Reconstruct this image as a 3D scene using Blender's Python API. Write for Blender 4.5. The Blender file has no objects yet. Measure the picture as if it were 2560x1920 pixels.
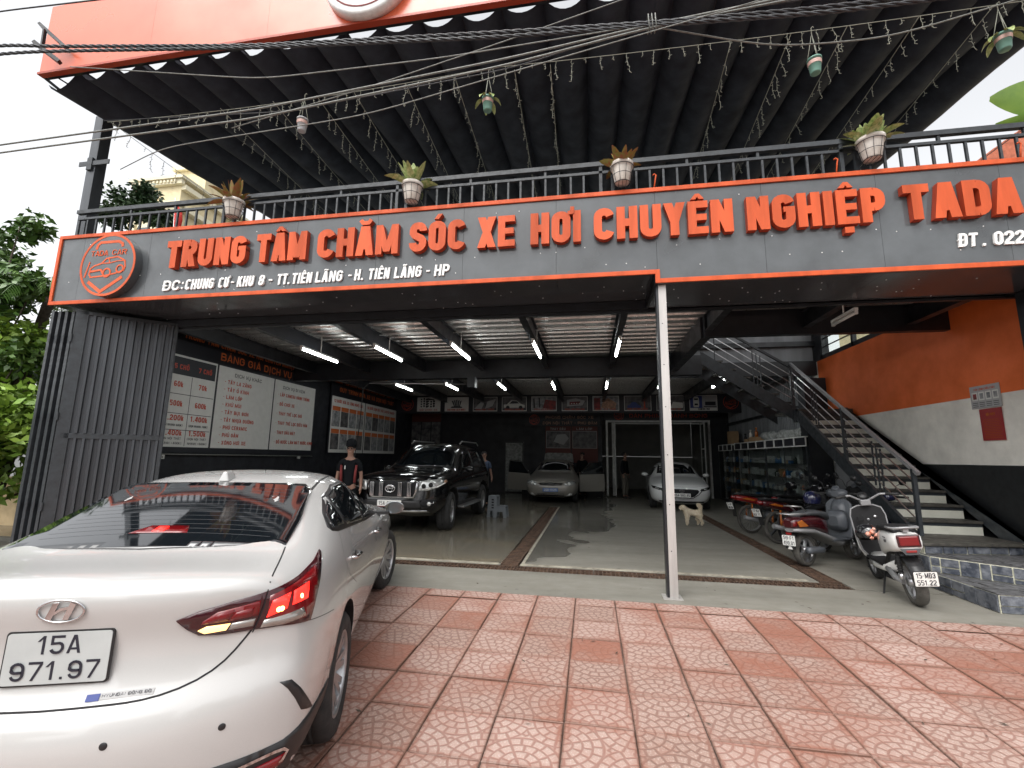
import bpy, bmesh, math, random, unicodedata
from mathutils import Vector, Matrix, Euler, geometry
from mathutils.bvhtree import BVHTree
random.seed(7)
R = math.radians
SC = bpy.context.scene
COL = SC.collection

# ------------------------------------------------------------------ camera, world, sun, exposure
cam = bpy.data.cameras.new('camera')
cam_o = bpy.data.objects.new('camera', cam)
COL.objects.link(cam_o)
cam.sensor_width = 36.0
cam.lens = 36.0 * 1132.97 / 2560.0
cam.clip_start = 0.05
cam.clip_end = 2000
YAW, PITCH, ROLL = 0.17091943, 0.15972341, 0.01451214
_f = Vector((-math.sin(YAW), math.cos(YAW), 0)); _r = Vector((math.cos(YAW), math.sin(YAW), 0)); _u = Vector((0, 0, 1))
_f2 = _f * math.cos(PITCH) + _u * math.sin(PITCH); _u2 = _u * math.cos(PITCH) - _f * math.sin(PITCH)
_r3 = _r * math.cos(ROLL) + _u2 * math.sin(ROLL); _u3 = _u2 * math.cos(ROLL) - _r * math.sin(ROLL)
m3 = Matrix((_r3, _u3, -_f2)).transposed()
cam_o.matrix_world = Matrix.Translation((0, 0, 1.5)) @ m3.to_4x4()
SC.camera = cam_o

SUN_EL, SUN_AZ = R(58), R(200)          # azimuth measured clockwise from +Y
world = bpy.data.worlds.new('World'); SC.world = world; world.use_nodes = True
wn = world.node_tree.nodes; wl = world.node_tree.links; wn.clear()
sky = wn.new('ShaderNodeTexSky'); sky.sky_type = 'NISHITA'; sky.sun_disc = False
sky.sun_elevation = SUN_EL; sky.sun_rotation = SUN_AZ; sky.dust_density = 4.0; sky.air_density = 1.0; sky.ozone_density = 1.0
hs = wn.new('ShaderNodeHueSaturation'); hs.inputs['Saturation'].default_value = 0.10
bg = wn.new('ShaderNodeBackground'); bg.inputs['Strength'].default_value = 0.15
wo = wn.new('ShaderNodeOutputWorld')
wl.new(sky.outputs[0], hs.inputs['Color']); wl.new(hs.outputs[0], bg.inputs[0]); wl.new(bg.outputs[0], wo.inputs[0])
sun = bpy.data.lights.new('sun', 'SUN'); sun.energy = 0.7; sun.angle = R(55); sun.color = (1.0, 0.96, 0.9)
sun_o = bpy.data.objects.new('sun', sun); COL.objects.link(sun_o)
_sd = Vector((math.sin(SUN_AZ) * math.cos(SUN_EL), math.cos(SUN_AZ) * math.cos(SUN_EL), math.sin(SUN_EL)))
sun_o.rotation_euler = (-_sd).to_track_quat('-Z', 'Y').to_euler()
SC.view_settings.view_transform = 'Standard'; SC.view_settings.look = 'None'
SC.view_settings.exposure = 1.2; SC.view_settings.gamma = 1.0; SC.view_settings.use_curve_mapping = False
SC.cycles.max_bounces = 8; SC.cycles.diffuse_bounces = 4; SC.cycles.glossy_bounces = 4; SC.cycles.transparent_max_bounces = 12
SC.cycles.sample_clamp_indirect = 6; SC.cycles.use_denoising = True

# ------------------------------------------------------------------ materials
MAT = {}
def mat(name, col, rough=0.6, metal=0.0, spec=0.5, noise=0.0, nscale=8.0, bump=0.0, bscale=60.0, coat=0.0, emit=None, estr=0.0, ncol=None, rand=0.0, alpha=None, trans=0.0, streak=False):
    m = bpy.data.materials.new(name); m.use_nodes = True; MAT[name] = m
    nt = m.node_tree; b = nt.nodes['Principled BSDF']; L = nt.links
    b.inputs['Base Color'].default_value = (*col, 1); b.inputs['Roughness'].default_value = rough
    b.inputs['Metallic'].default_value = metal; b.inputs['Specular IOR Level'].default_value = spec
    b.inputs['Coat Weight'].default_value = coat; b.inputs['Coat Roughness'].default_value = 0.03
    if trans: b.inputs['Transmission Weight'].default_value = trans
    if emit: b.inputs['Emission Color'].default_value = (*emit, 1); b.inputs['Emission Strength'].default_value = estr
    if noise or bump or rand:
        tc = nt.nodes.new('ShaderNodeTexCoord')
    if noise or rand:
        mix = nt.nodes.new('ShaderNodeMix'); mix.data_type = 'RGBA'
        c2 = ncol or tuple(max(0, c * (1 - noise)) for c in col)
        c1 = col if ncol else tuple(min(1, c * (1 + noise * .6)) for c in col)
        mix.inputs['A'].default_value = (*c1, 1); mix.inputs['B'].default_value = (*c2, 1)
        nz = nt.nodes.new('ShaderNodeTexNoise'); nz.inputs['Scale'].default_value = nscale; nz.inputs['Detail'].default_value = 6; nz.inputs['Roughness'].default_value = .6
        src = tc.outputs['Object']
        if streak:
            mp = nt.nodes.new('ShaderNodeMapping'); mp.inputs['Scale'].default_value = (1, 1, .12); L.new(src, mp.inputs[0]); src = mp.outputs[0]
        L.new(src, nz.inputs['Vector'])
        rp = nt.nodes.new('ShaderNodeMapRange'); rp.inputs['From Min'].default_value = .35; rp.inputs['From Max'].default_value = .68
        L.new(nz.outputs['Fac'], rp.inputs['Value'])
        fac = rp.outputs[0]
        if rand:
            oi = nt.nodes.new('ShaderNodeObjectInfo'); mx = nt.nodes.new('ShaderNodeMath'); mx.operation = 'MULTIPLY_ADD'
            mx.inputs[1].default_value = rand; L.new(oi.outputs['Random'], mx.inputs[0]); L.new(fac, mx.inputs[2])
            sb = nt.nodes.new('ShaderNodeMath'); sb.operation = 'SUBTRACT'; sb.use_clamp = True; sb.inputs[1].default_value = rand * .5
            L.new(mx.outputs[0], sb.inputs[0]); fac = sb.outputs[0]
        L.new(fac, mix.inputs['Factor']); L.new(mix.outputs['Result'], b.inputs['Base Color'])
        rr = nt.nodes.new('ShaderNodeMapRange'); rr.inputs['To Min'].default_value = max(0, rough - .08); rr.inputs['To Max'].default_value = min(1, rough + .12)
        L.new(fac, rr.inputs['Value']); L.new(rr.outputs[0], b.inputs['Roughness'])
    if bump:
        bn = nt.nodes.new('ShaderNodeTexNoise'); bn.inputs['Scale'].default_value = bscale; bn.inputs['Detail'].default_value = 4
        L.new(tc.outputs['Object'], bn.inputs['Vector'])
        bp = nt.nodes.new('ShaderNodeBump'); bp.inputs['Strength'].default_value = bump; bp.inputs['Distance'].default_value = .02
        L.new(bn.outputs['Fac'], bp.inputs['Height']); L.new(bp.outputs[0], b.inputs['Normal'])
    return m
mat('black_paint', (.012, .013, .016), .38, noise=.5, nscale=5, bump=.05, bscale=9)
mat('black_wall', (.010, .011, .015), .55, noise=.4, nscale=3)
mat('gate_steel', (.060, .066, .074), .36, metal=.2, noise=.35, nscale=4, streak=True, bump=.03, bscale=15)
mat('rail_steel', (.030, .035, .040), .4, noise=.4, nscale=12)
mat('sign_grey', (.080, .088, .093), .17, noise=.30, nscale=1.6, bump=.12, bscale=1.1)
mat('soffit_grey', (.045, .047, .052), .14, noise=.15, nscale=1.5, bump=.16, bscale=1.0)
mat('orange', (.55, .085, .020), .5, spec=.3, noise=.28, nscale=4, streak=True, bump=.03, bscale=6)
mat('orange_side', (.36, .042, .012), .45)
mat('fascia_orange', (.62, .115, .045), .32, coat=.2, noise=.16, nscale=.7, bump=.04, bscale=1.2)
mat('letter_white', (.80, .80, .78), .45, noise=.12, nscale=20)
mat('white_frame', (.62, .62, .60), .5, noise=.2, nscale=6)
mat('awning', (.024, .029, .044), .8, noise=.35, nscale=2.5, bump=.15, bscale=200)
mat('galv', (.46, .45, .43), .33, metal=.85, noise=.25, nscale=14)
mat('column_face', (.47, .45, .43), .38, metal=.35, noise=.3, nscale=5, streak=True)
mat('conc', (.24, .255, .235), .62, noise=.3, nscale=2.2, bump=.12, bscale=40)
mat('kerb_conc', (.30, .275, .22), .8, noise=.45, nscale=7, bump=.2, bscale=30)
mat('mortar', (.085, .055, .042), .95, noise=.5, nscale=10, bump=.4, bscale=50)
mat('rust_grate', (.085, .050, .032), .75, metal=.2, noise=.6, nscale=9, bump=.3, bscale=60)
mat('drain_dark', (.018, .014, .011), .6)
mat('wall_orange', (.72, .135, .022), .62, noise=.14, nscale=2, bump=.05, bscale=20)
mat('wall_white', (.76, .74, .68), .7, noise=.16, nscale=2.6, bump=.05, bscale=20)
mat('wall_low_black', (.008, .009, .010), .5, noise=.4, nscale=9)
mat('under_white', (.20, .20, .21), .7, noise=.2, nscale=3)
mat('tread', (.06, .056, .048), .55, noise=.5, nscale=10)
mat('riser', (.60, .60, .52), .4, noise=.12, nscale=5)
mat('slate', (.035, .042, .058), .5, noise=.75, nscale=12, ncol=(.16, .17, .19), rand=.5, bump=.5, bscale=22)
mat('slate_top', (.085, .085, .088), .45, noise=.6, nscale=14, rand=.3, bump=.1, bscale=20)
mat('grout', (.55, .54, .42), .9, noise=.3, nscale=20)
mat('print_white', (.60, .60, .57), .5, noise=.05)
mat('print_grey', (.34, .34, .34), .5)
mat('print_black', (.010, .011, .016), .5)
mat('print_red', (.45, .05, .02), .5)
mat('print_orange', (.55, .13, .03), .5)
mat('print_photo', (.10, .11, .12), .5, noise=.9, nscale=6, ncol=(.42, .42, .42))
mat('print_photo_dark', (.02, .022, .026), .5, noise=.9, nscale=5, ncol=(.18, .17, .17))
mat('print_photo_red', (.30, .02, .02), .5, noise=.9, nscale=7, ncol=(.03, .02, .02))
mat('print_blue', (.03, .05, .20), .5)
mat('print_skin', (.40, .22, .14), .5, noise=.5, nscale=9)
mat('tube_light', (.9, .9, .9), .4, emit=(.95, 1.0, 1.0), estr=14.0)
mat('plastic_white', (.55, .55, .52), .45)
mat('cable', (.035, .036, .040), .5, noise=.4, nscale=30)
mat('cable_grey', (.16, .165, .15), .5, noise=.3, nscale=30)
mat('light_wire', (.34, .35, .29), .6)
mat('pot_cream', (.70, .66, .60), .7, noise=.4, nscale=7, ncol=(.46, .40, .34))
mat('pot_soil', (.03, .022, .016), .95)
mat('pot_green', (.15, .30, .24), .45)
mat('pot_label', (.55, .36, .31), .5)
mat('leaf', (.055, .12, .022), .45, rand=.7, noise=.5, nscale=2, ncol=(.11, .19, .03))
mat('leaf_bright', (.12, .24, .03), .42, rand=.7, noise=.5, nscale=2, ncol=(.25, .38, .05))
mat('leaf_dark', (.022, .055, .018), .5, rand=.6, noise=.5, nscale=2, ncol=(.045, .085, .025))
mat('leaf_var', (.50, .52, .24), .5, noise=.8, nscale=30, ncol=(.14, .25, .06))
mat('leaf_red', (.20, .22, .045), .45, noise=.8, nscale=18, ncol=(.30, .07, .04))
mat('bark', (.075, .058, .042), .9, noise=.5, nscale=12, bump=.4, bscale=30)
mat('cream', (.66, .57, .36), .8, noise=.12, nscale=3)
mat('cream_light', (.74, .68, .50), .8)
mat('roof_red', (.36, .10, .05), .8, noise=.4, nscale=8, rand=.4)
mat('street', (.10, .10, .10), .9, noise=.3, nscale=2)
mat('yellow_wall', (.50, .38, .22), .85, noise=.25, nscale=3)
mat('glass_dark', (.006, .008, .010), .04, spec=.7, coat=.6)
mat('glass_green', (.02, .03, .027), .06, spec=.6)
mat('steel_bright', (.55, .55, .55), .28, metal=.9)
mat('chrome', (.52, .52, .53), .07, metal=1.0)
mat('rubber', (.022, .022, .022), .8, noise=.3, nscale=14)
mat('tyre_dirty', (.075, .070, .062), .85, noise=.4, nscale=14)
mat('alloy', (.42, .42, .43), .3, metal=.8)
mat('alloy_dark', (.05, .05, .055), .4, metal=.6)
mat('plastic_black', (.013, .013, .014), .45)
mat('plastic_grey', (.07, .075, .08), .42)
mat('car_white', (.44, .44, .432), .22, coat=1.0, spec=.5, noise=.02, nscale=900)
mat('car_white2', (.66, .67, .67), .22, coat=.8)
mat('car_black', (.004, .004, .005), .12, coat=.35)
mat('mirror_face', (.30, .32, .33), .04, metal=1.0)
mat('car_silver', (.25, .237, .21), .3, metal=.15, coat=.6)
mat('lamp_red', (.15, .004, .006), .15, coat=.35)
mat('lamp_dark_red', (.035, .003, .006), .14, coat=.4)
mat('lamp_lit', (.7, .02, .02), .2, emit=(1, .02, .012), estr=1.25, coat=.3)
mat('lamp_spot', (1, .5, .2), .3, emit=(1, .42, .12), estr=5.0)
mat('lamp_amber', (.8, .45, .12), .2, emit=(1, .62, .25), estr=1.0, coat=.3)
mat('lamp_clear', (.30, .28, .26), .08, metal=.5, coat=1)
mat('head_glass', (.45, .46, .45), .12, metal=.4, coat=1.0)
mat('plate', (.40, .42, .415), .5, noise=.06, nscale=9)
mat('plate_white', (.75, .75, .72), .5)
mat('plate_blue', (.10, .16, .34), .5)
mat('ink', (.012, .012, .022), .5)
mat('gap', (.004, .004, .005), .8)
mat('skin', (.28, .155, .11), .55)
mat('hair', (.012, .010, .010), .6)
mat('cloth_black', (.008, .009, .011), .9, spec=.15)
mat('notice_red', (.26, .012, .014), .5)
mat('poster_dim', (.10, .018, .012), .6)
mat('cloth_red', (.16, .02, .02), .8)
mat('cloth_blue', (.05, .075, .13), .8)
mat('cloth_khaki', (.12, .11, .09), .85)
mat('fur', (.86, .78, .62), .9, noise=.3, nscale=25, ncol=(.70, .58, .42), bump=.8, bscale=90)
mat('nose_brown', (.05, .03, .02), .6)
mat('stool_grey', (.16, .175, .19), .5)
mat('bike_red', (.22, .012, .012), .2, coat=.5)
mat('bike_maroon', (.05, .006, .009), .15, coat=.5)
mat('bike_black', (.010, .010, .012), .2, coat=1)
mat('bike_blue', (.015, .018, .06), .2, coat=1)
mat('bike_orange', (.42, .12, .02), .25, coat=.4)
mat('bike_silver', (.26, .26, .265), .4, metal=.3)
mat('bike_grey', (.085, .093, .105), .38)
mat('scoot_white', (.72, .72, .70), .25, coat=.6)
mat('scoot_dark', (.012, .012, .013), .6, spec=.25)
mat('flag_red', (.60, .03, .02), .7)
mat('cardboard', (.34, .22, .12), .8)
mat('sheet_grey', (.28, .29, .28), .85, noise=.5, nscale=9)
mat('box_blue', (.03, .12, .30), .5)
mat('box_white', (.40, .41, .42), .5)
mat('corr_grey', (.20, .21, .22), .5, noise=.3, nscale=3, streak=True)
mat('door_panel', (.20, .20, .18), .5, noise=.15, nscale=2)
mat('flower', (.75, .22, .12), .6, noise=.9, nscale=18, ncol=(.8, .5, .42))
mat('flesh_led', (.9, .9, .9), .4, emit=(1, .9, .7), estr=6)

def mk_tile_mat():
    m = bpy.data.materials.new('paver'); m.use_nodes = True; MAT['paver'] = m
    nt = m.node_tree; N = nt.nodes.new; L = nt.links.new; b = nt.nodes['Principled BSDF']
    def M(op, a, bb=None, c=None, clamp=False):
        n = N('ShaderNodeMath'); n.operation = op; n.use_clamp = clamp
        for i, v in enumerate((a, bb, c)):
            if v is None: continue
            if isinstance(v, (int, float)): n.inputs[i].default_value = v
            else: L(v, n.inputs[i])
        return n.outputs[0]
    uv = N('ShaderNodeUVMap'); sep = N('ShaderNodeSeparateXYZ'); L(uv.outputs[0], sep.inputs[0])
    x, y = sep.outputs[0], sep.outputs[1]
    wob = N('ShaderNodeTexNoise'); wob.inputs['Scale'].default_value = 7
    tc = N('ShaderNodeTexCoord'); L(tc.outputs['Object'], wob.inputs['Vector'])
    def fan(cx, cy, n0):
        dx = M('SUBTRACT', x, cx); dy = M('SUBTRACT', y, cy)
        r = M('SQRT', M('ADD', M('MULTIPLY', dx, dx), M('MULTIPLY', dy, dy)))
        r = M('ADD', r, M('MULTIPLY', M('SUBTRACT', wob.outputs['Fac'], .5), .03))
        k = M('MULTIPLY', r, n0); ring = M('FLOOR', k); fr = M('FRACT', k)
        ang = M('DIVIDE', M('ARCTAN2', dy, dx), math.pi)
        cnt = M('MULTIPLY', M('ADD', ring, .6), 2.6)
        fa = M('FRACT', M('MULTIPLY_ADD', ang, cnt, M('MULTIPLY', ring, .37)))
        e1 = M('MINIMUM', fr, M('SUBTRACT', 1, fr))
        e2 = M('MINIMUM', fa, M('SUBTRACT', 1, fa))
        return r, M('MINIMUM', e1, M('MULTIPLY', e2, 1.0))
    rA, eA = fan(.5, 0.0, 7.2)
    rB, eB = fan(0.0, 1.0, 7.2)
    rC, eC = fan(1.0, 1.0, 7.2)
    selA = M('LESS_THAN', rA, .56)
    selB = M('LESS_THAN', x, .5)
    eBC = M('ADD', M('MULTIPLY', selB, eB), M('MULTIPLY', M('SUBTRACT', 1, selB), eC))
    e = M('ADD', M('MULTIPLY', selA, eA), M('MULTIPLY', M('SUBTRACT', 1, selA), eBC))
    rimd = M('ABSOLUTE', M('SUBTRACT', rA, .56))
    e = M('MINIMUM', e, M('MULTIPLY', rimd, 6.0))
    mr = N('ShaderNodeMapRange'); mr.interpolation_type = 'SMOOTHSTEP'; mr.inputs['From Min'].default_value = .05; mr.inputs['From Max'].default_value = .19
    L(e, mr.inputs['Value']); cob = mr.outputs[0]            # 1 on the raised cobbles, 0 in the grooves
    oi = N('ShaderNodeObjectInfo')
    hue = N('ShaderNodeMix'); hue.data_type = 'RGBA'; hue.inputs['A'].default_value = (.40, .285, .245, 1); hue.inputs['B'].default_value = (.285, .185, .150, 1)
    L(oi.outputs['Random'], hue.inputs['Factor'])
    gro = N('ShaderNodeMix'); gro.data_type = 'RGBA'; gro.inputs['A'].default_value = (.285, .165, .135, 1); gro.inputs['B'].default_value = (.20, .12, .095, 1)
    L(oi.outputs['Random'], gro.inputs['Factor'])
    sp = N('ShaderNodeTexNoise'); sp.inputs['Scale'].default_value = 90; sp.inputs['Detail'].default_value = 2; L(tc.outputs['Object'], sp.inputs['Vector'])
    spr = N('ShaderNodeMapRange'); spr.inputs['From Min'].default_value = .5; spr.inputs['From Max'].default_value = .68; L(sp.outputs['Fac'], spr.inputs['Value'])
    speck = N('ShaderNodeMix'); speck.data_type = 'RGBA'; speck.inputs['B'].default_value = (.55, .49, .44, 1); L(hue.outputs['Result'], speck.inputs['A'])
    L(M('MULTIPLY', spr.outputs[0], .45), speck.inputs['Factor'])
    c1 = N('ShaderNodeMix'); c1.data_type = 'RGBA'; L(gro.outputs['Result'], c1.inputs['A']); L(speck.outputs['Result'], c1.inputs['B']); L(cob, c1.inputs['Factor'])
    # stains: brown dirt over a few slabs, and dirt creeping in from the joints
    geo = N('ShaderNodeNewGeometry')
    st = N('ShaderNodeTexNoise'); st.inputs['Scale'].default_value = 1.15; st.inputs['Detail'].default_value = 5; st.inputs['Roughness'].default_value = .65; L(geo.outputs['Position'], st.inputs['Vector'])
    s1 = N('ShaderNodeMapRange'); s1.inputs['From Min'].default_value = .47; s1.inputs['From Max'].default_value = .66; L(st.outputs['Fac'], s1.inputs['Value'])
    few = M('GREATER_THAN', oi.outputs['Random'], .92)
    edge = M('MINIMUM', M('MINIMUM', x, M('SUBTRACT', 1, x)), M('MINIMUM', y, M('SUBTRACT', 1, y)))
    em = N('ShaderNodeMapRange'); em.inputs['From Min'].default_value = .0; em.inputs['From Max'].default_value = .12; em.inputs['To Min'].default_value = 1; em.inputs['To Max'].default_value = 0; L(edge, em.inputs['Value'])
    dirt = M('ADD', M('MULTIPLY', s1.outputs[0], .75), M('MULTIPLY', few, M('MULTIPLY', st.outputs['Fac'], 1.25)))
    dirt = M('ADD', dirt, M('MULTIPLY', M('MULTIPLY', em.outputs[0], st.outputs['Fac']), 1.25), clamp=True)
    c2 = N('ShaderNodeMix'); c2.data_type = 'RGBA'; c2.inputs['B'].default_value = (.25, .10, .066, 1); L(c1.outputs['Result'], c2.inputs['A'])
    L(M('MULTIPLY', dirt, .85), c2.inputs['Factor'])
    gl = N('ShaderNodeMapRange'); gl.inputs['From Min'].default_value = .010; gl.inputs['From Max'].default_value = .034; gl.inputs['To Min'].default_value = 1; gl.inputs['To Max'].default_value = 0
    L(M('ADD', edge, M('MULTIPLY', M('SUBTRACT', st.outputs['Fac'], .5), -.03)), gl.inputs['Value'])
    c4 = N('ShaderNodeMix'); c4.data_type = 'RGBA'; c4.inputs['B'].default_value = (.11, .06, .042, 1); L(c2.outputs['Result'], c4.inputs['A']); L(M('MULTIPLY', gl.outputs[0], M('MULTIPLY', st.outputs['Fac'], 1.15)), c4.inputs['Factor'])
    L(c4.outputs['Result'], b.inputs['Base Color'])
    b.inputs['Roughness'].default_value = .55
    h = M('ADD', cob, M('MULTIPLY', sp.outputs['Fac'], .5))
    bp = N('ShaderNodeBump'); bp.inputs['Strength'].default_value = .55; bp.inputs['Distance'].default_value = .004; L(h, bp.inputs['Height']); L(bp.outputs[0], b.inputs['Normal'])
mk_tile_mat()

def mk_floor_mat():
    m = bpy.data.materials.new('garage_floor'); m.use_nodes = True; MAT['garage_floor'] = m
    nt = m.node_tree; N = nt.nodes.new; L = nt.links.new; b = nt.nodes['Principled BSDF']
    def M(op, a, bb=None, c=None, clamp=False):
        n = N('ShaderNodeMath'); n.operation = op; n.use_clamp = clamp
        for i, v in enumerate((a, bb, c)):
            if v is None: continue
            if isinstance(v, (int, float)): n.inputs[i].default_value = v
            else: L(v, n.inputs[i])
        return n.outputs[0]
    geo = N('ShaderNodeNewGeometry'); sep = N('ShaderNodeSeparateXYZ'); L(geo.outputs['Position'], sep.inputs[0]); X, Y = sep.outputs[0], sep.outputs[1]
    n1 = N('ShaderNodeTexNoise'); n1.inputs['Scale'].default_value = .9; n1.inputs['Detail'].default_value = 2.5; L(geo.outputs['Position'], n1.inputs['Vector'])
    n2 = N('ShaderNodeTexNoise'); n2.inputs['Scale'].default_value = .9; n2.inputs['Detail'].default_value = 8; n2.inputs['Roughness'].default_value = .7
    mp = N('ShaderNodeMapping'); mp.inputs['Scale'].default_value = (.5, 2.2, 1); L(geo.outputs['Position'], mp.inputs[0]); L(mp.outputs[0], n2.inputs['Vector'])
    wob = M('MULTIPLY', M('SUBTRACT', n1.outputs['Fac'], .5), 1.9)
    # wet to the left of a wavering line x = -0.9 + 0.27 * (y - 7.6)
    lim = M('MULTIPLY_ADD', M('SUBTRACT', Y, 6.9), .33, -.75)
    lim = M('MINIMUM', lim, .62)
    d = M('SUBTRACT', M('ADD', lim, wob), X)
    w = N('ShaderNodeMapRange'); w.inputs['From Min'].default_value = -.02; w.inputs['From Max'].default_value = .16; L(d, w.inputs['Value'])
    inside = N('ShaderNodeMapRange'); inside.inputs['From Min'].default_value = 6.66; inside.inputs['From Max'].default_value = 6.7; L(Y, inside.inputs['Value'])
    wet = M('MULTIPLY', w.outputs[0], inside.outputs[0])
    left = N('ShaderNodeMapRange'); left.inputs['From Min'].default_value = -1.1; left.inputs['From Max'].default_value = -1.35; L(X, left.inputs['Value'])
    base = N('ShaderNodeMix'); base.data_type = 'RGBA'; base.inputs['A'].default_value = (.235, .225, .195, 1); base.inputs['B'].default_value = (.14, .135, .115, 1)
    r2 = N('ShaderNodeMapRange'); r2.inputs['From Min'].default_value = .35; r2.inputs['From Max'].default_value = .7; L(n2.outputs['Fac'], r2.inputs['Value']); L(r2.outputs[0], base.inputs['Factor'])
    wc = N('ShaderNodeMix'); wc.data_type = 'RGBA'; wc.inputs['A'].default_value = (.125, .122, .108, 1); wc.inputs['B'].default_value = (.21, .175, .12, 1); L(M('MULTIPLY', left.outputs[0], r2.outputs[0]), wc.inputs['Factor'])
    c = N('ShaderNodeMix'); c.data_type = 'RGBA'; L(base.outputs['Result'], c.inputs['A']); L(wc.outputs['Result'], c.inputs['B']); L(M('MULTIPLY', wet, .92), c.inputs['Factor'])
    sp = N('ShaderNodeTexVoronoi'); sp.inputs['Scale'].default_value = 2.3; L(geo.outputs['Position'], sp.inputs['Vector'])
    spot = M('LESS_THAN', sp.outputs['Distance'], .055)
    n3 = N('ShaderNodeTexNoise'); n3.inputs['Scale'].default_value = 5.5; n3.inputs['Detail'].default_value = 7; n3.inputs['Roughness'].default_value = .72; L(geo.outputs['Position'], n3.inputs['Vector'])
    r3 = N('ShaderNodeMapRange'); r3.inputs['From Min'].default_value = .36; r3.inputs['From Max'].default_value = .7; r3.inputs['To Min'].default_value = 0; r3.inputs['To Max'].default_value = .38; L(n3.outputs['Fac'], r3.inputs['Value'])
    c5 = N('ShaderNodeMix'); c5.data_type = 'RGBA'; c5.inputs['B'].default_value = (.11, .095, .07, 1); L(c.outputs['Result'], c5.inputs['A']); L(r3.outputs[0], c5.inputs['Factor']); c = c5
    c3 = N('ShaderNodeMix'); c3.data_type = 'RGBA'; c3.inputs['B'].default_value = (.09, .08, .07, 1); L(c.outputs['Result'], c3.inputs['A']); L(M('MULTIPLY', spot, .6), c3.inputs['Factor'])
    L(c3.outputs['Result'], b.inputs['Base Color'])
    ro = N('ShaderNodeMapRange'); ro.inputs['To Min'].default_value = .55; ro.inputs['To Max'].default_value = .09; L(M('MULTIPLY', wet, M('ADD', .55, M('MULTIPLY', n1.outputs['Fac'], .7), clamp=True)), ro.inputs['Value']); L(ro.outputs[0], b.inputs['Roughness'])
    bp = N('ShaderNodeBump'); bp.inputs['Strength'].default_value = .08; bp.inputs['Distance'].default_value = .02; L(n2.outputs['Fac'], bp.inputs['Height']); L(bp.outputs[0], b.inputs['Normal'])
mk_floor_mat()
MAT['fascia_orange'].node_tree.nodes['Principled BSDF'].inputs['Coat IOR'].default_value = 1.7
MAT['fascia_orange'].node_tree.nodes['Principled BSDF'].inputs['Coat Roughness'].default_value = .2

m = bpy.data.materials.new('pane_thin'); m.use_nodes = True; MAT['pane_thin'] = m; nt = m.node_tree; nt.nodes.clear()
tr = nt.nodes.new('ShaderNodeBsdfTransparent'); tr.inputs[0].default_value = (.94, .97, .95, 1); gl = nt.nodes.new('ShaderNodeBsdfGlossy'); gl.inputs['Roughness'].default_value = .03
lw = nt.nodes.new('ShaderNodeLayerWeight'); lw.inputs[0].default_value = .12; mx = nt.nodes.new('ShaderNodeMixShader'); ou = nt.nodes.new('ShaderNodeOutputMaterial')
nt.links.new(lw.outputs['Facing'], mx.inputs[0]); nt.links.new(tr.outputs[0], mx.inputs[1]); nt.links.new(gl.outputs[0], mx.inputs[2]); nt.links.new(mx.outputs[0], ou.inputs[0])

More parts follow.
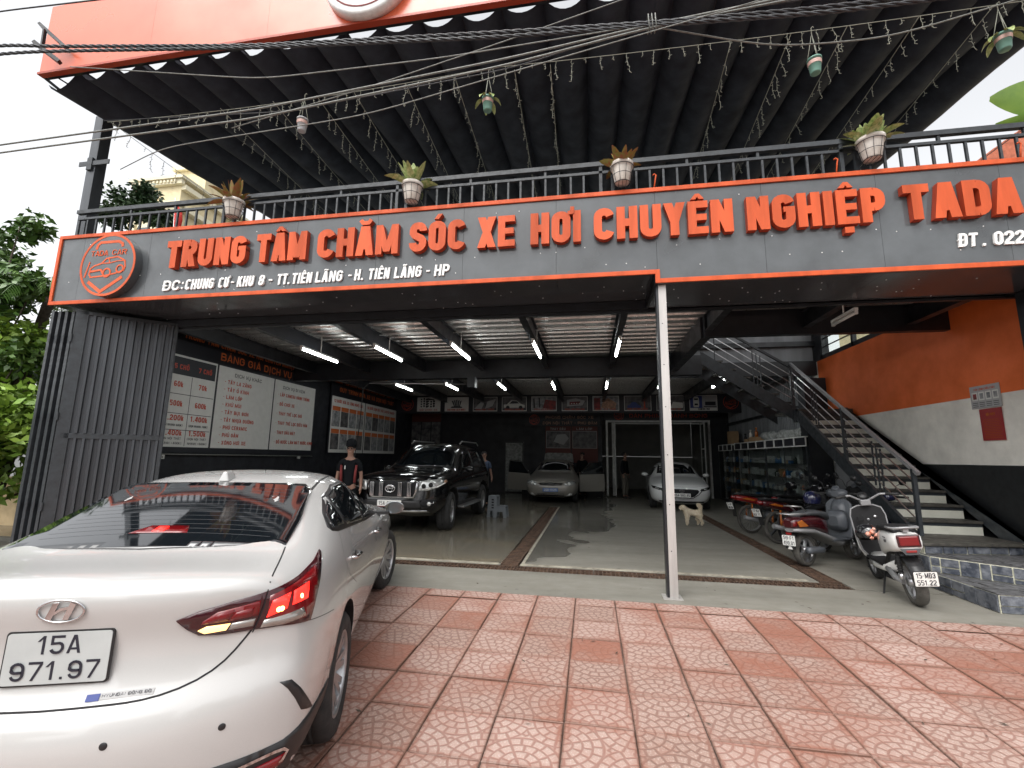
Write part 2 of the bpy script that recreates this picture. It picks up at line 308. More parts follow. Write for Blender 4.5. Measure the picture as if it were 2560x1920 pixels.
# ------------------------------------------------------------------ helpers
def tag(o, label=None, cat=None, group=None, kind=None):
    if label: o['label'] = label
    if cat: o['category'] = cat
    if group: o['group'] = group
    if kind: o['kind'] = kind
    return o
def empty(name, loc=(0, 0, 0), rz=0.0, label=None, cat=None, group=None, kind=None):
    o = bpy.data.objects.new(name, None); COL.objects.link(o); o.location = loc; o.rotation_euler = (0, 0, rz)
    o.empty_display_size = .1
    return tag(o, label, cat, group, kind)
def V(*a): return Vector(a)
class MB:
    """collects boxes, bars, tubes, lathes and polygons and links them as one mesh object"""
    def __init__(s): s.v = []; s.f = []; s.m = []; s.sm = []; s.uv = None
    def add(s, vs, fs, m=0, smooth=False):
        n = len(s.v); s.v += [tuple(v) for v in vs]
        for f in fs: s.f.append(tuple(i + n for i in f)); s.m.append(m); s.sm.append(smooth)
        return s
    def box(s, x0, x1, y0, y1, z0, z1, m=0):
        return s.add([(x0, y0, z0), (x1, y0, z0), (x1, y1, z0), (x0, y1, z0), (x0, y0, z1), (x1, y0, z1), (x1, y1, z1), (x0, y1, z1)],
                     [(0, 3, 2, 1), (4, 5, 6, 7), (0, 1, 5, 4), (1, 2, 6, 5), (2, 3, 7, 6), (3, 0, 4, 7)], m)
    def obox(s, c, ax, ay, az, m=0):
        c, ax, ay, az = map(Vector, (c, ax, ay, az)); vs = []
        for k in (-1, 1):
            for (i, j) in ((-1, -1), (1, -1), (1, 1), (-1, 1)): vs.append(c + ax * i + ay * j + az * k)
        return s.add(vs, [(0, 3, 2, 1), (4, 5, 6, 7), (0, 1, 5, 4), (1, 2, 6, 5), (2, 3, 7, 6), (3, 0, 4, 7)], m)
    def bar(s, p, q, w, h=None, m=0, up=(0, 0, 1)):
        p, q = Vector(p), Vector(q); d = (q - p); L = d.length; d.normalize(); h = h or w
        sd = d.cross(Vector(up))
        if sd.length < 1e-4: sd = d.cross(Vector((0, 1, 0)))
        sd.normalize(); u = sd.cross(d)
        return s.obox((p + q) / 2, d * L / 2, sd * w / 2, u * h / 2, m)
    def tube(s, pts, r, n=8, m=0, caps=True, smooth=True, closed=False):
        pts = [Vector(p) for p in pts]; rs = r if isinstance(r, (list, tuple)) else [r] * len(pts)
        base = len(s.v); ref = Vector((0, 0, 1)); K = len(pts); prev = None
        for i, p in enumerate(pts):
            if closed: d = pts[(i + 1) % K] - pts[i - 1]
            else: d = pts[min(i + 1, K - 1)] - pts[max(i - 1, 0)]
            if d.length < 1e-9: d = Vector((0, 0, 1))
            d.normalize()
            if prev is None:
                a = d.cross(ref)
                if a.length < .05: a = d.cross(Vector((1, 0, 0)))
            else: a = prev - d * prev.dot(d)
            a.normalize(); prev = a; bb = d.cross(a)
            for k in range(n):
                t = 2 * math.pi * k / n; s.v.append(tuple(p + (a * math.cos(t) + bb * math.sin(t)) * rs[i]))
        for i in range(K if closed else K - 1):
            i2 = (i + 1) % K
            for k in range(n):
                k2 = (k + 1) % n
                s.f.append((base + i * n + k, base + i * n + k2, base + i2 * n + k2, base + i2 * n + k)); s.m.append(m); s.sm.append(smooth)
        if caps and not closed:
            s.f.append(tuple(base + k for k in range(n))[::-1]); s.m.append(m); s.sm.append(False)
            s.f.append(tuple(base + (K - 1) * n + k for k in range(n))); s.m.append(m); s.sm.append(False)
        return s
    def lathe(s, prof, o=(0, 0, 0), axis=(0, 0, 1), n=20, m=0, smooth=True):
        o = Vector(o); ax = Vector(axis).normalized(); a = ax.cross(Vector((0, 0, 1)))
        if a.length < .01: a = Vector((1, 0, 0))
        a.normalize(); b = ax.cross(a); base = len(s.v)
        for (r, z) in prof:
            for k in range(n):
                t = 2 * math.pi * k / n; s.v.append(tuple(o + ax * z + (a * math.cos(t) + b * math.sin(t)) * max(r, 1e-4)))
        for i in range(len(prof) - 1):
            for k in range(n):
                k2 = (k + 1) % n
                s.f.append((base + i * n + k, base + i * n + k2, base + (i + 1) * n + k2, base + (i + 1) * n + k)); s.m.append(m); s.sm.append(smooth)
        return s
    def prism(s, poly, o, ux, uy, depth, m=0, ms=None):
        """polygon poly (2d) in plane o + ux*x + uy*y, extruded by vector depth; front face at o + depth"""
        o, ux, uy, depth = map(Vector, (o, ux, uy, depth)); n = len(poly)
        P = [o + ux * a + uy * b for a, b in poly]
        area = sum(poly[i][0] * poly[(i + 1) % n][1] - poly[(i + 1) % n][0] * poly[i][1] for i in range(n))
        if area * (ux.cross(uy).dot(depth)) < 0: P = P[::-1]
        Q = [p + depth for p in P]; base = len(s.v); s.v += [tuple(p) for p in P + Q]
        s.f.append(tuple(base + n + i for i in range(n))); s.m.append(m); s.sm.append(False)
        s.f.append(tuple(base + n - 1 - i for i in range(n))); s.m.append(m if ms is None else ms); s.sm.append(False)
        for i in range(n):
            j = (i + 1) % n; s.f.append((base + i, base + j, base + n + j, base + n + i)); s.m.append(m if ms is None else ms); s.sm.append(False)
        return s
    def build(s, name, mats, parent=None, world=True, bevel=0.0, loc=None):
        me = bpy.data.meshes.new(name)
        off = Vector((0, 0, 0))
        if parent is not None and world:
            q = parent
            while q is not None: off += q.location; q = q.parent
        if loc is not None: off = Vector(loc)
        vs = [(a - off.x, b - off.y, c - off.z) for a, b, c in s.v] if off.length > 0 else s.v
        me.from_pydata(vs, [], s.f); me.polygons.foreach_set('material_index', s.m); me.polygons.foreach_set('use_smooth', s.sm)
        for mm in ([mats] if isinstance(mats, str) else mats): me.materials.append(MAT[mm])
        me.update()
        o = bpy.data.objects.new(name, me); COL.objects.link(o)
        if loc is not None and parent is None: o.location = loc
        if parent is not None: o.parent = parent
        if bevel:
            md = o.modifiers.new('bevel', 'BEVEL'); md.width = bevel; md.segments = 2; md.limit_method = 'ANGLE'
        return o
def dup(root, loc=None, rz=None, label=None, group=None):
    c = root.copy(); COL.objects.link(c)
    if loc is not None: c.location = loc
    if rz is not None: c.rotation_euler = (0, 0, rz)
    if label: c['label'] = label
    if group: c['group'] = group
    for ch in list(root.children):
        d = ch.copy(); COL.objects.link(d); d.parent = c
        for g in list(ch.children):
            e = g.copy(); COL.objects.link(e); e.parent = d
    return c
def struct(o): o['kind'] = 'structure'; return o

# ---- stroke lettering (block capitals built from ribbons)
def arc(cx, cy, rx, ry, a0, a1, n=6):
    return [(cx + rx * math.cos(R(a0 + (a1 - a0) * i / n)), cy + ry * math.sin(R(a0 + (a1 - a0) * i / n))) for i in range(n + 1)]
def ribbon(pts, w, closed=False):
    out = []; n = len(pts); L = []; Rr = []
    for i in range(n):
        p = Vector(pts[i])
        if closed: a = Vector(pts[i - 1]); b = Vector(pts[(i + 1) % n])
        else: a = Vector(pts[max(i - 1, 0)]); b = Vector(pts[min(i + 1, n - 1)])
        d1 = (p - a) if (p - a).length > 1e-6 else (b - p); d2 = (b - p) if (b - p).length > 1e-6 else (p - a)
        d1 = d1.normalized(); d2 = d2.normalized(); t = (d1 + d2)
        t = t.normalized() if t.length > 1e-6 else d1
        nn = Vector((-t.y, t.x)); c = max(.45, nn.dot(Vector((-d1.y, d1.x))))
        L.append(p + nn * w / 2 / c); Rr.append(p - nn * w / 2 / c)
    m = n if closed else n - 1
    for i in range(m):
        j = (i + 1) % n; out.append([tuple(Rr[i]), tuple(Rr[j]), tuple(L[j]), tuple(L[i])])
    return out
def glyph(ch, W, s):
    """list of convex polygons for a capital in a box W x 1 with stroke s"""
    h = s / 2; r = max(.04, min(W / 2 - h, .30)) * .95; P = []; ch0 = ch
    def st(pts, closed=False): P.extend(ribbon(pts, s, closed))
    def dg(x0, y0, x1, y1, w=None):
        w = w or s * 1.05; P.append([(x0 - w / 2, y0), (x0 + w / 2, y0), (x1 + w / 2, y1), (x1 - w / 2, y1)])
    def bx(x0, y0, x1, y1): P.append([(x0, y0), (x1, y0), (x1, y1), (x0, y1)])
    A = lambda cx, cy, a0, a1: arc(cx, cy, r, r, a0, a1, 4)
    x0, x1 = h, W - h; y0, y1 = h, 1 - h
    if ch in 'OQ0': st(A(x1 - r, y1 - r, 0, 90) + A(x0 + r, y1 - r, 90, 180) + A(x0 + r, y0 + r, 180, 270) + A(x1 - r, y0 + r, 270, 360), True)
    elif ch == 'C': st(A(x1 - r, y1 - r, 12, 90) + A(x0 + r, y1 - r, 90, 180) + A(x0 + r, y0 + r, 180, 270) + A(x1 - r, y0 + r, 270, 348))
    elif ch == 'G': st(A(x1 - r, y1 - r, 8, 90) + A(x0 + r, y1 - r, 90, 180) + A(x0 + r, y0 + r, 180, 270) + A(x1 - r, y0 + r, 270, 360) + [(x1, .52)]); bx(W * .5, .52 - h * .4, W, .52 + h * .9)
    elif ch in 'DĐ':
        st(A(x1 - r, y1 - r, 90, 0) + A(x1 - r, y0 + r, 0, -90)); bx(0, 0, s, 1)
        bx(s, 1 - s, x1 - r, 1); bx(s, 0, x1 - r, s)
        if ch == 'Đ': bx(-s * .35, .5 - h * .55, W * .52, .5 + h * .55)
    elif ch in 'BPR8':
        r2 = min(r, .20)
        a = .52 if ch != 'P' else .44
        xr = x1 - (.03 if ch == 'B' else 0)
        st(arc(xr - r2, y1 - r2, r2, r2, 90, 0, 4) + arc(xr - r2, a + r2, r2, r2, 0, -90, 4))
        bx(s if ch != '8' else x0 + r2, 1 - s, xr - r2, 1); bx(s if ch != '8' else x0 + r2, a - h, xr - r2, a + h)
        if ch == '8':
            st(arc(x0 + r2, y1 - r2, r2, r2, 90, 180, 4) + arc(x0 + r2, a + r2, r2, r2, 180, 270, 4)); st(arc(x0 + r2, a - r2, r2, r2, 90, 180, 4) + arc(x0 + r2, y0 + r2, r2, r2, 180, 270, 4))
        else: bx(0, 0, s, 1)
        if ch in 'B8':
            st(arc(x1 - r2, a - r2, r2, r2, 90, 0, 4) + arc(x1 - r2, y0 + r2, r2, r2, 0, -90, 4)); bx(s if ch != '8' else x0 + r2, 0, x1 - r2, s)
        if ch == 'R': dg(x1 - .01, 0, W * .5, a)
    elif ch in 'S5':
        if ch == '5': st([(x1 + h * .8, y1), (x0, y1), (x0, .56), (x1 - r * .8, .58)] + arc(x1 - r * .8, .58 - r * .8, r * .8, r * .8, 80, 0, 3) + A(x1 - r, y0 + r, 0, -90) + arc(x0 + r, y0 + r, r, r, 270, 198, 4))
        else: st([(x1, .70)] + A(x1 - r, y1 - r, 0, 90) + A(x0 + r, y1 - r, 90, 180) + [(x0, .64), (x0 + r * .35, .56), (x1 - r * .35, .44), (x1, .36)] + A(x1 - r, y0 + r, 0, -90) + A(x0 + r, y0 + r, 270, 180) + [(x0, .30)])
    elif ch == 'U': st([(x0, 1)] + A(x0 + r, y0 + r, 180, 270) + A(x1 - r, y0 + r, 270, 360) + [(x1, 1)])
    elif ch == 'T': bx(0, 1 - s, W, 1); bx(W / 2 - h, 0, W / 2 + h, 1 - s)
    elif ch == 'I': bx(W / 2 - h, 0, W / 2 + h, 1)
    elif ch == 'L': bx(0, 0, s, 1); bx(s, 0, W, s)
    elif ch in 'EF':
        bx(0, 0, s, 1); bx(s, 1 - s * .92, W, 1); bx(s, .5 - s * .42, W * .93, .5 + s * .42)
        if ch == 'E': bx(s, 0, W, s * .92)
    elif ch == 'H': bx(0, 0, s, 1); bx(W - s, 0, W, 1); bx(s, .5 - h, W - s, .5 + h)
    elif ch == 'N': bx(0, 0, s * .95, 1); bx(W - s * .95, 0, W, 1); dg(W - h, 0, h, 1, s)
    elif ch == 'M': bx(0, 0, s * .9, 1); bx(W - s * .9, 0, W, 1); dg(W / 2, .08, s * .5, 1, s * .9); dg(W / 2, .08, W - s * .5, 1, s * .9)
    elif ch == 'W': dg(W * .27, 0, h * .8, 1, s * .8); dg(W * .27, 0, W / 2, .9, s * .8); dg(W * .73, 0, W / 2, .9, s * .8); dg(W * .73, 0, W - h * .8, 1, s * .8)
    elif ch == 'A': dg(h, 0, W / 2 - h * .25, 1); dg(W - h, 0, W / 2 + h * .25, 1); bx(W * .26, .2, W * .74, .2 + s * .8)
    elif ch == 'V': dg(W / 2, 0, h, 1); dg(W / 2, 0, W - h, 1)
    elif ch == 'Y': dg(W / 2, .42, h, 1); dg(W / 2, .42, W - h, 1); bx(W / 2 - h, 0, W / 2 + h, .44)
    elif ch == 'X': dg(h, 0, W - h, 1); dg(W - h, 0, h, 1)
    elif ch == 'K': bx(0, 0, s, 1); dg(s * .9, .42, W - h, 1, s); dg(W - h * .9, 0, s * 1.3, .6, s)
    elif ch == 'k': bx(0, 0, s, 1); dg(s * .9, .3, W * .9 - h, .7, s); dg(W * .95 - h, 0, s * 1.2, .42, s)
    elif ch == 'Z': bx(0, 1 - s, W, 1); bx(0, 0, W, s); dg(h, s, W - h, 1 - s)
    elif ch == 'J': st([(x1, 1)] + A(x1 - r, y0 + r, 0, -90) + A(x0 + r, y0 + r, 270, 180) + [(x0, .34)])
    elif ch == '1': bx(W * .62 - h, 0, W * .62 + h, 1); dg(W * .12, .70, W * .60, .98, s * 1.0)
    elif ch == '2': st([(x0, .68)] + A(x0 + r, y1 - r, 180, 90) + A(x1 - r, y1 - r, 90, 0) + [(x1, .60), (x0 + .02, h + .12), (x0 + .02, s * .9)]); bx(0, 0, W, s)
    elif ch == '3': st([(x0, .72)] + A(x0 + r, y1 - r, 180, 90) + A(x1 - r, y1 - r, 90, 0) + [(x1, .6), (W * .55, .52), (x1, .42)] + A(x1 - r, y0 + r, 0, -90) + A(x0 + r, y0 + r, 270, 180) + [(x0, .28)])
    elif ch == '4': bx(W * .62, 0, W * .62 + s, 1); bx(0, .2, W, .2 + s * .85); dg(h, .22, W * .62, 1, s)
    elif ch == '6' or ch == '9':
        q2 = min(r, .2); Q = ribbon(arc(x1 - r, y1 - r, r, r, 18, 90, 4) + A(x0 + r, y1 - r, 90, 180) + A(x0 + r, y0 + r, 180, 270) + A(x1 - r, y0 + r, 270, 360) + arc(x1 - q2, .60 - h - q2, q2, q2, 0, 90, 3) + [(x0 + h, .60 - h)], s)
        P.extend(Q if ch == '6' else [[(W - a, 1 - b) for a, b in q] for q in Q])
    elif ch == '7': bx(0, 1 - s, W, 1); dg(W * .35, 0, W - h, 1 - s)
    elif ch == '-': bx(W * .1, .42, W * .9, .42 + s * .8)
    elif ch == '+': bx(W * .1, .42, W * .9, .42 + s * .7); bx(W / 2 - h * .7, .25, W / 2 + h * .7, .78)
    elif ch == '.': bx(W / 2 - h, 0, W / 2 + h, s)
    elif ch == ':': bx(W / 2 - h, .1, W / 2 + h, .1 + s); bx(W / 2 - h, .6, W / 2 + h, .6 + s)
    elif ch == '&': st([(x1, 0.05), (x0 + .05, .75), (W / 2, y1), (W * .7, .75), (x0, .3), (W * .4, y0), (x1, .4)])
    elif ch == '(': st([(x1, 1.05), (x0, .8), (x0, .2), (x1, -.05)])
    elif ch == ')': st([(x0, 1.05), (x1, .8), (x1, .2), (x0, -.05)])
    return P
MARKS = {'\u0302': 'c', '\u0306': 'b', '\u0301': 'a', '\u0300': 'g', '\u0309': 'k', '\u0303': 't', '\u0323': 'd', '\u031b': 'h'}
NARROW = {'I': .42, '1': .75, '.': .42, ':': .42, '-': .6, 'M': 1.25, 'W': 1.4, '(': .5, ')': .5, 'L': .9, 'k': .9, 'E': .92, 'F': .9}
def char_polys(ch, W, s):
    dec = unicodedata.normalize('NFD', ch); base = dec[0]; P = glyph(base, W, s); y = 1.06; q = s * .62; circ = False
    for mk in dec[1:]:
        k = MARKS.get(mk)
        if k == 'c': P += [[(W * .16, y), (W * .16 + q, y), (W / 2 + q * .4, y + .17), (W / 2 - q * .4, y + .17)], [(W * .84 - q, y), (W * .84, y), (W / 2 + q * .4, y + .171), (W / 2 - q * .4, y + .171)]]; circ = True
        elif k == 'b': P += ribbon([(W * .2, y + .17), (W * .34, y + .06), (W * .66, y + .06), (W * .8, y + .17)], q * .9)
        elif k in 'ag':
            yy = y + (.12 if circ else 0); xx = W * (.62 if circ else .44); d = .12 if k == 'a' else -.12
            P += [[(xx - q / 2, yy), (xx + q / 2, yy), (xx + q / 2 + d, yy + .17), (xx - q / 2 + d, yy + .17)]]
        elif k == 'k': P += ribbon([(W * .42, y + .2), (W * .62, y + .17), (W * .5, y + .09), (W * .5, y + .01)], q * .6)
        elif k == 't': P += ribbon([(W * .18, y + .04), (W * .36, y + .13), (W * .64, y + .05), (W * .82, y + .14)], q * .8)
        elif k == 'd': P += [[(W / 2 - h2, -.26), (W / 2 + h2, -.26), (W / 2 + h2, -.09), (W / 2 - h2, -.09)] for h2 in (s * .5,)]
        elif k == 'h': P += ribbon([(W * .86, .93), (W * 1.08, .95), (W * 1.1, 1.12)], q * .8)
    return P
def layout(text, W, gap, space=.42):
    x = 0; out = []
    for ch in text:
        if ch == ' ': x += W * space + gap; continue
        b = unicodedata.normalize('NFD', ch)[0]; w = W * NARROW.get(b, 1.0); out.append((ch, x, w)); x += w + gap
    return out, max(1e-6, x - gap)
def lettering(text, o, ux, uy, height, width, depth, mats, parent, name='letter', s=.2, split=False, shear=0.0, gap=.13, W0=.56, world=True, space=.42, ms=None):
    """text fitted into width x height at o (bottom left), running along ux, up uy; depth = extrusion vector"""
    ux, uy, o, depth = Vector(ux), Vector(uy), Vector(o), Vector(depth)
    lay, tot = layout(text, W0, gap, space); kx = width / (tot * height)
    mb = MB(); outs = []; dn = depth.normalized()
    for ch, x, w in lay:
        if split: mb = MB()
        wk = w * kx
        nb = unicodedata.normalize('NFD', ch)[0]; polys = char_polys(ch, wk, min(s, wk * .96) if nb in 'I1.:' else min(s, wk * .42))
        for i, pl in enumerate(polys):
            e = .0009 * (i % 7); pts = [((x * kx + a + b * shear) * height, (b + (.5 - b) * 2 * e) * height) for a, b in pl]
            mb.prism(pts, o + dn * (i * .00012 if not split else 0), ux, uy, depth + dn * (i * (.00035 if split else .0001)), 0, ms)
        if split: outs.append(mb.build(name, mats, parent, world=world))
    if not split: outs.append(mb.build(name, mats, parent, world=world))
    return outs
def shape2d(polys, o, ux, uy, depth, mats, parent, name, world=True):
    mb = MB(); d = Vector(depth).normalized()
    for i, pl in enumerate(polys): mb.prism(pl, Vector(o), ux, uy, Vector(depth) + d * i * .00015)
    return mb.build(name, mats, parent, world=world)
def circle(cx, cy, r, n=32, a0=0, a1=360): return arc(cx, cy, r, r, a0, a1, n)
# ------------------------------------------------------------------ the setting: ground
SL = 0.025
mb = MB(); mb.box(-250, 250, -250, 250, -1.3, -.62); struct(mb.build('street', 'street'))
pave_rx = math.atan(SL)
pv = empty('pavement_root'); bpy.data.objects.remove(pv)
mb = MB(); mb.box(-15, 12, -8.5, 0, -.35, -.012)
pavement = struct(mb.build('pavement', 'mortar', loc=(0, 5.28, 0)))
pavement.data.transform(Matrix.Translation((0, 5.28, 0)) @ Matrix.Identity(4)); pavement.rotation_euler = (pave_rx, 0, 0)
def tile_mesh():
    a = .411 / 2 - .0035; b = a - .004; t = .0
    vs = [(-a, -a, -.03), (a, -a, -.03), (a, a, -.03), (-a, a, -.03), (-a, -a, -.004), (a, -a, -.004), (a, a, -.004), (-a, a, -.004), (-b, -b, t), (b, -b, t), (b, b, t), (-b, b, t)]
    fs = [(8, 9, 10, 11), (4, 5, 9, 8), (5, 6, 10, 9), (6, 7, 11, 10), (7, 4, 8, 11), (0, 1, 5, 4), (1, 2, 6, 5), (2, 3, 7, 6), (3, 0, 4, 7)]
    me = bpy.data.meshes.new('tile'); me.from_pydata(vs, [], fs); uvl = me.uv_layers.new(name='UVMap')
    for lp in me.loops:
        v = me.vertices[lp.vertex_index].co; uvl.data[lp.index].uv = ((v.x / a + 1) / 2, (v.y / a + 1) / 2)
    me.materials.append(MAT['paver']); return me
TM = tile_mesh(); rnd = random.Random(11); P411 = .411
cells = []
for i in range(-24, 26):
    for j in range(0, 19):
        x = -.174 + P411 * (i + .5); y = -.225 - P411 * (j + .5)
        if j == 0: pass
        cells.append((x, y))
def view_size(x, y):
    q = Vector((x, y + 5.28, SL * y - 1.5)); d = q.dot(_f2)
    if d < .5: return -1
    px = 1280 + 1132.97 * q.dot(_r3) / d; py = 960 - 1132.97 * q.dot(_u3) / d
    if px < -150 or px > 2700 or py > 2150: return -1
    return 1 / d ** 2 * (1 if px > 560 else .2)
ranked = sorted(cells, key=lambda c: -view_size(*c))
rest = MB()
def pick_rot(x, y):
    i = round((x + .174) / P411 - .5); j = round(-(y + .225) / P411 - .5)
    return (0, 2, 0, 2)[(i + j) % 4] if rnd.random() < .75 else rnd.choice((1, 3, 0))
restc = []
for k, (x, y) in enumerate(ranked):
    if k < 300 and view_size(x, y) > 0:
        o = bpy.data.objects.new('tile', TM); COL.objects.link(o); o.parent = pavement
        o.location = (x + rnd.gauss(0, .0012), y + rnd.gauss(0, .0012), rnd.uniform(-.006, .004)); o.rotation_euler = (rnd.gauss(0, .006), rnd.gauss(0, .006), math.pi / 2 * pick_rot(x, y))
    else: restc.append((x, y, pick_rot(x, y)))
# the cut half row against the concrete and the tiles beyond the nearest 300, one part
me = bpy.data.meshes.new('outer_tiles'); vs = []; fs = []; uvs = []
for (x, y, r) in restc + [(-.174 + P411 * (i + .5), None, 0) for i in range(-24, 26)]:
    a = P411 / 2 - .0035
    y0, y1, yc = (y - a, y + a, y) if y is not None else (-.222, -.004, -.222 + a)
    n = len(vs); z = rnd.uniform(-.004, 0); vs += [(x - a, y0, z), (x + a, y0, z), (x + a, y1, z), (x - a, y1, z)]; fs.append((n, n + 1, n + 2, n + 3))
    for (u, v) in ((0, 0), (1, 0), (1, (y1 - y0) / (2 * a)), (0, (y1 - y0) / (2 * a))):
        for _ in range(r): u, v = 1 - v, u
        uvs.append((u, v))
me.from_pydata(vs, [], fs); ul = me.uv_layers.new(name='UVMap')
for i, q in enumerate(uvs): ul.data[i].uv = q
me.materials.append(MAT['paver']); o = bpy.data.objects.new('outer_tiles', me); COL.objects.link(o); o.parent = pavement; o['kind'] = 'stuff'

GX0, GX1 = -8.05, 5.55
floor = MB()
def fl(x0, x1, y0, y1, z=0.0): floor.box(x0, x1, y0, y1, -.25, z)
fl(-15, 12, 5.28, 6.30)                                   # apron in front of the cross drain
fl(-15, -1.27, 6.60, 25); fl(-.99, 2.82, 6.60, 25); fl(3.10, 12, 6.34, 25)
fl(-1.27, -.99, 14.5, 25); fl(2.82, 3.10, 15.0, 25); fl(-15, -1.27, 6.58, 6.60)
struct(floor.build('garage_floor', 'garage_floor'))
mb = MB(); mb.box(-15, 3.4, 6.30, 6.60, -.25, -.09); mb.box(-1.27, -.99, 6.60, 14.5, -.25, -.09); mb.box(2.82, 3.10, 6.6, 15.0, -.25, -.09)
struct(mb.build('drain_channel_floor', 'drain_dark'))
mb = MB(); mb.box(-.99, 2.70, 6.605, 6.69, -.02, .008); mb.box(-4.5, -1.30, 6.605, 6.68, -.02, .007); mb.box(-.985, -.94, 6.70, 14.4, -.02, .007)
struct(mb.build('kerb_strip', 'kerb_conc'))
def grate(label, x0, x1, y0, y1, along):
    cx, cy = (x0 + x1) / 2, (y0 + y1) / 2
    t = empty('drain_grate', (cx, cy, 0), label=label, cat='drain grate', group='rusty drain grates in the garage floor')
    L = (x1 - x0) if along == 'x' else (y1 - y0); n = max(1, round(L / 1.0)); w = L / n
    for i in range(n):
        mb = MB(); a = i * w + .006; b = (i + 1) * w - .006
        W = (y1 - y0) if along == 'x' else (x1 - x0); k = int((b - a) / .055)
        def bb(u0, u1, v0, v1, z0=-.035, z1=-.004):
            if along == 'x': mb.box(x0 + u0, x0 + u1, y0 + v0, y0 + v1, z0, z1)
            else: mb.box(x0 + v0, x0 + v1, y0 + u0, y0 + u1, z0, z1)
        bb(a, b, 0.004, .024); bb(a, b, W - .024, W - .004); bb(a, b, W / 2 - .008, W / 2 + .008, -.035, -.0055)
        bb(a, a + .018, .024, W - .024); bb(b - .018, b, .024, W - .024)
        for j in range(1, k): bb(a + j * (b - a) / k - .007, a + j * (b - a) / k + .007, .025, W - .025, -.03, -.006 - .002 * (j % 2))
        p = mb.build('grate_panel', 'rust_grate', t); p.rotation_euler = (rnd.gauss(0, .002), rnd.gauss(0, .002), rnd.gauss(0, .003))
grate('rusty drain grate running across the garage entrance behind the steel column', -4.2, 3.2, 6.31, 6.59, 'x')
grate('rusty drain grate running back into the garage beside the wet floor', -1.26, -1.0, 6.62, 14.45, 'y')
grate('rusty drain grate running back into the garage beside the parked motorbikes', 2.83, 3.09, 6.62, 14.9, 'y')

# ------------------------------------------------------------------ the building shell
bld = empty('garage_building', (0, 12, 0), label='black two storey car wash building with steel deck ceiling', cat='building')
def part(name, m, fn, parent=None, bevel=0):
    mb = MB(); fn(mb); return mb.build(name, m, parent or bld, bevel=bevel)
part('wall', 'black_wall', lambda b: b.box(-8.2, -8.0, 6.5, 24, 0, 3.93))
part('wall', 'black_wall', lambda b: (b.box(-8.0, -2.2, 19.6, 19.8, 0, 3.93), b.box(-2.2, .50, 19.6, 19.8, 0, 3.93)))
def rw(b): b.box(5.56, 5.75, 6.30, 24, 0, 3.93)
part('wall', 'wall_white', rw)
part('orange_wall_band', 'wall_orange', lambda b: b.box(5.548, 5.562, 6.32, 12.05, 2.46, 3.932))
part('black_wall_band', 'wall_low_black', lambda b: b.box(5.548, 5.562, 6.32, 9.3, 0, 1.482))
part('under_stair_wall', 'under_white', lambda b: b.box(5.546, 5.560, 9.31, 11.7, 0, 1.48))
part('corner_pillar', 'black_wall', lambda b: b.box(5.19, 6.1, 5.9, 6.31, .0, 3.58))
part('pillar', 'black_wall', lambda b: b.box(5.06, 5.54, 11.72, 12.1, 0, 3.47))
def stairback(b):
    b.box(2.2, 5.56, 12.16, 12.25, 2.66, 3.93)
part('stairwell_back_wall', 'corr_grey', lambda b: b.box(2.0, 5.56, 12.26, 12.34, 3.94, 6.2))
part('stairwell_beam', 'black_paint', lambda b: (b.box(2.0, 5.55, 12.1, 12.25, 3.60, 3.96), b.box(2.0, 5.55, 12.12, 12.25, 4.35, 4.47)))
# corrugated wall above the display cabinets
def corr(b, x, y0, y1, z0, z1, p=.12, d=.022):
    y = y0
    while y < y1:
        b.box(x, x + d, y, y + p * .45, z0, z1); b.box(x + d, x + d + .01, y + p * .45, y + p, z0, z1); y += p
part('corrugated_wall', 'corr_grey', lambda b: corr(b, 5.50, 12.3, 19.4, 2.2, 3.92))
part('wall_girt', 'black_paint', lambda b: b.box(5.40, 5.49, 12.3, 19.4, 2.86, 2.94))
part('wall', 'black_wall', lambda b: b.box(5.49, 5.545, 12.3, 19.4, 0, 2.19))
# deck of the upper terrace (opening for the stairs kept free)
def deck(b):
    b.box(-8.2, 1.95, 6.36, 19.6, 4.02, 4.6); b.box(1.95, 5.75, 6.36, 7.95, 4.02, 4.6); b.box(1.95, 5.75, 12.35, 19.6, 4.02, 4.6)
part('terrace_floor', 'conc', deck)
# beams
BX = [-7.3, -5.75, -4.2, -2.65, -1.02, .53, 2.0, 3.5, 5.0]
def ib(b, x, y0, y1, z0=3.65, z1=3.93, w=.12):
    b.box(x - w / 2, x + w / 2, y0, y1, z0, z0 + .012); b.box(x - w / 2, x + w / 2, y0, y1, z1 - .012, z1); b.box(x - .02, x + .02, y0, y1, z0 + .012, z1 - .012)
for x in BX:
    part('joist', 'black_paint', lambda b: ib(b, x, 6.48, 10.98 if x < 1.9 else (7.84 if x > 2.5 else 10.98)))
    part('joist', 'black_paint', lambda b: ib(b, x, 11.22 if x < 1.9 else 12.36, 17.7))
part('girder', 'black_paint', lambda b: (b.box(-8.0, 2.6, 11.0, 11.2, 3.47, 3.93)))
part('girder', 'black_paint', lambda b: (b.box(1.94, 5.55, 7.86, 7.98, 3.55, 4.02)))
part('girder', 'black_paint', lambda b: b.box(1.90, 2.06, 7.99, 10.98, 3.56, 4.02))
part('girder', 'black_paint', lambda b: (b.box(-8.0, 5.5, 17.86, 18.0, 3.45, 3.93)))
part('girder', 'black_paint', lambda b: (b.box(-8.0, 5.5, 6.40, 6.46, 3.56, 3.93)))
